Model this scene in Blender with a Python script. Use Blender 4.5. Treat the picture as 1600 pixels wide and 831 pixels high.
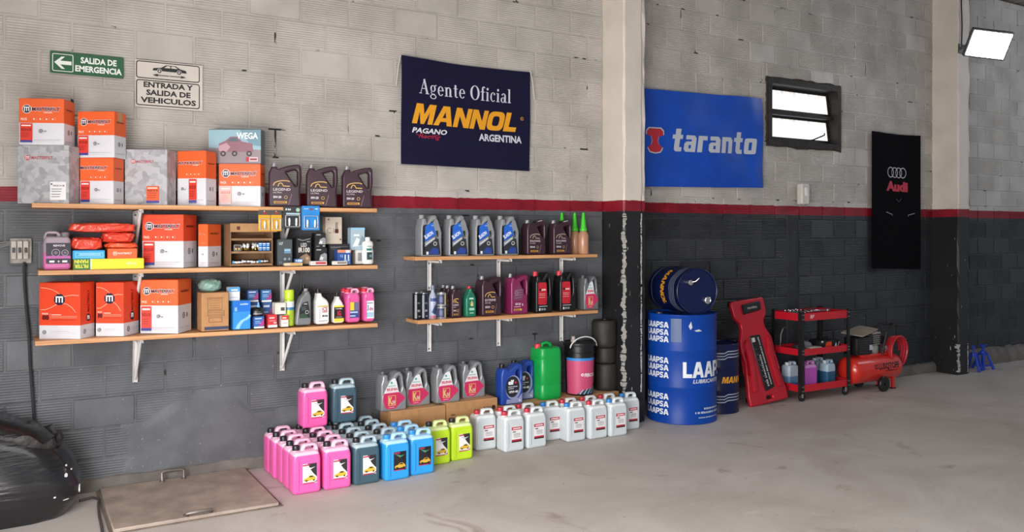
import bpy, bmesh, math, random
from mathutils import Vector, Matrix
from mathutils.geometry import tessellate_polygon

random.seed(7)
for _o in list(bpy.data.objects):
    bpy.data.objects.remove(_o)
SC = bpy.context.scene
COL = SC.collection
PI = math.pi

# ------------------------------------------------------------------ camera
# wall face is y = 0, the room lies towards -y, x runs along the wall, z up
YAW = math.atan(0.6)
FPX, CX, CY = 1300.0, 800.0, 365.0          # focal length and principal point for a 1600x831 frame
CAM_D, CAM_H = 5.6, 1.55
cam_data = bpy.data.cameras.new('camera')
cam_data.sensor_width = 36.0
cam_data.lens = FPX / 1600.0 * 36.0
cam_data.shift_y = -(415.5 - CY) / 1600.0
cam = bpy.data.objects.new('camera', cam_data)
COL.objects.link(cam)
cam.location = (0, -CAM_D, CAM_H)
cam.rotation_euler = (PI / 2, 0, -YAW)
SC.camera = cam

# ------------------------------------------------------------------ world: soft overcast daylight
world = bpy.data.worlds.new('overcast_sky')
SC.world = world
world.use_nodes = True
_bg = world.node_tree.nodes['Background']
_bg.inputs['Color'].default_value = (0.80, 0.88, 1.0, 1)
_bg.inputs['Strength'].default_value = 0.26

def area_light(name, loc, target, sx, sy, power, color):
    l = bpy.data.lights.new(name, 'AREA')
    l.shape = 'RECTANGLE'
    l.size, l.size_y = sx, sy
    l.energy = power
    l.color = color
    o = bpy.data.objects.new(name, l)
    COL.objects.link(o)
    o.location = loc
    o.rotation_euler = (Vector(target) - Vector(loc)).to_track_quat('-Z', 'Y').to_euler()
    return o

# daylight entering by the vehicle gate in the left wall (the exit arrow points to it)
area_light('gate_daylight', (-1.02, -4.7, 1.05), (1.5, -4.4, -0.35), 4.2, 1.9, 400, (1.0, 0.98, 0.975))
# daylight through the translucent roof sheets over the middle of the hall
area_light('roof_sheet_daylight', (1.3, -4.1, 4.30), (1.5, -3.7, 0.0), 4.6, 1.6, 82, (1.0, 0.98, 0.96))
area_light('far_roof_daylight', (11.0, -2.6, 4.25), (10.6, -0.4, 2.0), 2.6, 1.4, 34, (0.82, 0.90, 1.0))  # added bluish fill to brighten the far bay's wall, no source seen there

vs = SC.view_settings
vs.view_transform = 'Standard'
vs.look = 'None'
vs.gamma = 1.0
vs.use_curve_mapping = False
vs.exposure = 0.24

# ------------------------------------------------------------------ helpers
def ray(px, py):
    a, b = (px - CX) / FPX, (CY - py) / FPX
    s, c = math.sin(YAW), math.cos(YAW)
    return Vector((s + a * c, c - a * s, b))

def at(px, py, d=0.0):
    """the point d metres in front of the wall that the photograph shows at this pixel"""
    r = ray(px, py)
    return Vector((0, -CAM_D, CAM_H)) + r * ((CAM_D - d) / r.y)

def on_level(px, py, z=0.0):
    r = ray(px, py)
    return Vector((0, -CAM_D, CAM_H)) + r * ((z - CAM_H) / r.z)

def lin(h):
    h = h.lstrip('#')
    out = []
    for i in (0, 2, 4):
        v = int(h[i:i + 2], 16) / 255.0
        out.append(v / 12.92 if v <= 0.04045 else ((v + 0.055) / 1.055) ** 2.4)
    return out

MATS = {}
KIDS = {}
def mat(name, hexcol, rough=0.5, metal=0.0, var=0.08, scale=9.0, bump=0.0, bscale=80.0, coat=0.0, trans=0.0, spec=0.5, emit=0.0, sub=0.0):
    """procedural principled material: base colour broken up by noise, optional fine relief"""
    if name in MATS:
        return MATS[name]
    m = bpy.data.materials.new(name)
    m.use_nodes = True
    nt = m.node_tree
    b = nt.nodes['Principled BSDF']
    r, g, bl = lin(hexcol)
    tc = nt.nodes.new('ShaderNodeTexCoord')
    no = nt.nodes.new('ShaderNodeTexNoise')
    no.inputs['Scale'].default_value = scale
    no.inputs['Detail'].default_value = 3
    nt.links.new(tc.outputs['Object'], no.inputs['Vector'])
    rp = nt.nodes.new('ShaderNodeValToRGB')
    rp.color_ramp.elements[0].position = 0.3
    rp.color_ramp.elements[1].position = 0.7
    lo, hi = 1 - var, 1 + var
    rp.color_ramp.elements[0].color = (r * lo, g * lo, bl * lo, 1)
    rp.color_ramp.elements[1].color = (min(1, r * hi), min(1, g * hi), min(1, bl * hi), 1)
    nt.links.new(no.outputs['Fac'], rp.inputs['Fac'])
    nt.links.new(rp.outputs['Color'], b.inputs['Base Color'])
    b.inputs['Roughness'].default_value = rough
    b.inputs['Metallic'].default_value = metal
    b.inputs['Specular IOR Level'].default_value = spec
    b.inputs['Coat Weight'].default_value = coat
    b.inputs['Transmission Weight'].default_value = trans
    if sub:
        b.inputs['Subsurface Weight'].default_value = sub
        b.inputs['Subsurface Radius'].default_value = (0.03, 0.02, 0.02)
    if emit:
        nt.links.new(rp.outputs['Color'], b.inputs['Emission Color'])
        b.inputs['Emission Strength'].default_value = emit
    if bump:
        n2 = nt.nodes.new('ShaderNodeTexNoise')
        n2.inputs['Scale'].default_value = bscale
        n2.inputs['Detail'].default_value = 4
        nt.links.new(tc.outputs['Object'], n2.inputs['Vector'])
        bp = nt.nodes.new('ShaderNodeBump')
        bp.inputs['Strength'].default_value = bump
        bp.inputs['Distance'].default_value = 0.01
        nt.links.new(n2.outputs['Fac'], bp.inputs['Height'])
        nt.links.new(bp.outputs['Normal'], b.inputs['Normal'])
    MATS[name] = m
    return m

def ink(hexcol):
    return mat('print_' + hexcol.lstrip('#'), hexcol, rough=0.45, var=0.03)

def tag(o, label=None, cat=None, group=None, kind=None):
    if label: o['label'] = label
    if cat: o['category'] = cat
    if group: o['group'] = group
    if kind: o['kind'] = kind
    return o

def empty(name, loc=(0, 0, 0), rz=0.0, label=None, cat=None, group=None, rot=None):
    o = bpy.data.objects.new(name, None)
    o.empty_display_size = 0.05
    COL.objects.link(o)
    o.location = loc
    o.rotation_euler = rot if rot else (0, 0, rz)
    return tag(o, label, cat, group)

def link(name, mesh, parent=None, loc=None, rz=0.0):
    o = bpy.data.objects.new(name, mesh)
    COL.objects.link(o)
    if parent is not None:
        o.parent = parent
        KIDS.setdefault(parent.name, []).append(o)
    if loc is not None:
        o.location = loc
        o.rotation_euler = (0, 0, rz)
    return o

def copy_tree(root, loc=None, rz=None, label=None, group=None):
    """a thing with copies of its parts and sub-parts"""
    def rec(o, parent):
        c = o.copy()
        COL.objects.link(c)
        c.parent = parent
        for k in KIDS.get(o.name, []):
            rec(k, c)
        return c
    c = rec(root, None)
    if loc is not None: c.location = loc
    if rz is not None: c.rotation_euler = (0, 0, rz)
    if label: c['label'] = label
    if group: c['group'] = group
    return c
_TXT = {}
def text2d(s, bold=0.0, spacing=1.0):
    """lettering as flat polygons, cap height 1, starting at x = 0"""
    key = (s, bold, spacing)
    if key not in _TXT:
        c = bpy.data.curves.new('lettering', 'FONT')
        c.body = s
        c.resolution_u = 2
        c.offset = bold
        c.space_character = spacing
        o = bpy.data.objects.new('lettering', c)
        me = o.to_mesh()
        vs_ = [(v.co.x, v.co.y) for v in me.vertices]
        fs = [tuple(p.vertices) for p in me.polygons]
        o.to_mesh_clear()
        bpy.data.objects.remove(o)
        bpy.data.curves.remove(c)
        if vs_:
            x0 = min(v[0] for v in vs_)
            k = 1 / 0.70
            vs_ = [((x - x0) * k, y * k) for x, y in vs_]
        _TXT[key] = (vs_, fs)
    return _TXT[key]

class MB:
    """mesh builder: collects faces with materials, links them as ONE mesh object"""
    def __init__(self):
        self.v, self.f, self.m, self.ms = [], [], [], []
    def mi(self, m):
        if m not in self.ms: self.ms.append(m)
        return self.ms.index(m)
    def add(self, vs_, fs, m, M=None):
        o = len(self.v)
        i = self.mi(m)
        for p in vs_:
            p = Vector(p)
            self.v.append(M @ p if M else p)
        for f in fs:
            self.f.append(tuple(o + k for k in f))
            self.m.append(i)
        return self
    def box(self, x0, x1, y0, y1, z0, z1, m, M=None, bev=0.0, seg=1):
        if bev:
            bm = bmesh.new()
            bmesh.ops.create_cube(bm, size=1)
            for v in bm.verts:
                v.co = Vector((x0 + (v.co.x + .5) * (x1 - x0), y0 + (v.co.y + .5) * (y1 - y0), z0 + (v.co.z + .5) * (z1 - z0)))
            bmesh.ops.bevel(bm, geom=bm.edges[:], offset=bev, segments=seg, profile=0.5, affect='EDGES')
            self.bm(bm, m, M)
            return self
        vs_ = [(x, y, z) for z in (z0, z1) for y in (y0, y1) for x in (x0, x1)]
        return self.add(vs_, [(0, 2, 3, 1), (4, 5, 7, 6), (0, 1, 5, 4), (2, 6, 7, 3), (0, 4, 6, 2), (1, 3, 7, 5)], m, M)
    def bm(self, bm, m, M=None):
        bm.verts.index_update()
        self.add([v.co.copy() for v in bm.verts], [[v.index for v in f.verts] for f in bm.faces], m, M)
        bm.free()
    def rings(self, rings, m, caps=(True, True), M=None, closed=True):
        n = len(rings[0])
        vs_ = [p for r in rings for p in r]
        fs = []
        for k in range(len(rings) - 1):
            for i in range(n if closed else n - 1):
                j = (i + 1) % n
                fs.append((k * n + i, k * n + j, (k + 1) * n + j, (k + 1) * n + i))
        if caps[0]: fs.append(tuple(reversed(range(n))))
        if caps[1]: fs.append(tuple((len(rings) - 1) * n + i for i in range(n)))
        return self.add(vs_, fs, m, M)
    def lathe(self, prof, m, n=24, M=None, caps=(True, True)):
        """profile [(radius, z)] turned about the z axis"""
        rr = [[(r * math.cos(2 * PI * i / n), r * math.sin(2 * PI * i / n), z) for i in range(n)] for r, z in prof]
        return self.rings(rr, m, caps, M)
    def tube(self, pts, r, m, n=8, M=None, closed=False):
        pts = [Vector(p) for p in pts]
        rings = []
        L = len(pts)
        up = None
        for i, p in enumerate(pts):
            if closed:
                t = (pts[(i + 1) % L] - pts[i - 1]).normalized()
            else:
                t = (pts[min(i + 1, L - 1)] - pts[max(i - 1, 0)]).normalized()
            if up is None:
                up = Vector((0, 0, 1)) if abs(t.z) < 0.9 else Vector((1, 0, 0))
            a = t.cross(up)
            if a.length < 1e-6: a = t.cross(Vector((0, 1, 0)))
            a.normalize()
            b = a.cross(t).normalized()
            up = b
            rad = r[i] if isinstance(r, (list, tuple)) else r
            rings.append([p + (a * math.cos(2 * PI * k / n) + b * math.sin(2 * PI * k / n)) * rad for k in range(n)])
        if closed:
            rings.append(rings[0])
            return self.rings(rings, m, (False, False), M)
        return self.rings(rings, m, (True, True), M)
    def slab(self, outer, holes, depth, bev, m, M=None, steps=3):
        """an outline in x-z with holes, given depth along y and rounded edges (front towards -y)"""
        loops = [outer] + list(holes)
        L2 = []
        for li, lp in enumerate(loops):
            area = sum(lp[i - 1][0] * lp[i][1] - lp[i][0] * lp[i - 1][1] for i in range(len(lp)))
            want = 1 if li == 0 else -1
            L2.append(list(lp) if area * want > 0 else list(reversed(lp)))
        def inset(lp, b):
            n = len(lp)
            out = []
            for i in range(n):
                p0, p1, p2 = Vector(lp[i - 1]), Vector(lp[i]), Vector(lp[(i + 1) % n])
                e1, e2 = (p1 - p0).normalized(), (p2 - p1).normalized()
                n1, n2 = Vector((-e1.y, e1.x)), Vector((-e2.y, e2.x))
                nn = (n1 + n2)
                if nn.length < 1e-6: nn = n1
                nn.normalize()
                k = 1 / max(0.5, nn.dot(n1))
                out.append(p1 + nn * b * k)
            return out
        prof = []
        for k in range(steps + 1):
            t = PI / 2 * k / steps
            prof.append((bev * (1 - math.sin(t)), -depth / 2 + bev * (1 - math.cos(t))))
        prof = prof + [(a, -y) for a, y in reversed(prof)]
        for lp in L2:
            rr = []
            for a, y in prof:
                rr.append([(q[0], y, q[1]) for q in inset(lp, a)])
            self.rings(rr, m, (False, False), M)
        ins = [inset(lp, bev) for lp in L2]
        tri = tessellate_polygon([[Vector((p[0], p[1], 0)) for p in lp] for lp in ins])
        flat = [p for lp in ins for p in lp]
        for y, flip in ((-depth / 2, False), (depth / 2, True)):
            fs = []
            for t in tri:
                a, b, c = (flat[i] for i in t)
                cr = (b[0] - a[0]) * (c[1] - a[1]) - (b[1] - a[1]) * (c[0] - a[0])
                ccw = cr > 0
                t = tuple(t) if ccw != flip else tuple(reversed(t))
                fs.append(t)
            self.add([(p[0], y, p[1]) for p in flat], fs, m, M)
        return self
    def mesh(self, name, smooth=40, merge=False):
        me = bpy.data.meshes.new(name)
        me.from_pydata([tuple(v) for v in self.v], [], self.f)
        for m in self.ms: me.materials.append(m)
        me.polygons.foreach_set('material_index', self.m)
        if merge:
            bm = bmesh.new(); bm.from_mesh(me)
            bmesh.ops.remove_doubles(bm, verts=bm.verts, dist=1e-5)
            bmesh.ops.recalc_face_normals(bm, faces=bm.faces)
            bm.to_mesh(me); bm.free()
        if smooth:
            me.polygons.foreach_set('use_smooth', [True] * len(me.polygons))
            me.set_sharp_from_angle(angle=math.radians(smooth))
        me.update()
        return me
    def build(self, name, parent=None, loc=None, rz=0.0, smooth=40, merge=False):
        return link(name, self.mesh(name, smooth, merge), parent, loc, rz)

def rounded(pts, r, seg=3):
    """polygon with its corners rounded; r one radius or one for each corner"""
    out = []
    n = len(pts)
    for i in range(n):
        p0, p1, p2 = Vector(pts[i - 1]), Vector(pts[i]), Vector(pts[(i + 1) % n])
        rr = r[i] if isinstance(r, (list, tuple)) else r
        d0, d1 = (p0 - p1), (p2 - p1)
        k = min(rr, d0.length * 0.45, d1.length * 0.45)
        a, b = p1 + d0.normalized() * k, p1 + d1.normalized() * k
        if k < 1e-6:
            out.append((p1.x, p1.y)); continue
        for s in range(seg + 1):
            t = s / seg
            q = a * (1 - t) ** 2 + p1 * 2 * t * (1 - t) + b * t * t
            out.append((q.x, q.y))
    return out

class Print(MB):
    """flat printing: shapes in (u, v) laid in thin layers on a surface given by put(u, v, height)"""
    def __init__(self, put, lift=0.0004, su=0.0, sv=0.0):
        super().__init__()
        self.put, self.k, self.lift, self.su, self.sv = put, 1, lift, su, sv
    @staticmethod
    def _cut(poly, ax, step):
        """convex polygon cut into strips so that it can follow a curved surface"""
        lo, hi = min(p[ax] for p in poly), max(p[ax] for p in poly)
        out = []
        k = math.floor(lo / step)
        while k * step < hi - 1e-9:
            q = poly
            for s, lim in ((1, k * step), (-1, (k + 1) * step)):
                r = []
                for i in range(len(q)):
                    a, b = q[i - 1], q[i]
                    da, db = s * (a[ax] - lim), s * (b[ax] - lim)
                    if (da >= 0) != (db >= 0):
                        t = da / (da - db)
                        r.append((a[0] + (b[0] - a[0]) * t, a[1] + (b[1] - a[1]) * t))
                    if db >= 0: r.append(b)
                q = r
                if len(q) < 3: break
            if len(q) >= 3: out.append(q)
            k += 1
        return out
    def _add(self, pts, fs, m):
        h = self.k * self.lift
        self.k += 1
        if isinstance(m, str): m = ink(m)
        if self.su or self.sv:
            pl = [[pts[i] for i in f] for f in fs]
            if self.su: pl = [c for p in pl for c in self._cut(p, 0, self.su)]
            if self.sv: pl = [c for p in pl for c in self._cut(p, 1, self.sv)]
            pts, fs = [], []
            for p in pl:
                fs.append(tuple(range(len(pts), len(pts) + len(p)))); pts += p
        self.add([self.put(u, v, h) for u, v in pts], fs, m)
        return self
    def rect(self, u0, v0, u1, v1, m, n=1):
        pts, fs = [], []
        for i in range(n + 1):
            u = u0 + (u1 - u0) * i / n
            pts += [(u, v0), (u, v1)]
        for i in range(n):
            fs.append((2 * i, 2 * i + 2, 2 * i + 3, 2 * i + 1))
        return self._add(pts, fs, m)
    def poly(self, pts, m):
        tri = tessellate_polygon([[Vector((p[0], p[1], 0)) for p in pts]])
        fs = []
        for t in tri:
            a, b, c = (pts[i] for i in t)
            cr = (b[0] - a[0]) * (c[1] - a[1]) - (b[1] - a[1]) * (c[0] - a[0])
            fs.append(tuple(t) if cr > 0 else tuple(reversed(t)))
        return self._add(pts, fs, m)
    def disc(self, u, v, r, m, n=14, ry=None):
        ry = ry or r
        return self._add([(u + r * math.cos(2 * PI * i / n + PI / n), v + ry * math.sin(2 * PI * i / n + PI / n)) for i in range(n)], [tuple(range(n))], m)
    def ring(self, u, v, r, w, m, n=18, ry=None):
        ry = ry or r
        pts = [(u + (r - q) * math.cos(2 * PI * i / n), v + (ry - q) * math.sin(2 * PI * i / n)) for q in (0, w) for i in range(n)]
        return self._add(pts, [(i, (i + 1) % n, n + (i + 1) % n, n + i) for i in range(n)], m)
    def line(self, pts, w, m):
        out = []
        fs = []
        for i, p in enumerate(pts):
            a, b = Vector(pts[max(i - 1, 0)]), Vector(pts[min(i + 1, len(pts) - 1)])
            t = (b - a).normalized()
            nrm = Vector((-t.y, t.x)) * w / 2
            out += [tuple(Vector(p) - nrm), tuple(Vector(p) + nrm)]
        for i in range(len(pts) - 1):
            fs.append((2 * i, 2 * i + 2, 2 * i + 3, 2 * i + 1))
        return self._add(out, fs, m)
    def marks(self, u, v, width, size, m, seed=1, rot=0.0, shear=0.0):
        """print too small to read: a row of letter-sized strokes"""
        rnd = random.Random(seed)
        c, sn = math.cos(rot), math.sin(rot)
        pts, fs, x = [], [], 0.0
        while x < width - size * .3:
            w = size * rnd.uniform(.35, .8); h = size * rnd.uniform(.75, 1.0); o = len(pts)
            for a, b in ((x, 0), (min(x + w, width), 0), (min(x + w, width) + shear * h, h), (x + shear * h, h)):
                pts.append((u + a * c - b * sn, v + a * sn + b * c))
            fs.append((o, o + 1, o + 2, o + 3)); x += w + size * rnd.uniform(.15, .3) + (size * .4 if rnd.random() < .12 else 0)
        return self._add(pts, fs, m)
    def text(self, s, u, v, size, m, bold=0.03, width=None, align='l', shear=0.0, rot=0.0, spacing=1.0, flip=False):
        """size: cap height; width: stretch the line to this length"""
        vs_, fs = text2d(s, bold, spacing)
        if not vs_: return self
        w0 = max(p[0] for p in vs_)
        sx = (width / w0) if width else size
        W = w0 * sx
        off = {'l': 0, 'c': -W / 2, 'r': -W}[align]
        c, sn = math.cos(rot), math.sin(rot)
        pts = []
        for x, y in vs_:
            a, b = x * sx + off + shear * y * size, y * size
            if flip: a, b = -a, -b
            pts.append((u + a * c - b * sn, v + a * sn + b * c))
        return self._add(pts, fs, m)

def face_front(y, z0=0.0):
    return lambda u, v, h: (u, y - h, z0 + v)
def face_right(x, y0):
    return lambda u, v, h: (x + h, y0 + u, v)
def face_left(x, y1):
    return lambda u, v, h: (x - h, y1 - u, v)
def face_top(z):
    return lambda u, v, h: (u, v, z + h)
def on_cyl(r, a0=-PI / 2):
    """printing wrapped round an upright cylinder; u is arc length from the direction a0"""
    return lambda u, v, h: ((r + h) * math.cos(a0 + u / r), (r + h) * math.sin(a0 + u / r), v)

def px_plane(px):
    r = ray(px, CY)
    return Vector((r.x, r.y))
def meet(B, direction, px):
    """how far from B (x, y) along direction the vertical plane of pixel column px is met"""
    r = px_plane(px)
    o = Vector((B[0], B[1] + CAM_D))
    det = direction[0] * -r.y + r.x * direction[1]
    return (-o.x * -r.y + r.x * -o.y) / det
def z_at(P, py):
    """height of the point above (x, y) that the photograph shows at row py"""
    s, c = math.sin(YAW), math.cos(YAW)
    dz = P[0] * s + (P[1] + CAM_D) * c
    return CAM_H + (CY - py) / FPX * dz
def span(px0, px1, d, depth):
    """centre x and width of an upright thing whose left back edge and right front edge show at px0, px1; d: distance of its front from the wall"""
    a, b = at(px0, CY, d - depth).x, at(px1, CY, d).x
    return (a + b) / 2, b - a
# ================================================================== the setting
# ---- painted wall: cream above, a red band, charcoal below, by height on the wall
STRIPE0, STRIPE1 = 1.735, 1.822
def wall_material(name, ribs, white=None, gap=False, dark=('#55575b', '#6d7075')):
    m = bpy.data.materials.new(name)
    m.use_nodes = True
    nt = m.node_tree
    N, Lk = nt.nodes, nt.links
    b = N['Principled BSDF']
    geo = N.new('ShaderNodeNewGeometry')
    sep = N.new('ShaderNodeSeparateXYZ'); Lk.new(geo.outputs['Position'], sep.inputs[0])
    wob = N.new('ShaderNodeTexNoise'); wob.inputs['Scale'].default_value = 14; Lk.new(geo.outputs['Position'], wob.inputs['Vector'])
    zz = N.new('ShaderNodeMath'); zz.operation = 'MULTIPLY_ADD'; zz.inputs[1].default_value = 0.016
    Lk.new(wob.outputs['Fac'], zz.inputs[0]); Lk.new(sep.outputs['Z'], zz.inputs[2])
    def above(th):
        g = N.new('ShaderNodeMath'); g.operation = 'GREATER_THAN'; g.inputs[1].default_value = th + 0.008
        Lk.new(zz.outputs[0], g.inputs[0]); return g.outputs[0]
    def ramp_noise(scale, c0, c1, p0=0.35, p1=0.65, detail=5):
        no = N.new('ShaderNodeTexNoise'); no.inputs['Scale'].default_value = scale; no.inputs['Detail'].default_value = detail
        Lk.new(geo.outputs['Position'], no.inputs['Vector'])
        r = N.new('ShaderNodeValToRGB'); r.color_ramp.elements[0].position = p0; r.color_ramp.elements[1].position = p1
        r.color_ramp.elements[0].color = (*lin(c0), 1); r.color_ramp.elements[1].color = (*lin(c1), 1)
        Lk.new(no.outputs['Fac'], r.inputs['Fac']); return r.outputs['Color']
    def mix(f, a, c):
        x = N.new('ShaderNodeMix'); x.data_type = 'RGBA'
        if isinstance(f, float): x.inputs[0].default_value = f
        else: Lk.new(f, x.inputs[0])
        Lk.new(a, x.inputs[6]); Lk.new(c, x.inputs[7]); return x.outputs[2]
    w0, w1 = white or ('#aca7a1', '#c0bbb5')
    cw = ramp_noise(3.0, w0, w1)
    cr = ramp_noise(6.0, '#7a0d20', '#8f1628')
    cd = ramp_noise(4.0, *dark)
    chips = ramp_noise(70.0, dark[0], '#b5b5b2', 0.70, 0.74, 2)     # specks where the dark paint has come off
    cd = mix(0.35, cd, chips)
    col = mix(above(STRIPE0), cd, cr)
    col = mix(above(STRIPE1), col, cw)
    if gap:                                   # open joints: here and there the mortar is missing
        no = N.new('ShaderNodeTexNoise'); no.inputs['Scale'].default_value = 5.5; no.inputs['Detail'].default_value = 4
        Lk.new(geo.outputs['Position'], no.inputs['Vector'])
        r = N.new('ShaderNodeValToRGB'); r.color_ramp.elements[0].position = 0.625; r.color_ramp.elements[1].position = 0.65
        Lk.new(no.outputs['Fac'], r.inputs['Fac'])
        dk = N.new('ShaderNodeRGB'); dk.outputs[0].default_value = (0.02, 0.018, 0.017, 1)
        col = mix(r.outputs['Color'], col, dk.outputs[0])
    Lk.new(col, b.inputs['Base Color'])
    b.inputs['Roughness'].default_value = 0.48
    b.inputs['Specular IOR Level'].default_value = 0.45
    # relief: horizontal ribs of the hollow blocks under the paint, stronger on some blocks than on others
    fine = N.new('ShaderNodeTexNoise'); fine.inputs['Scale'].default_value = 45; fine.inputs['Detail'].default_value = 4
    Lk.new(geo.outputs['Position'], fine.inputs['Vector'])
    h = fine.outputs['Fac']
    if ribs:
        s = N.new('ShaderNodeMath'); s.operation = 'MULTIPLY'; s.inputs[1].default_value = 2 * PI / 0.0156; Lk.new(sep.outputs['Z'], s.inputs[0])
        sn = N.new('ShaderNodeMath'); sn.operation = 'SINE'; Lk.new(s.outputs[0], sn.inputs[0])
        oi = N.new('ShaderNodeObjectInfo')
        am = N.new('ShaderNodeMapRange'); am.inputs[1].default_value = 0.12; am.inputs[2].default_value = 0.9; am.inputs[3].default_value = 0.22; am.inputs[4].default_value = 1.0
        Lk.new(oi.outputs['Random'], am.inputs[0])
        mu = N.new('ShaderNodeMath'); mu.operation = 'MULTIPLY'; Lk.new(sn.outputs[0], mu.inputs[0]); Lk.new(am.outputs[0], mu.inputs[1])
        ad = N.new('ShaderNodeMath'); ad.operation = 'MULTIPLY_ADD'; ad.inputs[1].default_value = 0.9 * ribs
        Lk.new(mu.outputs[0], ad.inputs[0]); Lk.new(h, ad.inputs[2]); h = ad.outputs[0]
    bp = N.new('ShaderNodeBump'); bp.inputs['Strength'].default_value = 0.5; bp.inputs['Distance'].default_value = 0.0035
    Lk.new(h, bp.inputs['Height']); Lk.new(bp.outputs['Normal'], b.inputs['Normal'])
    return m
M_BRICK = wall_material('painted_block', 0.0)
M_JOINT = wall_material('painted_joint', 0.0, gap=True)
M_PLAST = wall_material('painted_plaster', 0.0, white=('#cbc5bc', '#d8d2c9'))
DARK2 = ('#2b2e31', '#3b3e41')
M_BRICK2 = wall_material('painted_block_bay', 0.0, dark=DARK2)
M_JOINT2 = wall_material('painted_joint_bay', 0.0, gap=True, dark=DARK2)

ROW, BW = 0.1875, 0.3445
_brick = {}
def brick_mesh(w, h, k, m):
    key = (round(w, 3), round(h, 3), k, m.name)
    if key not in _brick:
        rnd = random.Random(str(key))
        g, t, c = 0.0055, 0.012, 0.0035          # half joint, how proud of the joint, chamfer
        x0, x1, z0, z1 = g, w - g, g, h - g
        j = lambda: rnd.uniform(-0.0022, 0.0022)
        def loop(i, y):
            out = []
            for a, b_ in ((0, 0), (0.33, 0), (0.68, 0), (1, 0), (1, 1), (0.7, 1), (0.35, 1), (0, 1)):
                out.append((x0 + i + (x1 - x0 - 2 * i) * a + j(), y, z0 + i + (z1 - z0 - 2 * i) * b_ + j()))
            return out
        mb = MB()
        yf = 0.012 - t
        amp = (0.0034, 0.0028, 0.0014, 0.0030, 0.0, 0.0020)[k] * (1.45 if m.name.endswith('bay') else 1.0)
        n = max(2, int(round((z1 - z0) / 0.0156)))
        prof = [(z0, 0.012), (z0 + c * .3, yf + c)]
        for q in range(n):
            za = z0 + c + (z1 - z0 - 2 * c) * q / n
            zb = z0 + c + (z1 - z0 - 2 * c) * (q + .5) / n
            prof.append((za, yf + amp))
            if amp: prof.append((zb, yf - amp * .3))
        prof += [(z1 - c, yf + amp), (z1 - c * .3, yf + c), (z1, 0.012)]
        xs = (x0 + rnd.uniform(0, .003), x1 - rnd.uniform(0, .003))
        m_ = len(prof)
        vs_ = [(xs[0], 0.012, z) for z, y in prof] + [(xs[0] + c * .4, y, z + rnd.uniform(-.0006, .0006)) for z, y in prof] + [(xs[1] - c * .4, y, z + rnd.uniform(-.0006, .0006)) for z, y in prof] + [(xs[1], 0.012, z) for z, y in prof]
        fs = []
        for a in range(3):
            for b_ in range(m_ - 1):
                fs.append((a * m_ + b_, (a + 1) * m_ + b_, (a + 1) * m_ + b_ + 1, a * m_ + b_ + 1))
        mb.add(vs_, fs, m)
        _brick[key] = mb.mesh('block', smooth=0)
    return _brick[key]

def brick_wall(name, x0, x1, ztop, hole=None, phase=1.682, m=None, mj=None):
    m, mj = m or M_BRICK, mj or M_JOINT
    mb = MB()
    if hole:
        hx0, hx1, hz0, hz1 = hole
        for a, b_, c, d_ in ((x0, hx0, 0, ztop), (hx1, x1, 0, ztop), (hx0, hx1, 0, hz0), (hx0, hx1, hz1, ztop)):
            mb.box(a, b_, 0.0090, 0.20, c, d_, mj)
    else:
        mb.box(x0, x1, 0.0090, 0.20, 0, ztop, mj)
    root = mb.build(name, smooth=0)
    tag(root, kind='structure')
    rnd = random.Random(name)
    r, z = 0, 0.0
    while z < ztop - 0.02:
        h = min(ROW, ztop - z)
        ph = phase + (BW / 2 if r % 2 else 0)
        x = ph + math.floor((x0 - ph) / BW) * BW
        while x < x1:
            a, b_ = max(x, x0), min(x + BW, x1)
            x += BW
            if b_ - a < 0.04: continue
            pieces = [(a, b_, z, z + h)]
            if hole:
                out = []
                for (pa, pb, pz0, pz1) in pieces:
                    if pb <= hx0 or pa >= hx1 or pz1 <= hz0 or pz0 >= hz1:
                        out.append((pa, pb, pz0, pz1)); continue
                    if pa < hx0: out.append((pa, hx0, pz0, pz1))
                    if pb > hx1: out.append((hx1, pb, pz0, pz1))
                    ca, cb = max(pa, hx0), min(pb, hx1)
                    if pz0 < hz0: out.append((ca, cb, pz0, hz0))
                    if pz1 > hz1: out.append((ca, cb, hz1, pz1))
                pieces = out
            for (pa, pb, pz0, pz1) in pieces:
                if pb - pa < 0.025 or pz1 - pz0 < 0.025: continue
                link('brick', brick_mesh(pb - pa, pz1 - pz0, rnd.choice((0, 0, 1, 1, 2, 3, 3, 5, 4)) if name != 'wall_back_left' or pz0 > 1.7 else rnd.choice((1, 2, 2, 4, 5, 5)), m), root, (pa, rnd.uniform(-0.0025, 0.003), pz0))
        z += ROW; r += 1
    return root

ZT = 4.38
WIN = (6.215, 7.285, 2.405, 3.055)
wall_1 = brick_wall('wall_back_left', -0.95, 4.25, 3.75)
wall_2 = brick_wall('wall_back_middle', 4.5, 8.90, ZT, WIN, m=M_BRICK2, mj=M_JOINT2)
wall_3 = brick_wall('wall_back_right', 9.2, 12.6, ZT, m=M_BRICK2, mj=M_JOINT2)
# plain courses above the frame on the left bay
mb = MB(); mb.box(-0.95, 4.25, 0.0, 0.2, 3.75, ZT, M_PLAST)
tag(mb.build('wall_upper', smooth=0), kind='structure')

# left wall with the wide vehicle gate, just outside the picture
mb = MB()
mb.box(-1.20, -0.95, -2.45, 0.2, 0, ZT, M_PLAST); mb.box(-1.20, -0.95, -9.0, -2.45, 2.3, ZT, M_PLAST); mb.box(-1.20, -0.95, -9.0, -6.95, 0, 2.3, M_PLAST)
tag(mb.build('wall_left', smooth=0), kind='structure')

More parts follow.
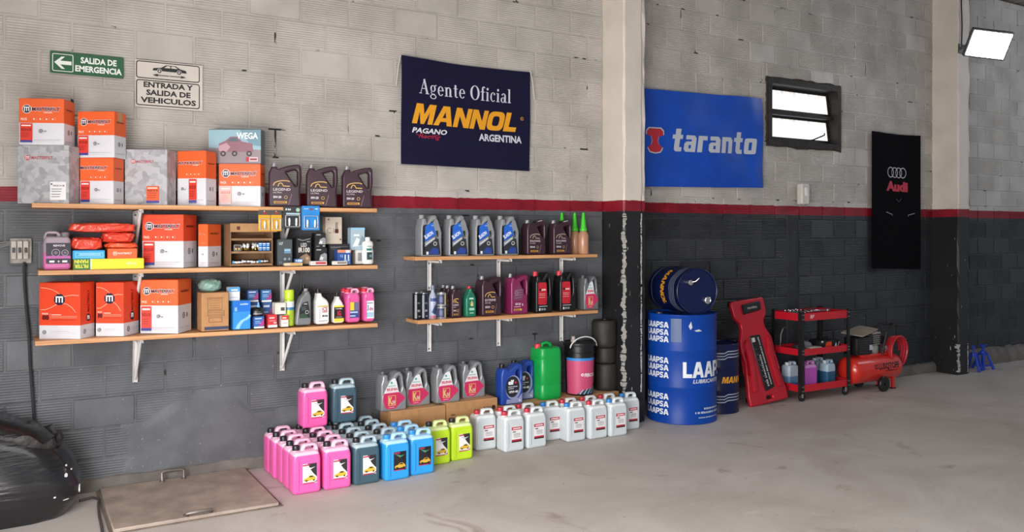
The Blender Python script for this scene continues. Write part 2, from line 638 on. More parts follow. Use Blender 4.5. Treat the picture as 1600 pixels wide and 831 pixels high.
# ---- rough plaster where the left wall was patched, and the mortar skirt along its foot
def patch(name, parent, x0, x1, z0, z1, seed, mtl, th=0.006, nx=36, nz=22):
    rnd = random.Random(seed)
    ph = [rnd.uniform(0, 6.3) for _ in range(6)]
    mb = MB()
    vs_, fs = [], []
    for j in range(nz + 1):
        for i in range(nx + 1):
            u, v = i / nx, j / nz
            e = min(u, 1 - u) * 3.0
            f = 0.78 + 0.14 * math.sin(5 * u + ph[0]) + 0.10 * math.sin(13 * u + ph[1]) + 0.05 * math.sin(29 * u + ph[2])
            x = x0 + (x1 - x0) * u + 0.03 * math.sin(7 * v + ph[3]) * v
            z = z0 + (z1 - z0) * v * f * (0.25 + 0.75 * max(0.0, math.sin(PI * u)) ** 0.22)
            edge = min(1, e * 4, (1 - v) * 5)
            y = -th * edge - 0.002 * math.sin(23 * u + ph[4]) * math.sin(17 * v + ph[5]) * edge + 0.004 * (1 - edge)
            vs_.append((x, y, z))
    w = nx + 1
    for j in range(nz):
        for i in range(nx):
            fs.append((j * w + i, j * w + i + 1, (j + 1) * w + i + 1, (j + 1) * w + i))
    mb.add(vs_, fs, mtl)
    return mb.build(name, parent, smooth=60)
M_SKIRT = mat('mortar_skirt', '#6b6661', 0.85, var=0.25, scale=7, bump=0.5, bscale=40)
patch('plaster_patch', wall_1, 0.55, 2.25, 0.0, 0.66, 3, M_PLAST)

M_PLAST2 = wall_material('painted_plaster_bay', 0.0, dark=('#26282b', '#33363a'))
mb = MB(); rr = []
rnd = random.Random(8)
for q in range(31):
    z = STRIPE0 * q / 30
    a, b_ = 6.50 + rnd.uniform(-.012, .012), 6.67 + rnd.uniform(-.012, .012)
    rr.append([(a, 0.004, z), (a + .01, -0.0045, z), (b_ - .01, -0.0045, z), (b_, 0.004, z)])
mb.rings(rr, M_PLAST2, (False, False), closed=False); mb.build('plaster_strip', wall_2, smooth=50)

def skirt(name, x0, x1, h, dep, seed, y=0.0):
    rnd = random.Random(seed)
    mb = MB(); rr = []
    n = max(6, int((x1 - x0) / 0.07))
    for i in range(n + 1):
        x = x0 + (x1 - x0) * i / n
        a, c = h * rnd.uniform(0.92, 1.06), dep * rnd.uniform(0.85, 1.1)
        rr.append([(x, y + 0.01, 0), (x, y - c, 0), (x, y - c * rnd.uniform(0.75, 1.0), a * 0.55), (x, y - c * 0.5, a * 0.85), (x, y + 0.01, a)])
    mb.rings(rr, M_SKIRT)
    return tag(mb.build(name, smooth=30), kind='structure')
skirt('baseboard_left', -0.95, 4.25, 0.085, 0.028, 1)
skirt('baseboard_middle', 4.55, 8.9, 0.11, 0.05, 2)
skirt('baseboard_right', 9.2, 12.6, 0.19, 0.07, 4)

# ---- concrete pillars, painted like the wall, paint scraped off the edges
def pillar_material():
    m = wall_material('painted_pillar', 0.0, white=('#cfc6ba', '#dbd2c6'))
    nt = m.node_tree; N, Lk = nt.nodes, nt.links
    b = N['Principled BSDF']
    old = b.inputs['Base Color'].links[0].from_socket
    geo = [n for n in N if n.type == 'NEW_GEOMETRY'][0]
    mp = N.new('ShaderNodeMapping'); mp.inputs['Scale'].default_value = (60, 60, 9); Lk.new(geo.outputs['Position'], mp.inputs['Vector'])
    no = N.new('ShaderNodeTexNoise'); no.inputs['Scale'].default_value = 1; no.inputs['Detail'].default_value = 5; Lk.new(mp.outputs[0], no.inputs['Vector'])
    r = N.new('ShaderNodeValToRGB'); r.color_ramp.elements[0].position = 0.70; r.color_ramp.elements[1].position = 0.73
    Lk.new(no.outputs['Fac'], r.inputs['Fac'])
    sep = [n for n in N if n.type == 'SEPXYZ'][0]
    lt = N.new('ShaderNodeMath'); lt.operation = 'LESS_THAN'; lt.inputs[1].default_value = STRIPE0; Lk.new(sep.outputs['Z'], lt.inputs[0])
    f = N.new('ShaderNodeMath'); f.operation = 'MULTIPLY'; Lk.new(r.outputs['Color'], f.inputs[0]); Lk.new(lt.outputs[0], f.inputs[1])
    wh = N.new('ShaderNodeRGB'); wh.outputs[0].default_value = (*lin('#c9c7c2'), 1)
    dk = N.new('ShaderNodeMix'); dk.data_type = 'RGBA'; dk.inputs[7].default_value = (*lin('#161719'), 1)
    f3 = N.new('ShaderNodeMath'); f3.operation = 'MULTIPLY'; f3.inputs[1].default_value = 0.95; Lk.new(lt.outputs[0], f3.inputs[0])
    Lk.new(f3.outputs[0], dk.inputs[0]); Lk.new(old, dk.inputs[6])
    x = N.new('ShaderNodeMix'); x.data_type = 'RGBA'; Lk.new(f.outputs[0], x.inputs[0]); Lk.new(dk.outputs[2], x.inputs[6]); Lk.new(wh.outputs[0], x.inputs[7])
    Lk.new(x.outputs[2], b.inputs['Base Color'])
    return m
M_PILLAR = pillar_material()
def pillar(name, x0, x1, dep):
    rnd = random.Random(name)
    mb = MB(); rr = []
    n = 44
    for k in range(n + 1):
        z = ZT * k / n
        j = lambda s=0.006: rnd.uniform(-s, s)
        c = 0.014
        rr.append([(x0, 0.05, z), (x0 + j(.002), -dep + c + j(), z), (x0 + c + j(), -dep + j(.002), z), (x1 - 0.05 + j(.003), -dep + j(.002), z),
                   (x1 - 0.03 + j(), -dep + 0.012 + j(), z), (x1 + j(.003), -dep + 0.014 + j(), z), (x1, 0.05, z)])
    mb.rings([list(reversed(r)) for r in rr], M_PILLAR)
    return tag(mb.build(name, smooth=0), 'square concrete pillar', 'pillar', kind='structure')
PIL1 = (4.25, at(1009, 300, 0.28).x, 0.28)
PIL2 = (8.884, at(1516, 300, 0.30).x, 0.30)
pil1 = pillar('pillar', *PIL1)
pil2 = pillar('pillar', *PIL2)

# bare concrete where the paint is scraped off the pillars' edges
M_BARE = mat('bare_concrete', '#a8a6a1', .85, var=.25, scale=40, bump=.4, bscale=60)
def scraped(pil, x0, x1, dep, zlo, zhi, seed, wmax):
    rnd = random.Random(seed)
    for name, fn in (('scraped_edge', lambda a, b: ((x0 - .004, -dep + .003 + a), (x0 - .004, -dep - .002), (x0 + .003 + b, -dep - .005))),
                     ('scraped_line', lambda a, b: ((x1 - .055 - a * .2, -dep - .005), (x1 - .05, -dep - .006), (x1 - .047 + b * .2, -dep - .005)))):
        z, rows = zlo, []
        a, b = wmax * .4, wmax * .4
        while z < zhi:
            a = min(wmax, max(0.0, a + rnd.uniform(-.45, .45) * wmax)); b = min(wmax * .6, max(0.0, b + rnd.uniform(-.3, .3) * wmax))
            rows.append([(*p, z) for p in fn(a * rnd.uniform(.6, 1), b * rnd.uniform(.6, 1))]); z += rnd.uniform(.004, .012)
        vs_, fs = [], []
        for r in rows: vs_ += r
        for q in range(len(rows) - 1):
            if rnd.random() < .12: continue
            for e in (0, 1): fs.append((3 * q + e, 3 * q + e + 1, 3 * q + 4 + e, 3 * q + 3 + e))
        mb = MB(); mb.add(vs_, fs, M_BARE); mb.build(name, pil, smooth=0)
scraped(pil1, *PIL1, .25, 1.72, 3, .045)
scraped(pil2, *PIL2, .02, .34, 4, .06)

# ---- concrete floor
def floor_material():
    m = bpy.data.materials.new('concrete_floor'); m.use_nodes = True
    nt = m.node_tree; N, Lk = nt.nodes, nt.links; b = N['Principled BSDF']
    geo = N.new('ShaderNodeNewGeometry')
    def noise(scale, detail=6, rough=0.6, dist=0.0, mp=None):
        no = N.new('ShaderNodeTexNoise'); no.inputs['Scale'].default_value = scale; no.inputs['Detail'].default_value = detail
        no.inputs['Roughness'].default_value = rough; no.inputs['Distortion'].default_value = dist
        if mp:
            q = N.new('ShaderNodeMapping'); q.inputs['Scale'].default_value = mp; Lk.new(geo.outputs['Position'], q.inputs['Vector']); Lk.new(q.outputs[0], no.inputs['Vector'])
        else: Lk.new(geo.outputs['Position'], no.inputs['Vector'])
        return no.outputs['Fac']
    def ramp(f, *st):
        r = N.new('ShaderNodeValToRGB')
        while len(r.color_ramp.elements) < len(st): r.color_ramp.elements.new(0.5)
        for e, (p, c) in zip(r.color_ramp.elements, st):
            e.position = p; e.color = (*lin(c), 1)
        Lk.new(f, r.inputs['Fac']); return r.outputs['Color']
    def mixc(f, a, c, mode='MIX'):
        x = N.new('ShaderNodeMix'); x.data_type = 'RGBA'; x.blend_type = mode
        if isinstance(f, float): x.inputs[0].default_value = f
        else: Lk.new(f, x.inputs[0])
        Lk.new(a, x.inputs[6]); Lk.new(c, x.inputs[7]); return x.outputs[2]
    base = ramp(noise(1.3, 8, 0.65, 0.6), (0.3, '#aea49d'), (0.5, '#bcb4ae'), (0.7, '#c9c2bc'))
    stain = ramp(noise(2.1, 5, 0.55, 1.2), (0.62, '#ffffff'), (0.76, '#c8bdb4'))
    col = mixc(1.0, base, stain, 'MULTIPLY')
    streak = ramp(noise(1.0, 6, 0.6, 0.4, (1.6, 7.0, 1.0)), (0.62, '#000000'), (0.72, '#ffffff'))
    pale = N.new('ShaderNodeRGB'); pale.outputs[0].default_value = (*lin('#d0cac3'), 1)
    sf = N.new('ShaderNodeMath'); sf.operation = 'MULTIPLY'; sf.inputs[1].default_value = 0.45; Lk.new(streak, sf.inputs[0])
    col = mixc(sf.outputs[0], col, pale.outputs[0])
    speck = ramp(noise(34, 2), (0.70, '#ffffff'), (0.76, '#6d655f'))
    col = mixc(0.8, col, speck, 'MULTIPLY')
    Lk.new(col, b.inputs['Base Color'])
    b.inputs['Roughness'].default_value = 0.62; b.inputs['Specular IOR Level'].default_value = 0.4
    bp = N.new('ShaderNodeBump'); bp.inputs['Strength'].default_value = 0.14; bp.inputs['Distance'].default_value = 0.01
    Lk.new(noise(18, 8, 0.7), bp.inputs['Height']); Lk.new(bp.outputs['Normal'], b.inputs['Normal'])
    return m
mb = MB(); mb.box(-5.0, 12.8, -9.0, 0.2, -0.12, 0.0, floor_material())
tag(mb.build('floor', smooth=0), kind='structure')

# ---- corrugated roof and the steel beam on the far pillar
M_ROOF = mat('corrugated_roof', '#8b857c', 0.6, 0.2, var=0.2, scale=3)
mb = MB(); rr = []
for i in range(360):
    x = -5.0 + 17.8 * i / 359
    z = ZT + 0.02 + 0.018 * math.sin(2 * PI * x / 0.15)
    rr.append([(x, -7.5, z + 0.30), (x, 0.25, z), (x, 0.25, z + 0.01), (x, -7.5, z + 0.31)])
mb.rings(rr, M_ROOF)
tag(mb.build('ceiling', smooth=30), kind='structure')
M_RUST = mat('rusty_steel', '#5b4538', 0.7, 0.4, var=0.35, scale=12)
mb = MB()
for (x0, x1) in ((8.93, 9.14),):
    mb.box(x0, x1, -4.1, 0.0, 4.16, 4.18, M_RUST); mb.box(x0, x1, -4.1, 0.0, 4.35, 4.37, M_RUST); mb.box((x0 + x1) / 2 - .01, (x0 + x1) / 2 + .01, -4.1, 0.0, 4.18, 4.35, M_RUST)
tag(mb.build('ceiling_beam', smooth=0), 'rusty steel roof beam resting over the far pillar', 'beam', kind='structure')
# ---- drawn lettering: heavy block capitals, the slanted lower-case face, and a high-contrast serif face
def _st(pts, w):
    """a stroke of width w along pts as one polygon"""
    L, R = [], []
    n = len(pts)
    for i, p in enumerate(pts):
        a, b = Vector(pts[max(i - 1, 0)]), Vector(pts[min(i + 1, n - 1)])
        t = (b - a).normalized(); nn = Vector((-t.y, t.x)) * w / 2
        L.append(tuple(Vector(p) + nn)); R.append(tuple(Vector(p) - nn))
    return L + R[::-1]
def _arc(cx, cy, rx, ry, tx, ty, a0=0, a1=360, n=20):
    """part of an elliptical ring, thick (tx) at the sides and thin (ty) at top and bottom"""
    o, i = [], []
    for k in range(n + 1):
        a = math.radians(a0 + (a1 - a0) * k / n)
        o.append((cx + rx * math.cos(a), cy + ry * math.sin(a))); i.append((cx + (rx - tx) * math.cos(a), cy + (ry - ty) * math.sin(a)))
    return o + i[::-1]
def _r(x0, y0, x1, y1): return [(x0, y0), (x1, y0), (x1, y1), (x0, y1)]
_O = rounded(_r(0, 0, .95, 1), .34, 5); _Oh = rounded(_r(.28, .24, .67, .76), .16, 4)
HEAVY = {
 'M': (1.06, [[[(0, 0), (0, 1), (.36, 1), (.53, .48), (.70, 1), (1.06, 1), (1.06, 0), (.80, 0), (.80, .62), (.62, 0), (.44, 0), (.26, .62), (.26, 0)]]]),
 'A': (1.0, [[[(0, 0), (.32, 1), (.68, 1), (1.0, 0), (.72, 0), (.66, .2), (.34, .2), (.28, 0)], [(.405, .40), (.595, .40), (.50, .72)]]]),
 'N': (.90, [[[(0, 0), (0, 1), (.29, 1), (.64, .42), (.64, 1), (.90, 1), (.90, 0), (.61, 0), (.26, .58), (.26, 0)]]]),
 'O': (.95, [[_O, _Oh]]),
 'L': (.72, [[[(0, 0), (0, 1), (.28, 1), (.28, .24), (.72, .24), (.72, 0)]]]),
 'P': (.84, [[rounded([(0, 0), (0, 1), (.84, 1), (.84, .32), (.28, .32), (.28, 0)], [0, 0, .26, .26, 0, 0], 4), rounded([(.28, .53), (.28, .79), (.57, .79), (.57, .53)], .08, 2)]]),
 'S': (.82, [[_st([(.76, .80), (.58, .885), (.34, .885), (.17, .82), (.13, .70), (.22, .58), (.42, .51), (.62, .44), (.69, .31), (.63, .18), (.46, .115), (.24, .12), (.04, .21)], .235)]]),
}
LOWER = {
 't': (.50, [[[(.12, .10), (.20, 0), (.48, 0), (.48, .19), (.36, .19), (.36, .54), (.48, .54), (.48, .72), (.36, .72), (.36, .98), (.12, .98), (.12, .72), (0, .72), (0, .54), (.12, .54)]]]),
 'a': (.56, [[[(.10, 0), (.56, 0), (.56, .60), (.46, .72), (.05, .72), (.05, .54), (.33, .54), (.33, .45), (.10, .45), (0, .36), (0, .10)], [(.22, .15), (.33, .15), (.33, .30), (.22, .30)]]]),
 'r': (.44, [[[(0, 0), (.23, 0), (.23, .53), (.44, .53), (.44, .72), (0, .72)]]]),
 'n': (.57, [[[(0, 0), (.22, 0), (.22, .53), (.35, .53), (.35, 0), (.57, 0), (.57, .60), (.46, .72), (0, .72)]]]),
 'o': (.58, [[rounded(_r(0, 0, .58, .72), .10, 2), [(.22, .18), (.36, .18), (.36, .54), (.22, .54)]]]),
}
_t = .045
SERIF = {
 'A': (.86, [[_st([(.10, 0), (.42, 1)], .05)], [_st([(.40, 1.0), (.70, .02)], .17)], [_r(.20, .33, .56, .38)], [_r(-.03, 0, .22, _t)], [_r(.54, 0, .86, _t)]]),
 'g': (.58, [[_arc(.25, .44, .24, .23, .13, .04)], [_arc(.27, -.12, .28, .17, .09, .05)], [_st([(.12, .24), (.08, .14), (.20, .06), (.44, .04)], .06)], [_st([(.40, .60), (.48, .68), (.56, .66)], .06)]]),
 'e': (.54, [[_arc(.27, .33, .27, .34, .14, .045, 8, 322)], [_r(.10, .335, .53, .38)]]),
 'n': (.70, [[_r(.07, 0, .23, .64)], [_r(.42, 0, .58, .46)], [_arc(.36, .44, .22, .23, .15, .05, 0, 150, 10)], [_r(0, 0, .30, _t)], [_r(.36, 0, .66, _t)], [_r(0, .60, .20, .64)]]),
 't': (.42, [[_r(.10, .10, .26, .88)], [_r(0, .60, .38, .645)], [_arc(.27, .14, .17, .15, .15, .05, 180, 320, 8)]]),
 'O': (.90, [[_arc(.44, .5, .44, .52, .19, .045, 0, 360, 28)]]),
 'f': (.40, [[_r(.10, 0, .26, .82)], [_arc(.28, .82, .18, .20, .15, .05, 30, 180, 8)], [_r(0, .60, .38, .645)], [_r(.02, 0, .36, _t)]]),
 'i': (.34, [[_r(.08, 0, .24, .64)], [_r(0, 0, .32, _t)], [_r(0, .60, .20, .645)], [_arc(.16, .86, .10, .10, .099, .099, 0, 360, 10)]]),
 'c': (.50, [[_arc(.27, .33, .27, .34, .14, .045, 50, 315)], [_arc(.40, .54, .08, .08, .079, .079, 0, 360, 8)]]),
 'a': (.58, [[_r(.34, .04, .50, .50)], [_arc(.28, .47, .22, .20, .14, .05, 0, 165, 10)], [_arc(.22, .18, .22, .20, .13, .04)], [_r(.42, 0, .58, .06)]]),
 'l': (.34, [[_r(.08, 0, .24, 1.0)], [_r(0, 0, .32, _t)], [_r(0, .955, .20, 1.0)]]),
 ' ': (.30, []),
}
def glyphs(P, word, face, u, v, size, width, m, shear=0.0, gap=0.06, rot=0.0, align='l'):
    x = 0.0
    pts, fs = [], []
    tot = sum(face[c][0] + gap for c in word) - gap
    for ch in word:
        adv, shapes = face[ch]
        for sh in shapes:
            tri = tessellate_polygon([[Vector((p[0], p[1], 0)) for p in lp] for lp in sh])
            flat = [p for lp in sh for p in lp]
            o = len(pts)
            for (a, b) in flat:
                pts.append((a + x, b))
            for t in tri:
                a, b, c = (flat[i] for i in t)
                cr = (b[0] - a[0]) * (c[1] - a[1]) - (b[1] - a[1]) * (c[0] - a[0])
                if abs(cr) < 1e-9: continue
                t = tuple(t) if cr > 0 else tuple(reversed(t))
                fs.append(tuple(o + i for i in t))
        x += adv + gap
    sx = width / tot if width else size
    off = {'l': 0, 'c': -tot * sx / 2, 'r': -tot * sx}[align]
    cs, sn = math.cos(rot), math.sin(rot)
    out = []
    for a, b in pts:
        a, b = a * sx + off + shear * b * size, b * size
        out.append((u + a * cs - b * sn, v + a * sn + b * cs))
    return P._add(out, fs, m)
# ================================================================== things on the wall
M_WOOD = mat('shelf_wood', '#c08a5a', 0.5, var=0.18, scale=5, bump=0.05)
def wood_edge(name, c0, c1):
    m = bpy.data.materials.new(name); m.use_nodes = True
    nt = m.node_tree; N, Lk = nt.nodes, nt.links; b = N['Principled BSDF']
    tc = N.new('ShaderNodeTexCoord'); mp = N.new('ShaderNodeMapping'); mp.inputs['Scale'].default_value = (1.2, 14, 40)
    Lk.new(tc.outputs['Object'], mp.inputs['Vector'])
    no = N.new('ShaderNodeTexNoise'); no.inputs['Scale'].default_value = 2.0; no.inputs['Detail'].default_value = 6; Lk.new(mp.outputs[0], no.inputs['Vector'])
    r = N.new('ShaderNodeValToRGB'); r.color_ramp.elements[0].position = 0.3; r.color_ramp.elements[1].position = 0.7
    r.color_ramp.elements[0].color = (*lin(c0), 1); r.color_ramp.elements[1].color = (*lin(c1), 1)
    Lk.new(no.outputs['Fac'], r.inputs['Fac']); Lk.new(r.outputs['Color'], b.inputs['Base Color']); b.inputs['Roughness'].default_value = 0.5
    return m
M_WOOD = wood_edge('shelf_wood', '#b07a4c', '#d9a676')
M_STEELW = mat('white_bracket_paint', '#dedddb', 0.4, var=0.05)
M_SCREW = mat('screw_steel', '#6a6a6c', 0.4, 0.9)

def wall_shelf(label, x0, x1, ztop, dep, brackets, post, arm, strut, th=0.026, tilt=0.0):
    root = empty('wall_shelf', (x0, 0, ztop), 0, label, 'shelf', 'wooden shelves on white brackets')
    root.rotation_euler = (0, tilt, 0)
    L = x1 - x0
    mb = MB(); mb.box(0, L, -dep, -0.004, -th, 0, M_WOOD, bev=0.002)
    mb.build('board', root)
    for bx in brackets:
        x = bx - x0
        b = empty('bracket', (x, 0, -th)); b.parent = root; KIDS.setdefault(root.name, []).append(b)
        mb = MB(); w = 0.014
        # post: folded channel lying on the wall, and the arm under the board
        mb.box(-w, w, -0.012, -0.006, -post, 0, M_STEELW); mb.box(-w, -w + .003, -0.026, -0.006, -post, 0, M_STEELW); mb.box(w - .003, w, -0.026, -0.006, -post, 0, M_STEELW)
        mb.box(-w, w, -arm, -0.006, -0.006, -0.0005, M_STEELW)
        mb.box(-w, -w + .003, -arm, -0.02, -0.022, -0.001, M_STEELW); mb.box(w - .003, w, -arm, -0.02, -0.022, -0.001, M_STEELW)
        o = mb.build('bracket_frame', b, smooth=0)
        if strut:
            mb = MB()
            a, c = Vector((0, -0.016, -post + 0.02)), Vector((0, -arm + 0.02, -0.012))
            mb.tube([a, a.lerp(c, 0.5), c], 0.0095, M_STEELW, 8)
            mb.build('strut', b)
        for z in (-0.03, -post + 0.02):
            mb = MB()
            mb.lathe([(0.0065, 0), (0.0065, 0.003), (0.003, 0.005)], M_SCREW, 8, Matrix.Translation((0, -0.0125, z)) @ Matrix.Rotation(PI / 2, 4, 'X'))
            mb.build('screw', b)
    return root

ZS1, ZS2, ZS3, ZR1, ZR2 = 1.720, 1.345, 0.955, 1.386, 0.936
bl, br = at(211, 500, 0).x, at(440, 500, 0).x
wall_shelf('top shelf of the three long shelves on the charcoal wall', 0.09, 2.115, ZS1, 0.30, (bl, br), 0.27, 0.27, True)
wall_shelf('middle shelf of the three long shelves, holding bulbs and wrapped filters', 0.12, 2.12, ZS2, 0.30, (bl, br), 0.27, 0.27, True, tilt=0.004)
wall_shelf('bottom shelf of the three long shelves, with its brackets fully bare', 0.105, 2.12, ZS3, 0.30, (bl, br), 0.29, 0.27, True, tilt=0.006)
rb = [at(p, 450, 0).x for p in (669, 777, 875)]
wall_shelf('upper of the two short shelves beside the pillar', 2.435, 4.03, ZR1, 0.22, rb, 0.23, 0.20, False)
wall_shelf('lower of the two short shelves beside the pillar', 2.455, 4.035, ZR2, 0.22, rb, 0.23, 0.20, False)

# ---- signs
def rrect(x0, z0, x1, z1, r, seg=4):
    return rounded([(x0, z0), (x1, z0), (x1, z1), (x0, z1)], r, seg)
def frame_print(P, x0, z0, x1, z1, r, w, m):
    o, i = rrect(x0, z0, x1, z1, r), rrect(x0 + w, z0 + w, x1 - w, z1 - w, max(r - w, 0.001))
    n = len(o)
    P._add(o + i, [(k, (k + 1) % n, n + (k + 1) % n, n + k) for k in range(n)], m)
W_, H_ = 0.395, 0.128
sg = empty('exit_sign', (0.187, -0.010, 2.497), 0, 'green and white emergency exit sign with a left arrow', 'sign')
mb = MB(); mb.slab(rrect(0, 0, W_, H_, 0.008), [], 0.004, 0.001, mat('sign_green', '#1d5a3a', 0.4, var=0.04), steps=1); mb.build('plate', sg)
P = Print(face_front(-0.002))
frame_print(P, 0.012, 0.012, 0.122, H_ - 0.012, 0.010, 0.004, '#e9efe9')
P.poly([(0.022, 0.064), (0.060, 0.100), (0.078, 0.100), (0.053, 0.075), (0.112, 0.075), (0.112, 0.053), (0.053, 0.053), (0.078, 0.028), (0.060, 0.028)], '#eef2ee')
P.text('SALIDA DE', 0.258, 0.073, 0.034, '#eef2ee', 0.035, width=0.195, align='c')
P.text('EMERGENCIA', 0.258, 0.022, 0.034, '#eef2ee', 0.035, width=0.252, align='c')
P.build('lettering', sg, smooth=0)
W_, H_ = 0.398, 0.292
sg = empty('vehicle_sign', (0.645, -0.010, 2.334), 0, 'white sign with black border, car drawing and two arrows', 'sign')
mb = MB(); mb.slab(rrect(0, 0, W_, H_, 0.003), [], 0.004, 0.001, mat('sign_white', '#cdc6bd', 0.5, var=0.04), steps=1); mb.build('plate', sg)
K = '#17161a'
P = Print(face_front(-0.002))
frame_print(P, 0.006, 0.178, 0.380, 0.286, 0.018, 0.006, K)
frame_print(P, 0.006, 0.010, 0.380, 0.170, 0.018, 0.006, K)
P.text('ENTRADA Y', 0.194, 0.126, 0.032, K, 0.035, width=0.29, align='c')
P.text('SALIDA DE', 0.194, 0.078, 0.032, K, 0.035, width=0.26, align='c')
P.text('VEHICULOS', 0.194, 0.030, 0.032, K, 0.035, width=0.325, align='c')
car = [(0.10, 0.232), (0.105, 0.246), (0.150, 0.252), (0.178, 0.270), (0.235, 0.270), (0.262, 0.253), (0.296, 0.246), (0.300, 0.230)]
P.poly(car, K)
P.poly([(0.168, 0.253), (0.184, 0.266), (0.203, 0.266), (0.203, 0.253)], '#cdc6bd')
P.poly([(0.209, 0.253), (0.209, 0.266), (0.230, 0.266), (0.248, 0.253)], '#cdc6bd')
for u in (0.140, 0.255):
    P.disc(u, 0.231, 0.0145, '#cdc6bd'); P.disc(u, 0.230, 0.012, K); P.disc(u, 0.230, 0.006, '#cdc6bd')
for s, c in ((-1, 0.150), (1, 0.245)):
    P.rect(c - 0.045, 0.201, c + 0.045, 0.205, K)
    t = c + s * 0.045
    P.poly([(t + s * 0.006, 0.203), (t - s * 0.025, 0.195), (t - s * 0.025, 0.211)], K)
P.build('lettering', sg, smooth=0)

# ---- cloth banners hung on the wall
def banner(name, label, cat, x0, x1, zbl, zbr, ztl, ztr, mtl, wave, draw, sag=0.02, parts='cloth'):
    """corner heights: bottom left / right, top left / right"""
    W, H = x1 - x0, (ztl - zbl + ztr - zbr) / 2
    root = empty(name, (x0, -0.012, zbl), 0, label, cat)
    def put(u, v, h):
        a, b = u / W, v / H
        zb = zbl + (zbr - zbl) * a
        zt = ztl + (ztr - ztl) * a - sag * math.sin(PI * a)
        return (u, -0.012 - wave(a, b) - h, zb + (zt - zb) * b - zbl)
    mb = MB(); nx, nz = 40, 28
    for side in (0, 1):
        vs_ = []
        for j in range(nz + 1):
            for i in range(nx + 1):
                vs_.append(put(W * i / nx, H * j / nz, 0.0 if side == 0 else -0.003))
        w = nx + 1
        fs = [(j * w + i, j * w + i + 1, (j + 1) * w + i + 1, (j + 1) * w + i) for j in range(nz) for i in range(nx)]
        mb.add(vs_, fs if side == 0 else [tuple(reversed(f)) for f in fs], mtl)
    mb.build('cloth', root, smooth=60)
    P = Print(put, 0.0012, 0.05, 0.05)
    draw(P, W, H)
    if P.f: P.build('lettering', root, smooth=0)
    return root, put, W, H

M_NAVY = mat('navy_cloth', '#141230', 0.8, spec=0.2, var=0.10, scale=14, bump=0.08, bscale=300)
AMB = '#e09b1c'
def draw_m(P, W, H):
    glyphs(P, 'Agente Oficial', SERIF, 0.13 * W, 0.672 * H, 0.108, 0.715 * W, '#c9c9d6', gap=0.09)
    glyphs(P, 'MANNOL', HEAVY, 0.075 * W, 0.385 * H, 0.150, 0.80 * W, AMB, shear=0.26, gap=0.05)
    P.text('R', 0.925 * W, 0.515 * H, 0.012, AMB, 0.01); P.ring(0.930 * W, 0.522 * H, 0.014, 0.003, AMB)
    P.text('PAGANO', 0.075 * W, 0.300 * H, 0.036, '#d6d6de', 0.03, width=0.25 * W, shear=0.3)
    P.text('Racing', 0.12 * W, 0.252 * H, 0.034, '#b3243c', -0.005, width=0.15 * W, shear=0.5)
    P.line([(0.10 * W, 0.285 * H), (0.17 * W, 0.262 * H), (0.27 * W, 0.292 * H)], 0.003, '#b3243c')
    P.text('ARGENTINA', 0.925 * W, 0.275 * H, 0.052, '#c9c9d6', 0.035, width=0.345 * W, align='r')
mn, put, W, H = banner('oil_banner', 'navy cloth banner with amber and white lettering above the short shelves', 'banner', 2.410, 3.512, 2.055, 2.045, 2.842, 2.828, M_NAVY,
    lambda a, b: 0.006 * math.sin(5 * a + 2 * b) + 0.004 * math.sin(11 * a - 6 * b), draw_m, 0.012)
for x, ex in ((-0.004, -0.045), (1.104, 0.055)):
    mb = MB(); mb.tube([(x, -0.012, 0.785), (x + ex * .4, -0.012, 0.70), (x + ex * .6, -0.010, 0.62), (x + ex * 0.75, -0.010, 0.56)], 0.0045, mat('banner_cord', '#c9c4bc', 0.8), 6)
    mb.build('cord', mn)

M_BLUE = mat('blue_satin', '#0c48b2', 0.40, spec=0.35, var=0.10, scale=6)
def draw_t(P, W, H):
    g = '#b9bfc6'
    glyphs(P, 'taranto', LOWER, 0.245 * W, 0.372 * H, 0.205, 0.69 * W, g, shear=0.14, gap=0.09)
    c, d = 0.125 * W, 0.475 * H
    s = 0.105
    sh = [(-0.95, 0.75), (-0.65, 1.0), (0.65, 1.0), (0.95, 0.75), (0.95, 0.45), (0.45, 0.35), (0.33, 0.0), (0.45, -0.35), (0.85, -0.55), (0.6, -0.9), (0, -1.0), (-0.6, -0.9), (-0.85, -0.55), (-0.45, -0.35), (-0.33, 0.0), (-0.45, 0.35), (-0.95, 0.45)]
    P.poly([(c + 1.12 * s * x * 0.92, d + 1.1 * s * y) for x, y in sh], g)
    P.poly([(c + s * x * 0.92, d + s * y) for x, y in sh], '#b51f2e')
def wave_t(a, b):
    return 0.012 + 0.010 * math.sin(9 * a + 7 * b) * (0.3 + 0.7 * a) + 0.012 * math.exp(-((a - 0.90 - 0.06 * (1 - b)) / 0.05) ** 2) * (1 - 0.4 * b) + 0.008 * math.sin(16 * a - 5 * b) * a
banner('parts_banner', 'blue satin banner with a red emblem hung beside the window', 'banner', 4.60, 6.12, 1.955, 1.985, 2.80, 2.836, M_BLUE, wave_t, draw_t, 0.0)

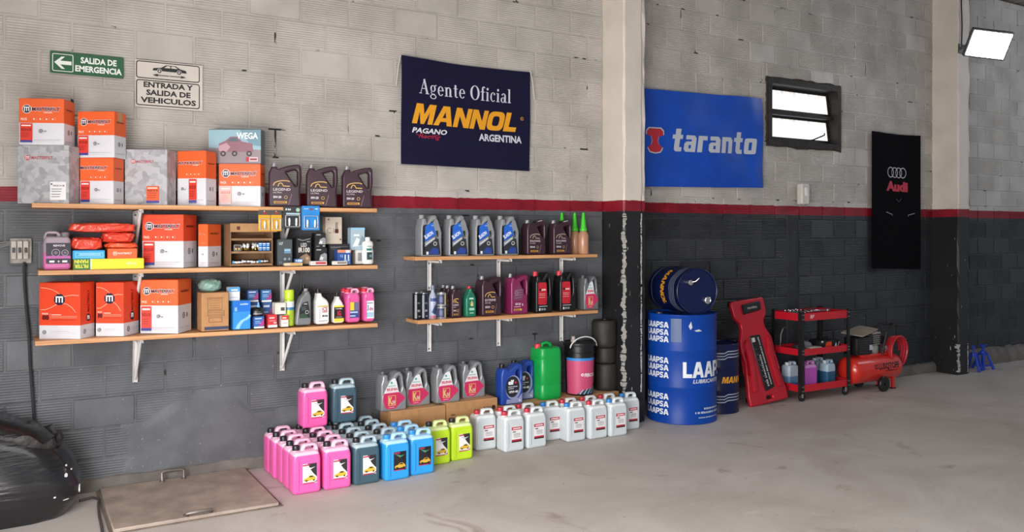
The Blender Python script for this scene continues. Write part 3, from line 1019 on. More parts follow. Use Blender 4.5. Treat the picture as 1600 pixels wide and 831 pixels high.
M_BLACKC = mat('black_towel', '#08080c', 0.95, spec=0.1, var=0.2, scale=10, bump=0.2, bscale=200)
def draw_a(P, W, H):
    g = '#bdbdc4'
    for k in range(4): P.ring((0.375 + 0.085 * k) * W, 0.715 * H, 0.058, 0.009, g, ry=0.058)
    P.text('Audi', 0.50 * W, 0.580 * H, 0.095, '#b3213c', 0.06, width=0.46 * W, align='c')
    P.line([(0.27 * W, 0.418 * H), (0.40 * W, 0.402 * H), (0.395 * W, 0.392 * H)], 0.008, '#8f8f94')
    P.line([(0.86 * W, 0.418 * H), (0.73 * W, 0.402 * H), (0.735 * W, 0.392 * H)], 0.008, '#8f8f94')
    P.line([(0.48 * W, 0.52 * H), (0.54 * W, 0.50 * H), (0.60 * W, 0.525 * H)], 0.012, '#20222c')
banner('car_towel', 'black cloth with four silver rings and red lettering on the far wall', 'banner', 7.765, 8.605, 1.185, 1.155, 2.632, 2.632, M_BLACKC,
    lambda a, b: 0.008 + 0.006 * math.sin(8 * a), draw_a, 0.01)

# ---- window: rusty steel frame, two tilted frosted panes
M_FRAME = mat('dark_window_steel', '#2c2724', 0.6, 0.3, var=0.35, scale=20, bump=0.3, bscale=60)
def pane_material():
    m = bpy.data.materials.new('frosted_lit_pane'); m.use_nodes = True
    nt = m.node_tree; N, Lk = nt.nodes, nt.links; b = N['Principled BSDF']
    tc = N.new('ShaderNodeTexCoord')
    mp = N.new('ShaderNodeMapping'); mp.inputs['Scale'].default_value = (26, 1, 3); Lk.new(tc.outputs['Object'], mp.inputs['Vector'])
    no = N.new('ShaderNodeTexNoise'); no.inputs['Scale'].default_value = 1.0; no.inputs['Detail'].default_value = 5; Lk.new(mp.outputs[0], no.inputs['Vector'])
    sep = N.new('ShaderNodeSeparateXYZ'); Lk.new(tc.outputs['Object'], sep.inputs[0])
    a = N.new('ShaderNodeMath'); a.operation = 'MULTIPLY_ADD'; a.inputs[1].default_value = 5.0; a.inputs[2].default_value = -1.05; Lk.new(sep.outputs['Z'], a.inputs[0])
    ad = N.new('ShaderNodeMath'); ad.operation = 'ADD'; Lk.new(no.outputs['Fac'], ad.inputs[0]); Lk.new(a.outputs[0], ad.inputs[1])
    r = N.new('ShaderNodeValToRGB'); r.color_ramp.elements[0].position = 0.35; r.color_ramp.elements[1].position = 1.0
    r.color_ramp.elements[0].color = (0.95, 0.95, 0.92, 1); r.color_ramp.elements[1].color = (0.16, 0.13, 0.11, 1)
    Lk.new(ad.outputs[0], r.inputs['Fac'])
    Lk.new(r.outputs['Color'], b.inputs['Base Color']); Lk.new(r.outputs['Color'], b.inputs['Emission Color'])
    b.inputs['Emission Strength'].default_value = 0.80
    b.inputs['Roughness'].default_value = 0.5
    return m
M_PANE = pane_material()
x0, x1, z0, z1 = WIN
wn = empty('window_1', (x0, 0, z0)); tag(wn, 'steel framed window with two tilted frosted panes', kind='structure')
W, H = x1 - x0, z1 - z0
mb = MB(); f = 0.055
for a in ((0, f, f, H - f), (W - f, W, f, H - f), (0, W, 0, f), (0, W, H - f, H)):
    mb.box(a[0], a[1], -0.022, 0.12, a[2], a[3], M_FRAME)
mb.box(f, W - f, 0.03, 0.06, H / 2 - 0.015, H / 2 + 0.015, M_FRAME)
mb.build('window_frame', wn, smooth=0)
for k, (a, b_) in enumerate(((f + .01, H / 2 - 0.01), (H / 2 + 0.012, H - f - .005))):
    h = b_ - a
    T = Matrix.Translation((0, 0.075, a)) @ Matrix.Rotation(-0.13, 4, 'X')
    mb = MB(); wl, wr = f + 0.008, W - f - 0.008
    for q in ((wl, wl + .025, .03, h - .028), (wr - .025, wr, .03, h - .028), (wl, wr, 0, .03), (wl, wr, h - .028, h)):
        mb.box(q[0], q[1], -0.012, 0.012, q[2], q[3], M_FRAME, T)
    sash = mb.build('sash', wn, smooth=0)
    mb = MB(); mb.box(wl + 0.02, wr - 0.02, -0.003, 0.003, 0.02, h - 0.02, M_PANE)
    pn = mb.build('pane', sash, smooth=0); pn.matrix_local = T
mb = MB(); mb.tube([(W * .50, -0.02, f + .01), (W * .56, -0.05, f + .02), (W * .70, -0.07, f + .075), (W * .70, -0.07, f + .095)], 0.007, M_FRAME, 8)
mb.build('window_latch', wn)
rnd = random.Random(4)
mb = MB(); n = 60          # broken mortar edge round the frame
per = [(i / n * 4) for i in range(n)]
def edge_pt(t, o):
    s, q = int(t), t - int(t)
    return {0: (-o + (W + 2 * o) * q, -o), 1: (W + o, -o + (H + 2 * o) * q), 2: (W + o - (W + 2 * o) * q, H + o), 3: (-o, H + o - (H + 2 * o) * q)}[s]
ri, ro = [], []
for t in per:
    o = rnd.uniform(0.006, 0.026)
    a, b_ = edge_pt(t, -0.012), edge_pt(t, o)
    ri.append((a[0], -0.020, a[1])); ro.append((b_[0], -0.002, b_[1]))
mb.rings([ro, ri], mat('window_grime', '#39302b', 0.9, var=0.4, scale=30), (False, False))
mb.build('mortar_edge', wn, smooth=0)

# ---- small white dispenser below the window
px = at(1249, 303, 0.0)
dsp = empty('wall_dispenser', (px.x, -0.014, px.z - 0.075), 0, 'small white dispenser on the wall under the window', 'dispenser')
mb = MB(); mb.slab(rrect(-0.055, -0.03, 0.055, 0.175, 0.02), [], 0.07, 0.012, mat('dispenser_white', '#cfcac2', 0.35), Matrix.Translation((0, -0.032, 0))); mb.build('body', dsp)
mb = MB(); mb.slab(rrect(-0.018, 0.05, 0.018, 0.14, 0.016), [], 0.006, 0.002, mat('dispenser_window', '#f0efec', 0.2), Matrix.Translation((0, -0.069, 0)), steps=1); mb.build('viewing_slot', dsp)
mb = MB(); mb.lathe([(0.02, -0.045), (0.016, -0.03)], mat('dispenser_nozzle', '#8a8784', 0.5), 12, Matrix.Translation((0, -0.035, 0))); mb.build('nozzle', dsp)

# ---- breaker box and its cable on the left
p = at(32, 391, 0.0)
bk = empty('breaker_box', (p.x, -0.014, p.z), 0, 'small grimy circuit breaker panel on the wall beside the shelves', 'breaker')
Mb = mat('grimy_plastic', '#a39c94', 0.6, var=0.25, scale=25)
mb = MB(); mb.box(-0.052, 0.056, -0.012, 0.0, -0.075, 0.07, Mb, bev=0.003); mb.build('back_plate', bk)
for k in range(3):
    mb = MB(); x = -0.034 + 0.03 * k
    mb.box(x - 0.0135, x + 0.0135, -0.045, -0.012, -0.05, 0.055, mat('breaker_body', '#b5aea6', 0.5, var=0.15, scale=30), bev=0.003); o = mb.build('breaker', bk)
    mb = MB(); mb.box(x - 0.007, x + 0.007, -0.058, -0.045, -0.012, 0.016, mat('breaker_toggle', '#3b3a3c', 0.5), bev=0.002); mb.build('toggle', o)
for k in range(3):
    mb = MB()
    mb.tube([(-0.034 + 0.03 * k, -0.035, 0.055), (-0.06 - 0.01 * k, -0.03, 0.05 - 0.012 * k), (-0.17, -0.01, 0.035 - 0.02 * k)], 0.0028, mat('wire_grey', '#8d8a88', 0.5), 6)
    mb.build('wire', bk)
pts = [at(a, b, 0.0) + Vector((0, -0.026 - 0.012 * (i % 2), 0)) for i, (a, b) in enumerate(((38, 409), (38, 440), (41, 480), (45, 520), (47, 570), (50, 610), (53, 650), (56, 690), (60, 730)))]
mb = MB(); mb.tube(pts, 0.008, mat('black_cable', '#2a2c31', 0.5), 8)
tag(mb.build('power_cable'), 'dark cable hanging down the wall from the breaker panel', 'cable')

# ---- flood lamp on the far pillar
lp_c = at(1545, 70, 0.75)
fl = empty('flood_lamp', lp_c, 0, 'lit white flood lamp on an arm fixed to the far pillar', 'lamp')
nrm = (Vector((5.2, -5.0, 0.4)) - lp_c).normalized()
zx = Vector((0, 0, 1)).cross(nrm).normalized(); zy = nrm.cross(zx)
R3 = Matrix((zx, zy, nrm)).transposed().to_4x4() @ Matrix.Rotation(-0.16, 4, 'Z')
M_LAMPB = mat('lamp_housing', '#5a5a5c', 0.45, 0.4)
mb = MB(); mb.box(-0.21, 0.21, -0.15, 0.15, -0.05, 0.0, M_LAMPB, R3, bev=0.008)
mb.build('housing', fl)
def shear_box(mbx, m):
    mbx.box(-0.19, 0.19, -0.13, 0.13, 0.001, 0.006, m, R3)
mb = MB(); shear_box(mb, mat('lamp_panel', '#f4f8ff', 0.4, emit=22.0, var=0.0)); mb.build('light_panel', fl, smooth=0)
arm0 = at(1498, 77, PIL2[2] + 0.0) - lp_c
arm0 = Vector((PIL2[0] + 0.02, -PIL2[2] - 0.005, at(1498, 76, PIL2[2]).z)) - lp_c
arm1 = R3 @ Vector((-0.15, -0.02, -0.05))
mb = MB(); mb.tube([arm0, arm0.lerp(arm1, 0.5), arm1], 0.018, M_LAMPB, 8); mb.build('arm', fl)
mb = MB(); mb.box(arm0.x - 0.03, arm0.x + 0.06, arm0.y - 0.012, arm0.y + 0.004, arm0.z - 0.05, arm0.z + 0.05, M_LAMPB); mb.build('mounting_plate', fl)
mb = MB()
q = Vector((PIL2[0] + 0.03, -PIL2[2] - 0.016, arm0.z + lp_c.z))
mb.tube([q + Vector((0.0, 0, 0.02)), q + Vector((0.012, 0, 0.25)), q + Vector((-0.004, 0, 0.5)), Vector((q.x, q.y, 4.15))], 0.008, mat('black_cable', '#2a2c31', 0.5), 6)
tag(mb.build('lamp_cable'), 'thin black cable running up the far pillar from the lamp', 'cable')
# ================================================================== cartons, bottles and jugs
def place_turned(pxA, pxB, pxC, d, phi):
    """a box turned by phi whose front-left, front-right and back-right edges show at pxA, pxB, pxC; d: distance of the front-right edge from the wall"""
    B = at(pxB, CY, d)
    ux = (math.cos(phi), math.sin(phi)); uy = (-math.sin(phi), math.cos(phi))
    w = meet((B.x, B.y), (-ux[0], -ux[1]), pxA)
    dep = meet((B.x, B.y), uy, pxC)
    c = Vector((B.x - ux[0] * w / 2 + uy[0] * dep / 2, B.y - ux[1] * w / 2 + uy[1] * dep / 2, 0))
    A = (B.x - ux[0] * w, B.y - ux[1] * w)
    return w, dep, c, A, (B.x, B.y)

def carton_body(w, dep, h, bands, top=None):
    """closed carton with folded edges; bands [(z from, z to, material)] as printed board"""
    mb = MB(); e = 0.0025
    x, y = w / 2, dep / 2
    def loop(z, i=0.0):
        a, b = x - i, y - i
        return [(-a + e, -b, z), (a - e, -b, z), (a, -b + e, z), (a, b - e, z), (a - e, b, z), (-a + e, b, z), (-a, b - e, z), (-a, -b + e, z)]
    for (z0, z1, m) in bands:
        mb.rings([loop(z0), loop(z1)], m, (z0 <= 0, False))
    m = top or bands[-1][2]
    mb.rings([loop(h), loop(h + 0.0015, 0.002)], m, (False, True))
    # the two top flaps meeting in a narrow seam
    mb.box(-x + 0.004, x - 0.004, -y + 0.004, -0.001, h + 0.0015, h + 0.0028, m)
    mb.box(-x + 0.004, x - 0.004, 0.001, y - 0.004, h + 0.0015, h + 0.0028, m)
    return mb

def carton(name, label, cat, w, dep, h, loc, rz, bands, front=None, right=None, left=None, group=None, top=None, tape=None):
    root = empty(name, loc, rz, label, cat, group)
    carton_body(w, dep, h - 0.003, bands, top).build('carton', root, smooth=0)
    for fn, put, nm in ((front, face_front(-dep / 2), 'front_print'), (right, face_right(w / 2, -dep / 2), 'side_print'), (left, face_left(-w / 2, dep / 2), 'side_print')):
        if fn:
            P = Print(put); fn(P, w if nm == 'front_print' else dep, h)
            P.build(nm, root, smooth=0)
    if tape:
        mb = MB(); t = tape
        mb.box(-w / 2 - .0006, w / 2 + .0006, -0.022, 0.022, h - 0.0002, h + 0.0006, t)
        mb.box(w / 2, w / 2 + .0008, -0.022, 0.022, h - 0.06, h + 0.0004, t)
        mb.build('tape', root, smooth=0)
    return root

ORG = mat('carton_orange', '#e8612a', 0.5, var=0.04)
ORG2 = mat('carton_red_orange', '#e2441f', 0.5, var=0.04)
WHT = mat('carton_white', '#d6d6db', 0.55, var=0.04)
KRAFT = mat('kraft_board', '#b08256', 0.75, var=0.10, scale=20)
KRAFT2 = mat('kraft_board_pale', '#c39a6c', 0.75, var=0.10, scale=14)
BLK = mat('black_plastic', '#141416', 0.35, var=0.1)
NAVY = '#181a33'

def ghost_material():
    m = bpy.data.materials.new('ghosted_grey_print'); m.use_nodes = True
    nt = m.node_tree; N, Lk = nt.nodes, nt.links; b = N['Principled BSDF']
    tc = N.new('ShaderNodeTexCoord')
    vo = N.new('ShaderNodeTexVoronoi'); vo.distance = 'CHEBYCHEV'; vo.inputs['Scale'].default_value = 30; Lk.new(tc.outputs['Object'], vo.inputs['Vector'])
    no = N.new('ShaderNodeTexNoise'); no.inputs['Scale'].default_value = 45; Lk.new(tc.outputs['Object'], no.inputs['Vector'])
    a = N.new('ShaderNodeMath'); a.operation = 'MULTIPLY_ADD'; a.inputs[1].default_value = 0.5; Lk.new(no.outputs['Fac'], a.inputs[0])
    s = N.new('ShaderNodeSeparateColor'); Lk.new(vo.outputs['Color'], s.inputs[0]); Lk.new(s.outputs[0], a.inputs[2])
    r = N.new('ShaderNodeValToRGB'); r.color_ramp.elements[0].color = (*lin('#8e8e92'), 1); r.color_ramp.elements[1].color = (*lin('#b2b2b6'), 1)
    r.color_ramp.elements[0].position = 0.1; r.color_ramp.elements[1].position = 1.0
    Lk.new(a.outputs[0], r.inputs['Fac']); Lk.new(r.outputs['Color'], b.inputs['Base Color']); b.inputs['Roughness'].default_value = 0.5
    return m
GHOST = ghost_material()

def logo_m(P, u, v, r, back=NAVY, fg='#f2f2f4', rim=True):
    if rim: P.disc(u, v, r * 1.12, fg, 8)
    P.disc(u, v, r, back, 8)
    k = r * 0.52
    P.line([(u - k, v - k), (u - k, v + k)], k * .44, fg); P.line([(u, v - k), (u, v + k * .8)], k * .40, fg); P.line([(u + k, v - k), (u + k, v + k)], k * .44, fg)
    P.line([(u - k * 1.2, v + k * .82), (u + k * 1.2, v + k * .82)], k * .44, fg)
def brand(P, u, v, size, width, col=NAVY, halo='#f4f4f4', s='MASTERFILT'):
    if halo: P.text(s, u - size * .06, v - size * .06, size * 1.12, halo, 0.05, width=width + size * .12)
    P.text(s, u, v, size, col, 0.03, width=width)
def ring_icon(P, u, v, r):
    P.disc(u, v, r, '#5c5f64'); P.disc(u, v, r * .62, '#c9c9cb'); P.disc(u, v, r * .35, '#5c5f64')
def mf_front(split=0.5, sticker='left', pale=False, lw=0.62, shift=0.0, pack=True, stk='#d8392b', cut=None):
    def f(P, w, h):
        zs = h * split
        u0 = -w / 2
        r = min(0.095 * w, 0.17 * (h - zs))
        vb = zs + 0.56 * (h - zs)
        ul = u0 + 0.08 * w + r + shift * w
        if cut:
            brand(P, u0 + 0.02 * w, vb - r * 0.42, r * 0.85, cut[1] * w, s=cut[0])
        else:
            logo_m(P, ul, vb, r)
            brand(P, ul + r * 1.25, vb - r * 0.42, r * 0.85, lw * w)
        P.rect(ul + r * 4, vb - r * 0.95, ul + r * 6, vb - r * 0.78, '#f3d9cc')
        vi = zs + 0.13 * (h - zs)
        if pack: P.text('PACK', u0 + 0.05 * w, vi - 0.004, 0.055 * w, '#f6e4da', 0.02, width=0.14 * w)
        for k in range(4):
            uu = u0 + (0.34 + 0.14 * k) * w
            P.disc(uu, vi + 0.003, 0.020 * w, '#f6e4da', 6); P.rect(uu + 0.055 * w, vi - 0.008, uu + 0.061 * w, vi + 0.014, '#f0b090')
        if sticker:
            su = u0 + (0.04 * w if sticker == 'left' else 0.42 * w)
            sc = '#f0b3aa' if pale else stk
            P.rect(su, zs * 0.20, su + 0.27 * w, zs * 0.97, sc)
            P.rect(su, zs * 0.10, su + 0.27 * w, zs * 0.20, '#e9d3d6' if pale else '#3b3f8f')
            P.rect(su + 0.03 * w, zs * 0.84, su + 0.24 * w, zs * 0.90, '#f4e0da')
            P.text('PACK N 38', su + 0.025 * w, zs * 0.62, zs * 0.12, '#8a2019' if not pale else '#c9776c', 0.03, width=0.22 * w)
            for q in (0.50, 0.42, 0.34): P.rect(su + 0.03 * w, zs * q, su + (0.16 + 0.08 * q) * w, zs * (q + .03), '#a33026' if not pale else '#dc9a92')
        ri = u0 + (0.50 if sticker != 'right' else 0.20) * w
        ring_icon(P, ri, zs * 0.62, 0.036 * w + 0.002)
        P.text('AIR', ri + 0.065 * w, zs * 0.58, 0.028 * w, '#55575c', 0.03)
        P.rect(u0 + 0.34 * w, zs * 0.20, u0 + 0.94 * w, zs * 0.215, '#a8a8ac'); P.rect(u0 + 0.34 * w, zs * 0.13, u0 + 0.8 * w, zs * 0.14, '#b8b8bc')
    return f
def mf_side(split=0.5):
    def f(P, w, h):
        zs = h * split
        ring_icon(P, w * 0.42, zs * 0.62, 0.10 * w)
        P.rect(w * 0.62, zs * 0.54, w * 0.68, zs * 0.70, '#3a3c40')
        P.text('MASTERFILT', w * 0.2, h * 0.76, 0.06 * w, '#3c2018', 0.02, width=0.6 * w)
        P.rect(w * 0.1, zs * 0.18, w * 0.8, zs * 0.20, '#b0b0b4')
    return f
def mf_bands(h, split=0.5, o=None):
    return [(0, h * split, WHT), (h * split, h - 0.003, o or ORG)]

def jug_mat(name, liquid, above, level, rough=0.32, sub=0.10):
    """coloured liquid seen through a clear canister: paler above the filling line"""
    m = bpy.data.materials.new(name); m.use_nodes = True
    nt = m.node_tree; N, Lk = nt.nodes, nt.links; b = N['Principled BSDF']
    tc = N.new('ShaderNodeTexCoord'); sep = N.new('ShaderNodeSeparateXYZ'); Lk.new(tc.outputs['Object'], sep.inputs[0])
    mr = N.new('ShaderNodeMapRange'); mr.inputs[1].default_value = level - 0.003; mr.inputs[2].default_value = level + 0.003; Lk.new(sep.outputs['Z'], mr.inputs[0])
    no = N.new('ShaderNodeTexNoise'); no.inputs['Scale'].default_value = 12; Lk.new(tc.outputs['Object'], no.inputs['Vector'])
    def c(hx):
        r = N.new('ShaderNodeValToRGB'); k = lin(hx)
        r.color_ramp.elements[0].color = (*[q * .93 for q in k], 1); r.color_ramp.elements[1].color = (*[min(1, q * 1.07) for q in k], 1)
        Lk.new(no.outputs['Fac'], r.inputs['Fac']); return r.outputs['Color']
    x = N.new('ShaderNodeMix'); x.data_type = 'RGBA'; Lk.new(mr.outputs[0], x.inputs[0]); Lk.new(c(liquid), x.inputs[6]); Lk.new(c(above), x.inputs[7])
    Lk.new(x.outputs[2], b.inputs['Base Color'])
    b.inputs['Roughness'].default_value = rough
    b.inputs['Subsurface Weight'].default_value = sub; b.inputs['Subsurface Radius'].default_value = (0.02, 0.02, 0.02)
    return m

def sc(pts, w, h, x0=0.0):
    return [((p[0] + x0) * w, p[1] * h) for p in pts]

def cap_mesh(r, hh, m, n=20):
    """ridged screw cap"""
    mb = MB()
    prof = [(1.0, 0), (1.0, 0.86), (0.93, 1.0), (0.0, 1.0)]
    rr = []
    for q, z in prof[:3]:
        rr.append([(r * q * (1.0 if i % 2 else 0.94) * math.cos(2 * PI * i / n), r * q * (1.0 if i % 2 else 0.94) * math.sin(2 * PI * i / n), hh * z) for i in range(n)])
    mb.rings(rr, m)
    return mb

# ---- five litre canister with a loop handle
def canister(label, mtl, cap_hex, w=0.165, h=0.285, dep=0.125, lab=None, group=None, name='fluid_jug', cat='jug', loc=(0, 0, 0), rz=0.0):
    root = empty(name, loc, rz, label, cat, group)
    mb = MB()
    body = rounded(sc([(-.5, 0), (.5, 0), (.5, .74), (.40, .87), (-.40, .87), (-.5, .78)], w, h), [.022, .022, .03, .02, .012, .02], 3)
    mb.slab(body, [], dep, 0.016, mtl)
    hd = rounded(sc([(.49, .60), (.49, .90), (.40, 1.0), (-.05, 1.0), (-.15, .93), (-.19, .80), (-.10, .60)], w, h), .016, 3)
    hole = rounded(sc([(.02, .865), (.33, .865), (.36, .90), (.31, .945), (.06, .945), (.0, .90)], w, h), .008, 2)
    mb.slab(hd, [hole], 0.042, 0.012, mtl, steps=2)
    # neck and the vertical moulded rib by the left edge
    mb.lathe([(0.021, h * .85), (0.019, h * .885)], mtl, 16, Matrix.Translation((-.30 * w, 0, 0)), (False, True))
    mb.slab(rounded(sc([(-.44, .10), (-.30, .10), (-.30, .70), (-.36, .74), (-.44, .70)], w, h), .006, 2), [], 0.010, 0.003, mtl, Matrix.Translation((0, -dep / 2, 0)), steps=2)
    mb.build('canister', root)
    cp = cap_mesh(0.0225, h * 0.095, mat('cap_' + cap_hex[1:], cap_hex, 0.4)).build('cap', root)
    cp.location = (-.30 * w, 0, h * .882)
    if lab:
        P = Print(face_front(-dep / 2)); lab(P, w, h); P.build('paper_label', root, smooth=0)
    return root

def lab_car(bg='#ecebea', dark='#2b2a2e', top='#cfcfd2', cornr='#b4354f', x0=-.17, x1=.34, z0=.21, z1=.62, car='#d9b43a'):
    def f(P, w, h):
        a, b, c, d = x0 * w, z0 * h, x1 * w, z1 * h
        W, H = c - a, d - b
        P.rect(a, b, c, d, bg)
        P.poly([(a + .35 * W, d), (c, d), (c, b + .30 * H), (a + .72 * W, b + .52 * H), (a + .55 * W, b + .70 * H)], dark)
        P.poly([(a + .10 * W, d - .10 * H), (a + .60 * W, d - .22 * H), (c - .1 * W, d - .18 * H), (a + .5 * W, d - .32 * H)], top)
        P.rect(a, d - .10 * H, a + .5 * W, d - .03 * H, cornr)
        P.poly([(a, b), (a + .75 * W, b), (c, b + .14 * H), (c, b + .05 * H), (c, b), (a, b)][:4] + [(a, b + .06 * H)], cornr)
        y = lambda q: b + (.12 + q) * H
        P.poly([(a + .06 * W, y(.06)), (a + .10 * W, y(.14)), (a + .34 * W, y(.19)), (a + .48 * W, y(.28)), (a + .70 * W, y(.28)), (a + .86 * W, y(.19)), (a + .94 * W, y(.10)), (a + .90 * W, y(.03)), (a + .14 * W, y(.01))], car)
        P.poly([(a + .42 * W, y(.19)), (a + .51 * W, y(.26)), (a + .68 * W, y(.26)), (a + .78 * W, y(.19))], '#3a3020')
        P.poly([(a + .10 * W, y(.04)), (a + .40 * W, y(.03)), (a + .40 * W, y(.06)), (a + .12 * W, y(.08))], '#8a6a1e')
        for q in (.26, .78): P.disc(a + q * W, y(.03), .06 * W, '#1c1b1d', 10)
    return f
def lab_text(band='#b7293f', dark='#3a2025', x0=-.16, x1=.34, z0=.22, z1=.62):
    def f(P, w, h):
        a, b, c, d = x0 * w, z0 * h, x1 * w, z1 * h
        W, H = c - a, d - b
        P.rect(a, b, c, d, '#e8e6e6')
        P.rect(a, d - .22 * H, c, d - .03 * H, band); P.rect(a, b + .02 * H, c, b + .20 * H, band); P.rect(a, b + .02 * H, c, b + .11 * H, dark)
        P.rect(a + .12 * W, d - .16 * H, a + .88 * W, d - .09 * H, '#e9dada')
        P.rect(a + .10 * W, d - .36 * H, a + .40 * W, d - .30 * H, '#4a4a50')
        for q in (.44, .52, .62): P.rect(a + (.15 + q * .1) * W, d - (q + .035) * H, a + .85 * W, d - q * H, '#9a9aa0')
    return f

# ---- oil jugs moulded in one piece with their handle
OUT_A = ([(0, 0), (.98, 0), (.955, .36), (1.0, .64), (.985, .93), (.93, .975), (.78, .975), (.52, .93), (.27, .86), (.26, .915), (.08, .915), (.05, .85), (0, .78)],
         [(.53, .80), (.80, .855), (.86, .83), (.86, .50), (.82, .47)])
OUT_B = ([(0, 0), (1.0, 0), (1.0, .52), (.90, .60), (.76, .96), (.70, 1.0), (.52, .985), (.30, .78), (.27, .92), (.07, .92), (.05, .80), (0, .70)],
         [(.63, .80), (.70, .87), (.74, .84), (.90, .56), (.86, .48), (.78, .46), (.74, .60)])
OUT_C = ([(0, 0), (1.0, 0), (1.0, .46), (.90, .62), (.86, .90), (.76, .99), (.60, .97), (.36, .79), (.28, .78), (.27, .93), (.07, .93), (.05, .78), (0, .70)],
         [(.58, .72), (.66, .87), (.75, .87), (.81, .58), (.76, .46), (.66, .46), (.58, .58)])
OUT_D = ([(0, 0), (1, 0), (1, .55), (.96, .80), (.80, .92), (.50, .84), (.40, .92), (.16, .92), (.13, .84), (0, .74)], None)     # one litre flask
OUT_E = ([(0, 0), (1, 0), (1, .60), (.90, .70), (.70, .82), (.62, .86), (.62, .93), (.34, .93), (.34, .86), (.10, .70), (0, .60)], None)

def oil_jug(name, label, out, w, h, dep, mtl, cap_m, lab=None, group=None, capx=0.17, capr=0.095, cap0=0.905, cap1=1.0, bev=0.012, loc=(0, 0, 0), rz=0.0, cat='oil jug', round_=0.016, extra=None):
    root = empty(name, loc, rz, label, cat, group)
    outer, hole = out
    mb = MB()
    mb.slab(rounded(sc(outer, w, h, -.5), round_, 3), [rounded(sc(hole, w, h, -.5), 0.007, 2)] if hole else [], dep, bev, mtl)
    mb.build('bottle', root)
    cp = cap_mesh(capr * w, h * (cap1 - cap0), cap_m).build('cap', root)
    cp.location = ((capx - .5) * w, 0, h * cap0)
    P = Print(face_front(-dep / 2))
    if lab:
        lab(P, w, h)
        P.build('printed_label', root, smooth=0)
    if extra: extra(root, w, h, dep)
    return root

def X(f, w): return (f - .5) * w
def lab_mannol(name1, name2, grade, gold='#c9a35a'):
    def f(P, w, h):
        x = lambda q: X(q, w)
        # swept outline of a car, then the lettering
        P.line([(x(.14), .49 * h), (x(.18), .55 * h), (x(.26), .58 * h), (x(.40), .60 * h), (x(.55), .60 * h), (x(.64), .58 * h)], .006, gold)
        P.line([(x(.28), .47 * h), (x(.31), .53 * h), (x(.36), .55 * h), (x(.41), .53 * h), (x(.44), .48 * h), (x(.64), .475 * h)], .006, gold)
        P.text(name1, x(.14), .375 * h, .055 * h, '#cfc7c9', 0.01, width=.52 * w)
        P.text(name2, x(.14), .315 * h, .035 * h, '#bdb3b6', 0.01, width=.26 * w)
        P.text(grade, x(.14), .205 * h, .05 * h, '#d8d2d4', 0.03, width=.24 * w)
        P.ring(x(.52), .225 * h, .038 * h, .010 * h, gold, 12)
        P.rect(x(.16), .085 * h, x(.55), .135 * h, '#d59a33')
        P.text('MANNOL', x(.19), .093 * h, .034 * h, '#3a2430', 0.05, width=.33 * w, shear=.2)
        P.line([(x(.60), .05 * h), (x(.70), .30 * h)], .003, '#8a7480')
    return f
# ================================================================== long shelves on the left
def tbox(label, A, B, C, top_py, z0, phi, d=0.295, name='filter_box', cat='box', bands=None, split=0.5, front=None, side=None, o=None, tape=None, group='filter cartons on the long shelves', hmin=None):
    w, dep, c, PA, PB = place_turned(A, B, C, d, math.radians(phi))
    h = z_at(PA, top_py) - z0 if hmin is None else hmin
    c.z = z0
    b = bands(h) if bands else mf_bands(h, split, o)
    carton(name, label, cat, w, dep, h, c, math.radians(phi), b, front, side, group=group, tape=tape)
    return z0 + h, c

TAPE = mat('parcel_tape', '#b98a5e', 0.3, var=0.1)
ghost = lambda h: [(0, h - .003, GHOST)]
def ghost_front(sticker):
    def f(P, w, h):
        logo_m(P, -.5 * w + .20 * w, .78 * h, .055 * w, '#c0525a', '#d9d9dc', rim=False)
        P.text('MASTERFILT', -.5 * w + .275 * w, .755 * h, .06 * w, '#b5525a', 0.02, width=.42 * w)
        if sticker == 'white':
            P.rect(.14 * w, .06 * h, .45 * w, .37 * h, '#e2e2e4'); P.text('PACK N 38', .20 * w, .29 * h, .032 * w, '#3a3a40', .03, width=.22 * w); P.disc(.17 * w, .33 * h, .018 * w, '#3a3a40')
            for q in (.24, .20, .15, .11): P.rect(.17 * w, q * h, (.30 + q * .3) * w, (q + .012) * h, '#7a7a80')
        else:
            P.rect(.02 * w, .08 * h, .32 * w, .34 * h, '#df5a2c'); P.rect(.02 * w, .04 * h, .32 * w, .08 * h, '#3c4496')
            P.rect(.05 * w, .295 * h, .28 * w, .315 * h, '#f3d6cc'); P.text('PACK N 38', .045 * w, .245 * h, .035 * w, '#5a1c12', .03, width=.24 * w)
            for q in (.21, .17, .13): P.rect(.05 * w, q * h, (.20 + q * .3) * w, (q + .01) * h, '#a33820')
    return f
z, c = tbox('grey patterned filter carton at the left end of the top shelf', 27, 107.5, 124, 226, ZS1, -28, 0.30, bands=ghost, front=ghost_front('white'))
tbox('orange and white filter carton stacked on the leftmost grey carton', 29.5, 100, 117, 153, z, -24, 0.28, split=.47, front=mf_front(.47), side=mf_side(.47))
z, c = tbox('orange and white filter carton under another, right of the leftmost grey carton', 124.5, 177, 193.5, 246, ZS1, -33, 0.285, split=.5, front=mf_front(.5, cut=('MASTERFILT', .80), pack=False), side=mf_side(.5), tape=None)
tbox('taped orange and white filter carton on top of the second stack', 121, 178.5, 197, 174, z, -34, 0.29, split=.48, front=mf_front(.48), side=mf_side(.48), tape=TAPE)
tbox('grey patterned filter carton with an orange sticker, mid top shelf', 194.5, 261, 275, 233, ZS1, -30, 0.29, bands=ghost, front=ghost_front('orange'))
tbox('orange and white filter carton half behind the stickered grey carton', 277, 321.5, 338, 236, ZS1, -42, 0.285, split=.5, front=mf_front(.5, 'right', cut=('ASTERFILT', .86), pack=False), side=mf_side(.5))
z, c = tbox('orange and white filter carton under the picture box', 341.5, 407, 414, 255.5, ZS1, -28, 0.28, split=.48, front=mf_front(.48, 'left', pale=True), side=mf_side(.48))
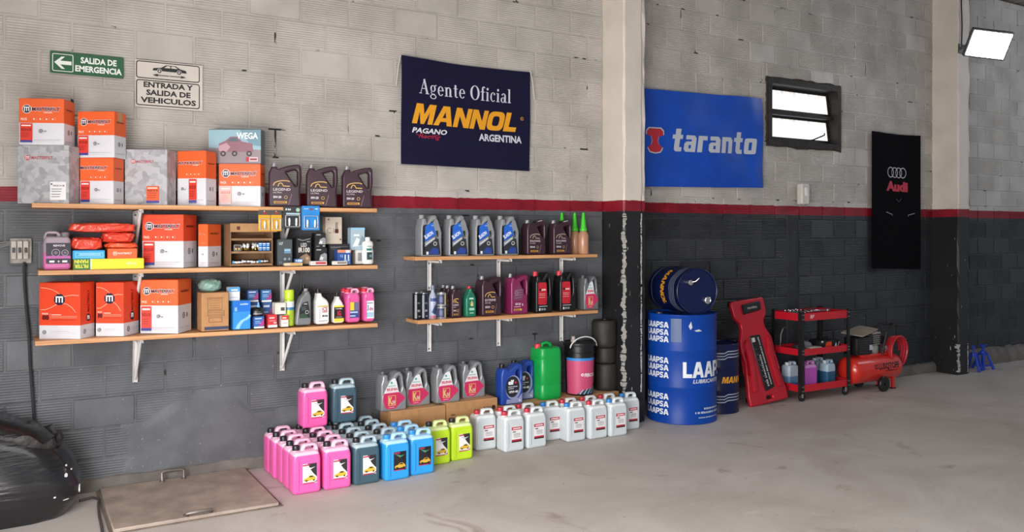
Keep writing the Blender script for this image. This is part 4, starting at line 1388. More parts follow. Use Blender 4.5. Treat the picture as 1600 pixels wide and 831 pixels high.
def wega_front(P, w, h):
    x = lambda q: (q - .5) * w
    P.poly([(x(0), .45 * h), (x(1), .40 * h), (x(1), h * .98), (x(0), h * .98)], '#8fb2be')
    P.poly([(x(0), .02 * h), (x(1), .02 * h), (x(1), .40 * h), (x(0), .46 * h)], '#8d8286')
    P.poly([(x(.60), .98 * h), (x(1), .98 * h), (x(1), .5 * h), (x(.8), .55 * h)], '#6f92a2')
    # dusty red pick-up truck in a desert
    P.poly([(x(.18), .34 * h), (x(.20), .58 * h), (x(.32), .66 * h), (x(.42), .78 * h), (x(.56), .78 * h), (x(.64), .64 * h), (x(.84), .58 * h), (x(.86), .34 * h)], '#8d6470')
    P.poly([(x(.36), .64 * h), (x(.43), .75 * h), (x(.54), .75 * h), (x(.59), .64 * h)], '#5c6674')
    P.poly([(x(.18), .50 * h), (x(.34), .60 * h), (x(.42), .48 * h), (x(.34), .34 * h), (x(.20), .36 * h)], '#b9949f')
    for q in (.28, .50, .78): P.disc(x(q), .29 * h, .055 * w, '#40383c', 10); P.disc(x(q), .29 * h, .025 * w, '#8d8488', 8)
    P.text('WEGA', x(.54), .72 * h, .17 * h, '#e9eef0', 0.03, width=.41 * w)
    P.rect(x(.72), .06 * h, x(.95), .19 * h, '#c9b6ba'); P.rect(x(.72), .06 * h, x(.78), .19 * h, '#b2283a'); P.rect(x(.80), .10 * h, x(.93), .15 * h, '#8d2f3b')
tbox('blue picture box with a truck print, highest on the top shelf', 326, 407.5, 414, 201.5, z, -30, 0.285, name='picture_box', bands=lambda h: [(0, h - .003, mat('slate_board', '#51616c', 0.5))], front=wega_front)

# three dark plum oil jugs at the right end of the top shelf
PLUM = mat('plum_plastic', '#38222c', 0.32, var=0.08)
SILV = mat('silver_cap', '#a7a7a9', 0.35, 0.6)
jug_h = z_at((1.75, -.25), 258.5) - ZS1
plum = oil_jug('oil_jug', 'dark plum oil jug with silver cap, nearest the cartons', OUT_A, 0.205, jug_h + .004, 0.10, PLUM, SILV, lab_mannol('LEGEND', 'ULTRA', '0W-20'), 'plum oil jugs on the top shelf')
for i, (a, b, lb) in enumerate(((417.5, 473, 'dark plum oil jug with silver cap, standing right beside the cartons'), (475.5, 530, 'dark plum oil jug with silver cap, middle of three'), (531.5, 584, 'dark plum oil jug with silver cap, at the right end of the top shelf'))):
    xc, w = span(a, b, 0.27, 0.10)
    o = plum if i == 0 else copy_tree(plum)
    o['label'] = lb
    o.location = (xc, -0.22, ZS1); o.rotation_euler = (0, 0, math.radians(-14))

# ------------------------------------------------------------------ middle shelf
# pink cleaner canister
xc, w = span(66.5, 111, 0.27, 0.10)
def lab_pink(P, w, h):
    P.rect(-.40 * w, .17 * h, .48 * w, .70 * h, '#241b2c')
    P.text('REMOVE', -.14 * w, .61 * h, .05 * h, '#d9c9d6', .02, width=.42 * w)
    for q, r in ((-.05, .16), (.28, .13)): P.ring(q * w, .45 * h, r * w, .03 * w, '#8d8790', 14); P.disc(q * w, .45 * h, r * w * .45, '#6a646c', 8)
    P.rect(-.40 * w, .30 * h, .48 * w, .37 * h, '#b25a9c'); P.rect(-.28 * w, .20 * h, -.10 * w, .25 * h, '#e3dde2'); P.rect(.18 * w, .20 * h, .36 * w, .25 * h, '#e3dde2'); P.disc(.05 * w, .225 * h, .04 * w, '#b9b2b8', 8)
pk = canister('pink cleaner canister with a dark label at the left end of the middle shelf', jug_mat('pink_half_full', '#c76a9f', '#9b8c97', 0.10), '#777078', w, z_at((xc, -.25), 361.5) - ZS2, 0.10, lab_pink, loc=(xc, -0.22, ZS2), name='cleaner_canister', cat='canister')
for k_ in KIDS[pk.name]:          # this one carries its handle on the left and its cap on the right
    if 'label' not in k_.name: k_.scale.x, k_.location.x = -1, -k_.location.x
    else: k_.location.y = -.0052
def abox(label, a, b, top_py, z0, d, dep, col, front=None, name='parts_box', cat='box', group=None, hgt=None, bands=None, left=None, rz=0.0, top=None):
    xc, w = span(a, b, d, dep)
    h = hgt if hgt else z_at((xc, -d), top_py) - z0
    m = col if not isinstance(col, str) else mat('board_' + col.lstrip('#'), col, 0.5, var=0.04)
    carton(name, label, cat, w, dep, h, (xc, -d + dep / 2, z0), rz, bands(h) if bands else [(0, h - .003, m)], front, None, left, group, top)
    return z0 + h
def f_yellow(P, w, h):
    P.rect(-.5 * w, 0, -.27 * w, h, '#2f7a3a'); P.text('MANN', -.30 * w, .92 * h, .32 * h, '#e8dc3c', .03, width=.19 * w, flip=True); P.text('FILTER', -.30 * w, .48 * h, .32 * h, '#e8dc3c', .03, width=.19 * w, flip=True)
    P.rect(-.27 * w, 0, -.255 * w, h, '#f0f0ec'); P.text('FILTER', .38 * w, .62 * h, .2 * h, '#f5f2c0', .02, width=.14 * w, flip=True)
zy = abox('flat yellow and green filter box lying under the wrapped filters', 112, 225, 404, ZS2, 0.28, 0.20, '#e8d92e', f_yellow, name='filter_box')
def f_cyan(P, w, h):
    frame_print(P, -.42 * w, .18 * h, .45 * w, .72 * h, .004, .003, '#8fd0ea'); P.rect(-.34 * w, .38 * h, .38 * w, .44 * h, '#b9e0f0'); P.rect(-.30 * w, .52 * h, .36 * w, .60 * h, '#a5d8ee')
zb = abox('small cyan filter box on the yellow box', 111, 164, 391, zy, 0.27, 0.16, '#2f9fd6', f_cyan, name='filter_box')
def f_or(P, w, h):
    logo_m(P, -.25 * w, .5 * h, .20 * h, '#e07038', '#f2ded2', rim=True); P.text('MASTERFILT', -.15 * w, .42 * h, .18 * h, '#f4e6dc', .02, width=.46 * w)
zo = abox('small orange filter box on the yellow box', 164, 214.5, 388, zy, 0.27, 0.16, ORG, f_or, name='filter_box')

def lump(w, dep, h, seed, m, pw=2.6, crumple=0.10, nu=40, nv=18, flat=0.5):
    """a plump wrapped package: a rounded block pulled about by creases, standing on z = 0"""
    rnd = random.Random(seed)
    ph = [rnd.uniform(0, 6.28) for _ in range(10)]
    mb = MB(); rr = []
    for j in range(nv + 1):
        t = -PI / 2 + PI * j / nv
        ct, st = math.copysign(abs(math.cos(t)) ** (2 / pw), math.cos(t)), math.copysign(abs(math.sin(t)) ** (2 / pw), math.sin(t))
        ring = []
        for i in range(nu):
            a = 2 * PI * i / nu
            ca, sa = math.copysign(abs(math.cos(a)) ** (2 / pw), math.cos(a)), math.copysign(abs(math.sin(a)) ** (2 / pw), math.sin(a))
            k = 1 + crumple * (0.5 * math.sin(3 * a + 4 * t + ph[0]) * math.sin(2 * t + ph[1]) + 0.3 * math.sin(9 * a - 6 * t + ph[2]) + 0.25 * abs(math.sin(7 * a + 9 * t + ph[3])))
            z = h / 2 + st * h / 2 * (k if st > 0 else 1.0)
            ring.append((ca * ct * w / 2 * k, sa * ct * dep / 2 * k, max(0.0, z)))
        rr.append(ring)
    mb.rings(rr, m)
    return mb
RED_F = mat('red_film', '#d8442f', 0.22, var=0.14, bump=1.0, bscale=26, coat=0.4)
ORG_F = mat('orange_film', '#e4572f', 0.22, var=0.14, bump=1.0, bscale=35, coat=0.3)
def bag(label, a, b, top_py, z0, d, dep, m, seed, cat='package', tailp=True, prints=None):
    xc, w = span(a, b, d, dep)
    h = z_at((xc, -d + dep / 2), top_py) - z0
    root = empty('wrapped_filter', (xc, -d + dep / 2, z0), 0, label, cat, 'filters wrapped in red plastic')
    lump(w * .97, dep, h, seed, m, 4.0, .16, 48, 22).build('film_wrap', root, smooth=70)
    mb = MB()      # crimped end of the film
    n = 9
    for s in ((-1, 1) if tailp else (1,)):
        r0, r1 = [], []
        for i in range(n):
            y = -dep * .3 + dep * .6 * i / (n - 1)
            r0.append((s * w * .46, y, h * .5 + (.004 if i % 2 else -.004))); r1.append((s * w * .495, y * 1.0, h * .45 + (.008 if i % 2 else -.006)))
        mb.rings([r0, r1], m, (False, False), closed=False)
    mb.build('film_seam', root, smooth=0)
    if prints:
        P = Print(lambda u, v, hh: (u, -dep * .5 - .003 - hh, v)); prints(P, w, h); P.build('printed_strip', root, smooth=0)
    return z0 + h
zl = bag('red plastic wrapped filter on the cyan box with a blue printed edge', 109, 160, 371.5, zb, 0.27, 0.15, RED_F, 2)
def p_strip(P, w, h):
    P.rect(-.42 * w, .25 * h, .45 * w, .30 * h, '#f0b59a')
zm = bag('flat orange plastic wrapped filter on the small orange box', 161, 216, 379, zo, 0.275, 0.16, ORG_F, 3)
zn = bag('crumpled red wrapped filter on the flat orange one', 156, 210, 363, zm, 0.265, 0.15, RED_F, 5)
bag('long red wrapped filter lying across the top of the pile', 107.5, 212, 349, max(zl, zn), 0.27, 0.16, RED_F, 8)

tbox('large orange and white filter carton on the middle shelf', 222, 286.5, 307.5, 335, ZS2, -33, 0.30, split=.5, front=mf_front(.5, stk='#d33428'), side=mf_side(.5), o=mat('carton_vermilion', '#e04a26', 0.5, var=.04))
tbox('smaller orange and white filter carton behind the large middle-shelf one', 309.5, 324.6, 345.5, 350, ZS2, -40, 0.26, split=.48, front=mf_front(.48, None, cut=('LT', .5), pack=False), side=mf_side(.48))

# ---- cardboard display rack with bulbs and spark plugs
a = at(349, 400, 0.06).x; b = at(425, 400, 0.26).x
RW, RD, RH = b - a, 0.20, z_at((1.2, -.25), 349) - ZS2
rk = empty('bulb_rack', ((a + b) / 2, -0.17, ZS2), 0, 'brown cardboard rack with three open trays of bulbs', 'rack')
CB = mat('rack_board', '#8a6a4c', 0.8, var=0.15, scale=14)
mb = MB(); mb.box(-RW / 2, RW / 2, RD / 2 - .004, RD / 2, 0, RH, CB); mb.build('back_panel', rk, smooth=0)
for s in (-1, 1):
    mb = MB(); mb.box(s * RW / 2 - .002, s * RW / 2 + .002, -RD / 2, RD / 2 - .004, 0, RH * .98, CB); mb.build('side_panel', rk, smooth=0)
for k, zf in enumerate((0.01, 0.30, 0.60)):
    mb = MB(); z0 = zf * RH + .018; M_ = Matrix.Translation((0, 0, z0)) @ Matrix.Rotation(0.16, 4, 'X')
    mb.box(-RW / 2 + .003, RW / 2 - .003, -RD / 2 - .005, RD / 2 - .012, 0, .004, CB, M_); mb.box(-RW / 2 + .003, RW / 2 - .003, -RD / 2 - .007, -RD / 2 - .003, 0, .013, CB, M_)
    mb.build('tray', rk, smooth=0)
mb = MB(); mb.box(-RW / 2 - .004, RW / 2 + .03, -RD / 2 - .004, -RD / 2, RH * .80, RH * 1.0, mat('rack_header', '#a77f55', 0.75, var=.1)); hdp = mb.build('header_panel', rk, smooth=0)
P = Print(face_front(-RD / 2 - .004)); P.rect(-RW * .36, RH * .85, -RW * .28, RH * .93, '#5a2c1c'); P.build('header_mark', hdp, smooth=0)
rx, ry = (a + b) / 2, -0.17
BRASS = mat('brass', '#b59a52', 0.3, 0.8); CHRM = mat('chrome', '#c9c9cc', 0.2, 0.9); GLASSY = mat('bulb_glass', '#e3e6e8', 0.1, var=.02, coat=.5)
def small_bulb(label, loc, rot):
    r = empty('bulb', loc, 0, label, 'bulb', 'small bulbs in the cardboard rack', rot)
    mb = MB(); mb.lathe([(.0065, 0), (.0065, .012), (.0075, .013), (.0075, .016)], BRASS, 10); mb.build('base', r)
    mb = MB(); mb.lathe([(.005, .016), (.009, .024), (.009, .031), (.005, .037), (.001, .039)], GLASSY, 10); mb.build('glass', r)
    return r
rnd = random.Random(11)
b0 = small_bulb('loose small brass bulb heaped in the middle tray of the cardboard rack', (0, 0, 0), (0, 0, 0))
zt = ZS2 + .30 * RH + .012
for k in range(14):
    o = b0 if k == 0 else copy_tree(b0)
    o.location = (rx - RW * .22 + RW * .40 * ((k % 7) / 6) + rnd.uniform(-.006, .006), ry - RD * .42 + .028 * (k // 7) + rnd.uniform(-.004, .004), zt + .010 + .012 * (k // 7) * 1.0)
    o.rotation_euler = (rnd.uniform(-.5, .9), rnd.uniform(-.9, .9), rnd.uniform(0, 6))
def tiny(name, label, cat, x, y, z, w, d, h, col, group, front=None, rz=0):
    m = mat('board_' + col.lstrip('#'), col, .5, var=.04)
    r = empty(name, (x, y, z), rz, label, cat, group)
    mb = MB(); mb.box(-w / 2, w / 2, -d / 2, d / 2, 0, h, m, bev=.0012); mb.build('carton', r, smooth=0)
    P = Print(face_front(-d / 2)); (front or (lambda P, w, h: (P.rect(-.4 * w, .6 * h, .4 * w, .85 * h, '#e8eef4'), P.rect(-.35 * w, .2 * h, .3 * w, .3 * h, '#d0dce8'))))(P, w, h); P.build('front_print', r, smooth=0)
    return r
for k in range(6):
    tiny('bulb_box', 'tiny blue and white bulb box, %s row, %s, in the middle rack tray' % (('lower', 'upper')[k // 3], ('left', 'middle', 'right')[k % 3]), 'box', rx + RW * .22 + .024 * (k % 3), ry - RD * .36, zt + .004 + .026 * (k // 3), .022, .03, .025, '#2d78c4', 'tiny blue bulb boxes in the rack')
tiny('bulb_tin', 'small clear tin of gold bulbs at the left of the middle rack tray', 'tin', rx - RW * .33, ry - RD * .36, zt + .002, .045, .03, .042, '#4a443c', None, lambda P, w, h: (P.disc(-.2 * w, .35 * h, .006, '#d7c27a', 8), P.disc(.2 * w, .35 * h, .006, '#d7c27a', 8), frame_print(P, -.46 * w, .05 * h, .46 * w, .95 * h, .002, .002, '#b9b5ac')))
zt0 = ZS2 + .014
for k, (u, col, lb) in enumerate(((-.36, '#4aa3d6', 'blue-ended spark plug at the left of the bottom rack tray'), (-.14, '#d9d9dc', 'white-ended spark plug in the middle of the bottom rack tray'), (.08, '#e3e3e6', 'white-ended spark plug nearest the blue one in the bottom tray'), (.26, '#3f97d2', 'blue-ended spark plug at the right of the bottom rack tray'))):
    r = empty('spark_plug', (rx + u * RW, ry - RD * .42, zt0 + .012 + .004 * (k % 2)), 0, lb, 'spark plug', 'spark plugs in the rack', (0, PI / 2, .15 * (k - 1.5)))
    mb = MB(); mb.lathe([(.006, -.01), (.007, .0), (.007, .022), (.0045, .024), (.0045, .04)], mat('porcelain', '#e6e6e6', .2), 10); mb.build('insulator', r)
    mb = MB(); mb.lathe([(.010, -.022), (.010, -.012), (.006, -.010)], mat('cap_' + col[1:], col, .4), 6); mb.build('end_cap', r)
    mb = MB(); mb.lathe([(.0085, .002), (.0085, .010)], CHRM, 6); mb.build('hex_nut', r)

# ---- blister packs hooked over the front of the top shelf
def blister(label, a, b, t, bt, bg, bulbs, head, d=0.309, frame=None, metal='#d7d7d2'):
    p0, p1 = at(a, bt, d), at(b, t, d)
    w, h = p1.x - p0.x, p1.z - p0.z
    r = empty('bulb_blister_pack', ((p0.x + p1.x) / 2, -d, p0.z), 0, label, 'blister pack', 'blister packs hanging from the top shelf')
    mb = MB(); mb.slab(rrect(-w / 2, 0, w / 2, h, .006), [], .002, .0006, mat('board_' + bg[1:], bg, .4, var=.04), steps=1); mb.build('card', r)
    P = Print(face_front(-.001)); head(P, w, h); P.build('front_print', r, smooth=0)
    mb = MB(); mb.slab(rrect(-w * .40, h * .06, w * .40, h * .60, .008), [rrect(-w * .36, h * .09, w * .36, h * .57, .006)], .012, .003, mat('clear_shell', '#b9bcc0', .1, var=.02, coat=.6), Matrix.Translation((0, -.007, 0)), steps=2); mb.build('clear_shell', r)
    for u in bulbs:
        T = Matrix.Translation((u * w, -.010, h * .12))
        mb = MB(); mb.lathe([(.0075, 0), (.0085, .012), (.0125, .013), (.0125, .016), (.006, .018)], mat('board_metal', metal, .25, .7), 10, T); bb = mb.build('bulb', r)
        mb = MB(); mb.lathe([(.006, .018), (.0075, .030), (.0065, .044), (.002, .050)], GLASSY, 10, T); mb.build('glass', bb)
    return r
YEL = '#d9a32c'
def h_yel(P, w, h):
    P.rect(-.5 * w, .76 * h, .5 * w, h * .99, '#4d4a4a'); P.rect(-.12 * w, .80 * h, .2 * w, .90 * h, '#9b2f34'); P.disc(-.02 * w, .93 * h, .05 * w, '#c9c5c0', 8)
blister('yellow blister pack with one bulb, leftmost of those hanging', 403.7, 422.5, 328, 361, YEL, (0,), h_yel)
blister('yellow blister pack with one bulb, beside the black pack', 423.3, 440, 328, 361, YEL, (0,), h_yel)
def h_blk(P, w, h):
    P.marks(-.38 * w, .82 * h, .3 * w, .08 * h, '#e6e6e6', 2, shear=.2); P.disc(.30 * w, .84 * h, .11 * w, '#9fc3b4', 10); P.rect(-.34 * w, .62 * h, .42 * w, .70 * h, '#a9c4d2')
    P.poly([(-.45 * w, .1 * h), (.1 * w, .1 * h), (.3 * w, .55 * h), (-.2 * w, .5 * h)], '#2f3338')
blister('black and silver blister pack with two headlamp bulbs', 442.4, 470.9, 322.6, 356.5, '#3a3d40', (-.18, .2), h_blk)
def h_blu(P, w, h):
    P.marks(-.38 * w, .86 * h, .24 * w, .04 * h, '#cfe0f0', 3); P.rect(-.05 * w, .82 * h, .12 * w, .90 * h, '#8a3c50'); P.rect(.24 * w, .86 * h, .40 * w, .90 * h, '#cfe0f0')
blister('bright blue blister pack with two headlamp bulbs', 471.5, 499.2, 322, 359.5, '#2f86cf', (-.2, .22), h_blu)

# ---- bulb cartons on the right half of the middle shelf
G_B = 'bulb cartons on the middle shelf'
def f_h7(P, w, h):
    P.text('H7', -.38 * w, .78 * h, .10 * h, '#c9cdd0', .03, width=.26 * w); P.rect(-.05 * w, .46 * h, .38 * w, .64 * h, '#6f97b4'); P.rect(-.02 * w, .56 * h, .35 * w, .60 * h, '#b9cedb')
    P.disc(0, .24 * h, .09 * w, '#8fa0aa', 10); P.disc(.28 * w, .24 * h, .08 * w, '#8fa0aa', 10); P.text('11', -.36 * w, .06 * h, .09 * h, '#9aa2a6', .02)
abox('dark grey bulb carton with pale blue print beside the rack', 428, 457, 373.6, ZS2, .22, .08, '#4a5154', f_h7, name='bulb_carton', group=G_B)
def f_led(P, w, h):
    P.text('LED', -.22 * w, .66 * h, .13 * h, '#cfcfcf', .02, width=.40 * w); P.text('IR100', -.38 * w, .46 * h, .17 * h, '#e4dfd6', .02, width=.76 * w)
    P.poly([(-.45 * w, .05 * h), (.45 * w, .05 * h), (.40 * w, .30 * h), (.15 * w, .42 * h), (-.2 * w, .32 * h), (-.4 * w, .22 * h)], '#8d745c'); P.disc(-.1 * w, .2 * h, .09 * w, '#c9b59b', 9); P.disc(.2 * w, .24 * h, .10 * w, '#b79f84', 9)
    P.line([(-.42 * w, .93 * h), (-.1 * w, .88 * h), (.42 * w, .95 * h)], .004, '#9c9c9c'); P.rect(.18 * w, .82 * h, .4 * w, .86 * h, '#8a8a8a')
abox('black bulb carton with big white lettering and a spark picture', 457.3, 486.6, 370.5, ZS2, .25, .09, '#1b1a1c', f_led, name='bulb_carton', group=G_B)
def f_car(P, w, h):
    P.rect(-.40 * w, .84 * h, 0, .92 * h, '#9a9a9e'); P.poly([(-.2 * w, .25 * h), (-.05 * w, .58 * h), (.3 * w, .70 * h), (.48 * w, .62 * h), (.48 * w, .22 * h)], '#8e9194'); P.poly([(-.15 * w, .30 * h), (-.02 * w, .50 * h), (.2 * w, .42 * h), (.12 * w, .25 * h)], '#d5d7d9')
    P.rect(-.40 * w, .08 * h, -.1 * w, .13 * h, '#8a8a8e'); P.rect(.2 * w, .08 * h, .42 * w, .16 * h, '#b0b0b4')
zz = abox('lower of two small black bulb boxes with a car picture', 486.8, 511, 387, ZS2, .25, .08, '#202124', f_car, name='bulb_carton', group=G_B)
abox('upper of two small black bulb boxes with a car picture', 486.8, 509, 364, zz, .25, .08, '#202124', f_car, name='bulb_carton', group=G_B)
def f_dk(P, w, h):
    P.marks(-.42 * w, .80 * h, .5 * w, .08 * h, '#7d7f84', 8, shear=.2); P.rect(0, .84 * h, .4 * w, .88 * h, '#5f6166'); P.rect(-.4 * w, .72 * h, .1 * w, .75 * h, '#55575c')
zz = abox('wide charcoal bulb carton under the beige one', 508, 546, 381, ZS2, .19, .08, '#2a2b2e', f_dk, name='bulb_carton', group=G_B)
def f_bei(P, w, h):
    P.rect(-.36 * w, .88 * h, -.26 * w, .94 * h, '#6a5a4c'); P.text('C1', -.42 * w, .40 * h, .20 * h, '#5e5a55', -.015, width=.42 * w)
    P.rect(.06 * w, .40 * h, .28 * w, .55 * h, '#4c2022'); P.rect(.10 * w, .55 * h, .14 * w, .80 * h, '#50484a'); P.rect(.18 * w, .55 * h, .22 * w, .82 * h, '#50484a'); P.rect(.34 * w, .14 * h, .44 * w, .19 * h, '#6a3a3a'); P.rect(-.44 * w, .16 * h, -.2 * w, .175 * h, '#a59c92')
abox('beige bulb carton with a dark lamp picture standing high', 504, 534.5, 339, zz, .18, .06, '#c4b8a9', f_bei, name='bulb_carton', group=G_B)
def f_osr(P, w, h):
    P.rect(-.5 * w, .80 * h, .5 * w, .99 * h, '#d98a62'); P.rect(.1 * w, .78 * h, .4 * w, .97 * h, '#c9d4e4'); P.text('12', -.3 * w, .5 * h, .16 * h, '#a9bedd', .02, width=.2 * w)
    for q in (.06, .30): P.rect(q * w - .004, .30 * h, q * w + .004, .66 * h, '#d5e2f2'); P.disc(q * w, .28 * h, .009, '#9db6d6', 8)
    P.rect(-.4 * w, .06 * h, .4 * w, .14 * h, '#7f9bc8')
abox('blue and orange bulb carton in front of the charcoal carton', 522, 548.5, 390, ZS2, .27, .07, '#2b4f94', f_osr, name='bulb_carton', group=G_B)
fl_w = lambda c: (lambda P, w, h: (P.rect(-.2 * w, .2 * h, .44 * w, .8 * h, c), P.rect(-.44 * w, .3 * h, -.26 * w, .7 * h, '#cfc6bc')))
abox('flat white bulb box with small lettering under the blue and orange carton', 518, 543, 0, ZS2, .298, .025, '#e3dfd8', fl_w('#8a8078'), name='bulb_carton', group=G_B, hgt=.024)
abox('flat white and red bulb box before the small black boxes', 482.7, 511, 0, ZS2, .298, .04, '#e6dcd9', fl_w('#b8434a'), name='bulb_carton', group=G_B, hgt=.026)
zz = abox('flat cream and yellow box lying before the black lettered carton', 442, 473, 0, ZS2, .298, .04, '#dcc9a6', fl_w('#c79a4a'), name='bulb_carton', group=G_B, hgt=.018)
abox('small blue box lying on the flat cream box', 459, 473, 0, zz, .295, .03, '#3a5f9a', fl_w('#b9cbe6'), name='bulb_carton', group=G_B, hgt=.026)
zz = abox('small white box under the pale blue carton', 550, 567, 390.5, ZS2, .22, .07, '#d9d6d2', fl_w('#8a8a90'), name='bulb_carton', group=G_B)
def f_pb(P, w, h):
    P.rect(-.5 * w, .90 * h, .5 * w, .99 * h, '#93c6df'); P.poly([(-.4 * w, .15 * h), (-.1 * w, .55 * h), (.2 * w, .45 * h), (.45 * w, .2 * h)], '#e1e8ec'); P.rect(-.3 * w, .62 * h, .1 * w, .70 * h, '#eef2f4'); P.poly([(.0, .2 * h), (.25 * w, .65 * h), (.45 * w, .55 * h), (.45 * w, .2 * h)], '#8599a6')
abox('pale blue-grey bulb carton standing on the small white box', 543, 570, 355.5, zz, .21, .07, '#a3b9c6', f_pb, name='bulb_carton', group=G_B)
# white polish bottle
p = at(574.3, 412, .25)
hb = z_at((p.x, -.25), 370.5) - ZS2
wb = empty('polish_bottle', (p.x, -.25, ZS2), 0, 'white rounded polish bottle at the right end of the middle shelf', 'bottle')
mb = MB(); Msc = Matrix.Scale(.62, 4, (0, 1, 0))
mb.lathe([(.034, 0), (.040, .006), (.041, hb * .45), (.036, hb * .60), (.041, hb * .72), (.036, hb * .82), (.016, hb * .88), (.014, hb * .90)], mat('white_plastic', '#e6e5e3', .35, var=.03), 24, Msc); mb.build('bottle', wb)
cap_mesh(.017, hb * .11, mat('white_plastic', '#e6e5e3', .35)).build('cap', wb).location = (0, 0, hb * .89)
P = Print(lambda u, v, h_: (.0415 * math.sin(u / .0415), -(.0415 * math.cos(u / .0415)) * .63 - .0006 - h_, v)); P.rect(-.018, hb * .50, .022, hb * .58, '#2f7a78', 4); P.rect(-.016, hb * .16, .026, hb * .44, '#28464c', 5); P.disc(.012, hb * .30, .010, '#7b8f92', 10); P.rect(-.014, hb * .64, .020, hb * .67, '#7fa19e', 4); P.build('printed_label', wb, smooth=0)

# ------------------------------------------------------------------ bottom shelf
def f_big(P, w, h):
    u0 = -w / 2; zs = .24 * h
    P.line([(u0 + q * w, v * h) for q, v in ((.04, .91), (.18, .90), (.30, .88), (.42, .84), (.52, .78), (.62, .755), (.80, .78), (.97, .77))], .003, '#f2b79c')
    P.line([(u0 + q * w, v * h) for q, v in ((.04, .52), (.16, .52), (.28, .555), (.40, .60), (.56, .635), (.68, .62), (.80, .56), (.90, .47))], .003, '#f2b79c')
    logo_m(P, u0 + .50 * w, .70 * h, .105 * h, NAVY, '#f2f2f4', rim=False)
    P.text('PACK', u0 + .08 * w, .435 * h, .028 * h, '#f3d9cf', .03, width=.16 * w); P.text('88', u0 + .08 * w, .345 * h, .075 * h, '#5f1414', .05, width=.17 * w)
    P.rect(u0 + .28 * w, .34 * h, u0 + .285 * w, .46 * h, '#f0c0ac')
    P.rect(u0 + .31 * w, .425 * h, u0 + .55 * w, .437 * h, '#f4d4c6')
    for q in (.40, .375): P.rect(u0 + .31 * w, q * h, u0 + .94 * w, (q + .006) * h, '#f0b49c')
    P.rect(u0 + .31 * w, .335 * h, u0 + .92 * w, .341 * h, '#8d2a18')
    ring_icon(P, u0 + .14 * w, .12 * h, .035 * h)
    P.rect(u0 + .30 * w, .13 * h, u0 + .75 * w, .14 * h, '#c5c5c9'); P.rect(u0 + .30 * w, .10 * h, u0 + .92 * w, .107 * h, '#cfcfd3')
def s_big(P, w, h):
    P.text('MASTERFILT', w * .62, .46 * h, w * .13, '#4a1412', .03, width=.40 * h, rot=PI / 2)
    P.disc(w * .55, .36 * h, .15 * w, NAVY, 8); P.text('m', w * .47, .335 * h, .18 * w, '#eeeeee', .05, width=.16 * w)
    ring_icon(P, w * .30, .12 * h, .09 * w)
    P.rect(w * .5, .12 * h, w * .9, .13 * h, '#c5c5c9')
big = lambda h: [(0, .24 * h, WHT), (.24 * h, h - .003, ORG2)]
tbox('red-orange carton with a black octagon emblem, leftmost on the bottom shelf', 61, 125, 148, 441.5, ZS3, -33, .315, bands=big, front=f_big, side=s_big)
tbox('red-orange carton with a black octagon emblem, second on the bottom shelf', 149.5, 193, 217, 441, ZS3, -33, .305, bands=big, front=f_big, side=s_big)
tbox('orange and white filter carton, third along the bottom shelf', 219, 278, 299, 437, ZS3, -33, .325, split=.52, front=mf_front(.52, stk='#d8453a'), side=mf_side(.52))
def f_kraft(P, w, h):
    B = '#7a5636'
    frame_print(P, -.28 * w, .55 * h, .26 * w, .84 * h, .003, .003, B); frame_print(P, -.28 * w, .38 * h, .34 * w, .53 * h, .003, .003, B); frame_print(P, -.24 * w, .22 * h, .26 * w, .35 * h, .003, .003, B)
    for q in (.78, .72, .66, .60): P.rect(-.20 * w, q * h, .18 * w, (q + .012) * h, '#8d6844')
    for q in (.47, .42): P.rect(-.24 * w, q * h, .30 * w, (q + .012) * h, '#8d6844')
    P.rect(-.34 * w, .86 * h, .3 * w, .87 * h, B); P.rect(-.40 * w, .03 * h, .48 * w, .11 * h, '#38415c')
xc, w = span(308, 357.5, .29, .12)
zz = abox('brown kraft carton with a dark blue strip on the bottom shelf', 308, 357.5, 457, ZS3, .29, .14, KRAFT, f_kraft, name='kraft_carton')
xc, w = span(308, 348, .27, .12)
mb = lump(w, .12, z_at((xc, -.22), 436) - zz, 31, mat('sea_green_bag', '#7da095', .35, var=.12, bump=.7, bscale=30), 2.3, .16)
ob = mb.build('plastic_bag', None, (xc, -.21, zz), smooth=50)
tag(ob, 'crumpled sea-green plastic bag on the brown kraft carton', 'bag')
def f_blue(P, w, h):
    P.rect(-.5 * w, .62 * h, .5 * w, h * .99, '#1d6fd0'); P.marks(-.1 * w, .86 * h, .45 * w, .05 * h, '#cfe2f5', 4); P.rect(-.42 * w, .64 * h, -.28 * w, .78 * h, '#7fb4e6')
    for k in range(3):
        P.line([((-.35 + .06 * k) * w, .02 * h), ((-.25 + .06 * k) * w, .16 * h), ((-.05 + .05 * k) * w, .30 * h), ((.22 + .05 * k) * w, .38 * h), (.48 * w, (.40 + .05 * k) * h)], .006 + .004 * k, '#8cc8ee')
zz = abox('tall blue box with pale road curves on the bottom shelf', 358.8, 391.4, 470, ZS3, .29, .10, '#2f8ddb', f_blue)
def f_wb(P, w, h):
    P.rect(-.5 * w, .66 * h, .5 * w, .99 * h, '#4e9bd3'); P.rect(-.3 * w, .74 * h, .3 * w, .84 * h, '#e3edf4'); P.rect(-.36 * w, .2 * h, .3 * w, .26 * h, '#b0b8c0')
abox('small white and blue box on the tall blue box', 353.5, 375, 448.5, zz, .235, .07, '#dfe2e6', f_wb)
def f_sub(c2):
    def f(P, w, h):
        P.poly([(.5 * w, .25 * h), (.5 * w, .80 * h), (-.05 * w, .2 * h), (.35 * w, .2 * h)], c2); P.rect(-.4 * w, .78 * h, .25 * w, .86 * h, '#c9d9ec'); P.rect(-.38 * w, .55 * h, .1 * w, .60 * h, '#9fb9da'); P.rect(-.38 * w, .42 * h, .2 * w, .46 * h, '#9fb9da'); P.rect(-.5 * w, 0, .5 * w, .14 * h, '#e6e6ea')
    return f
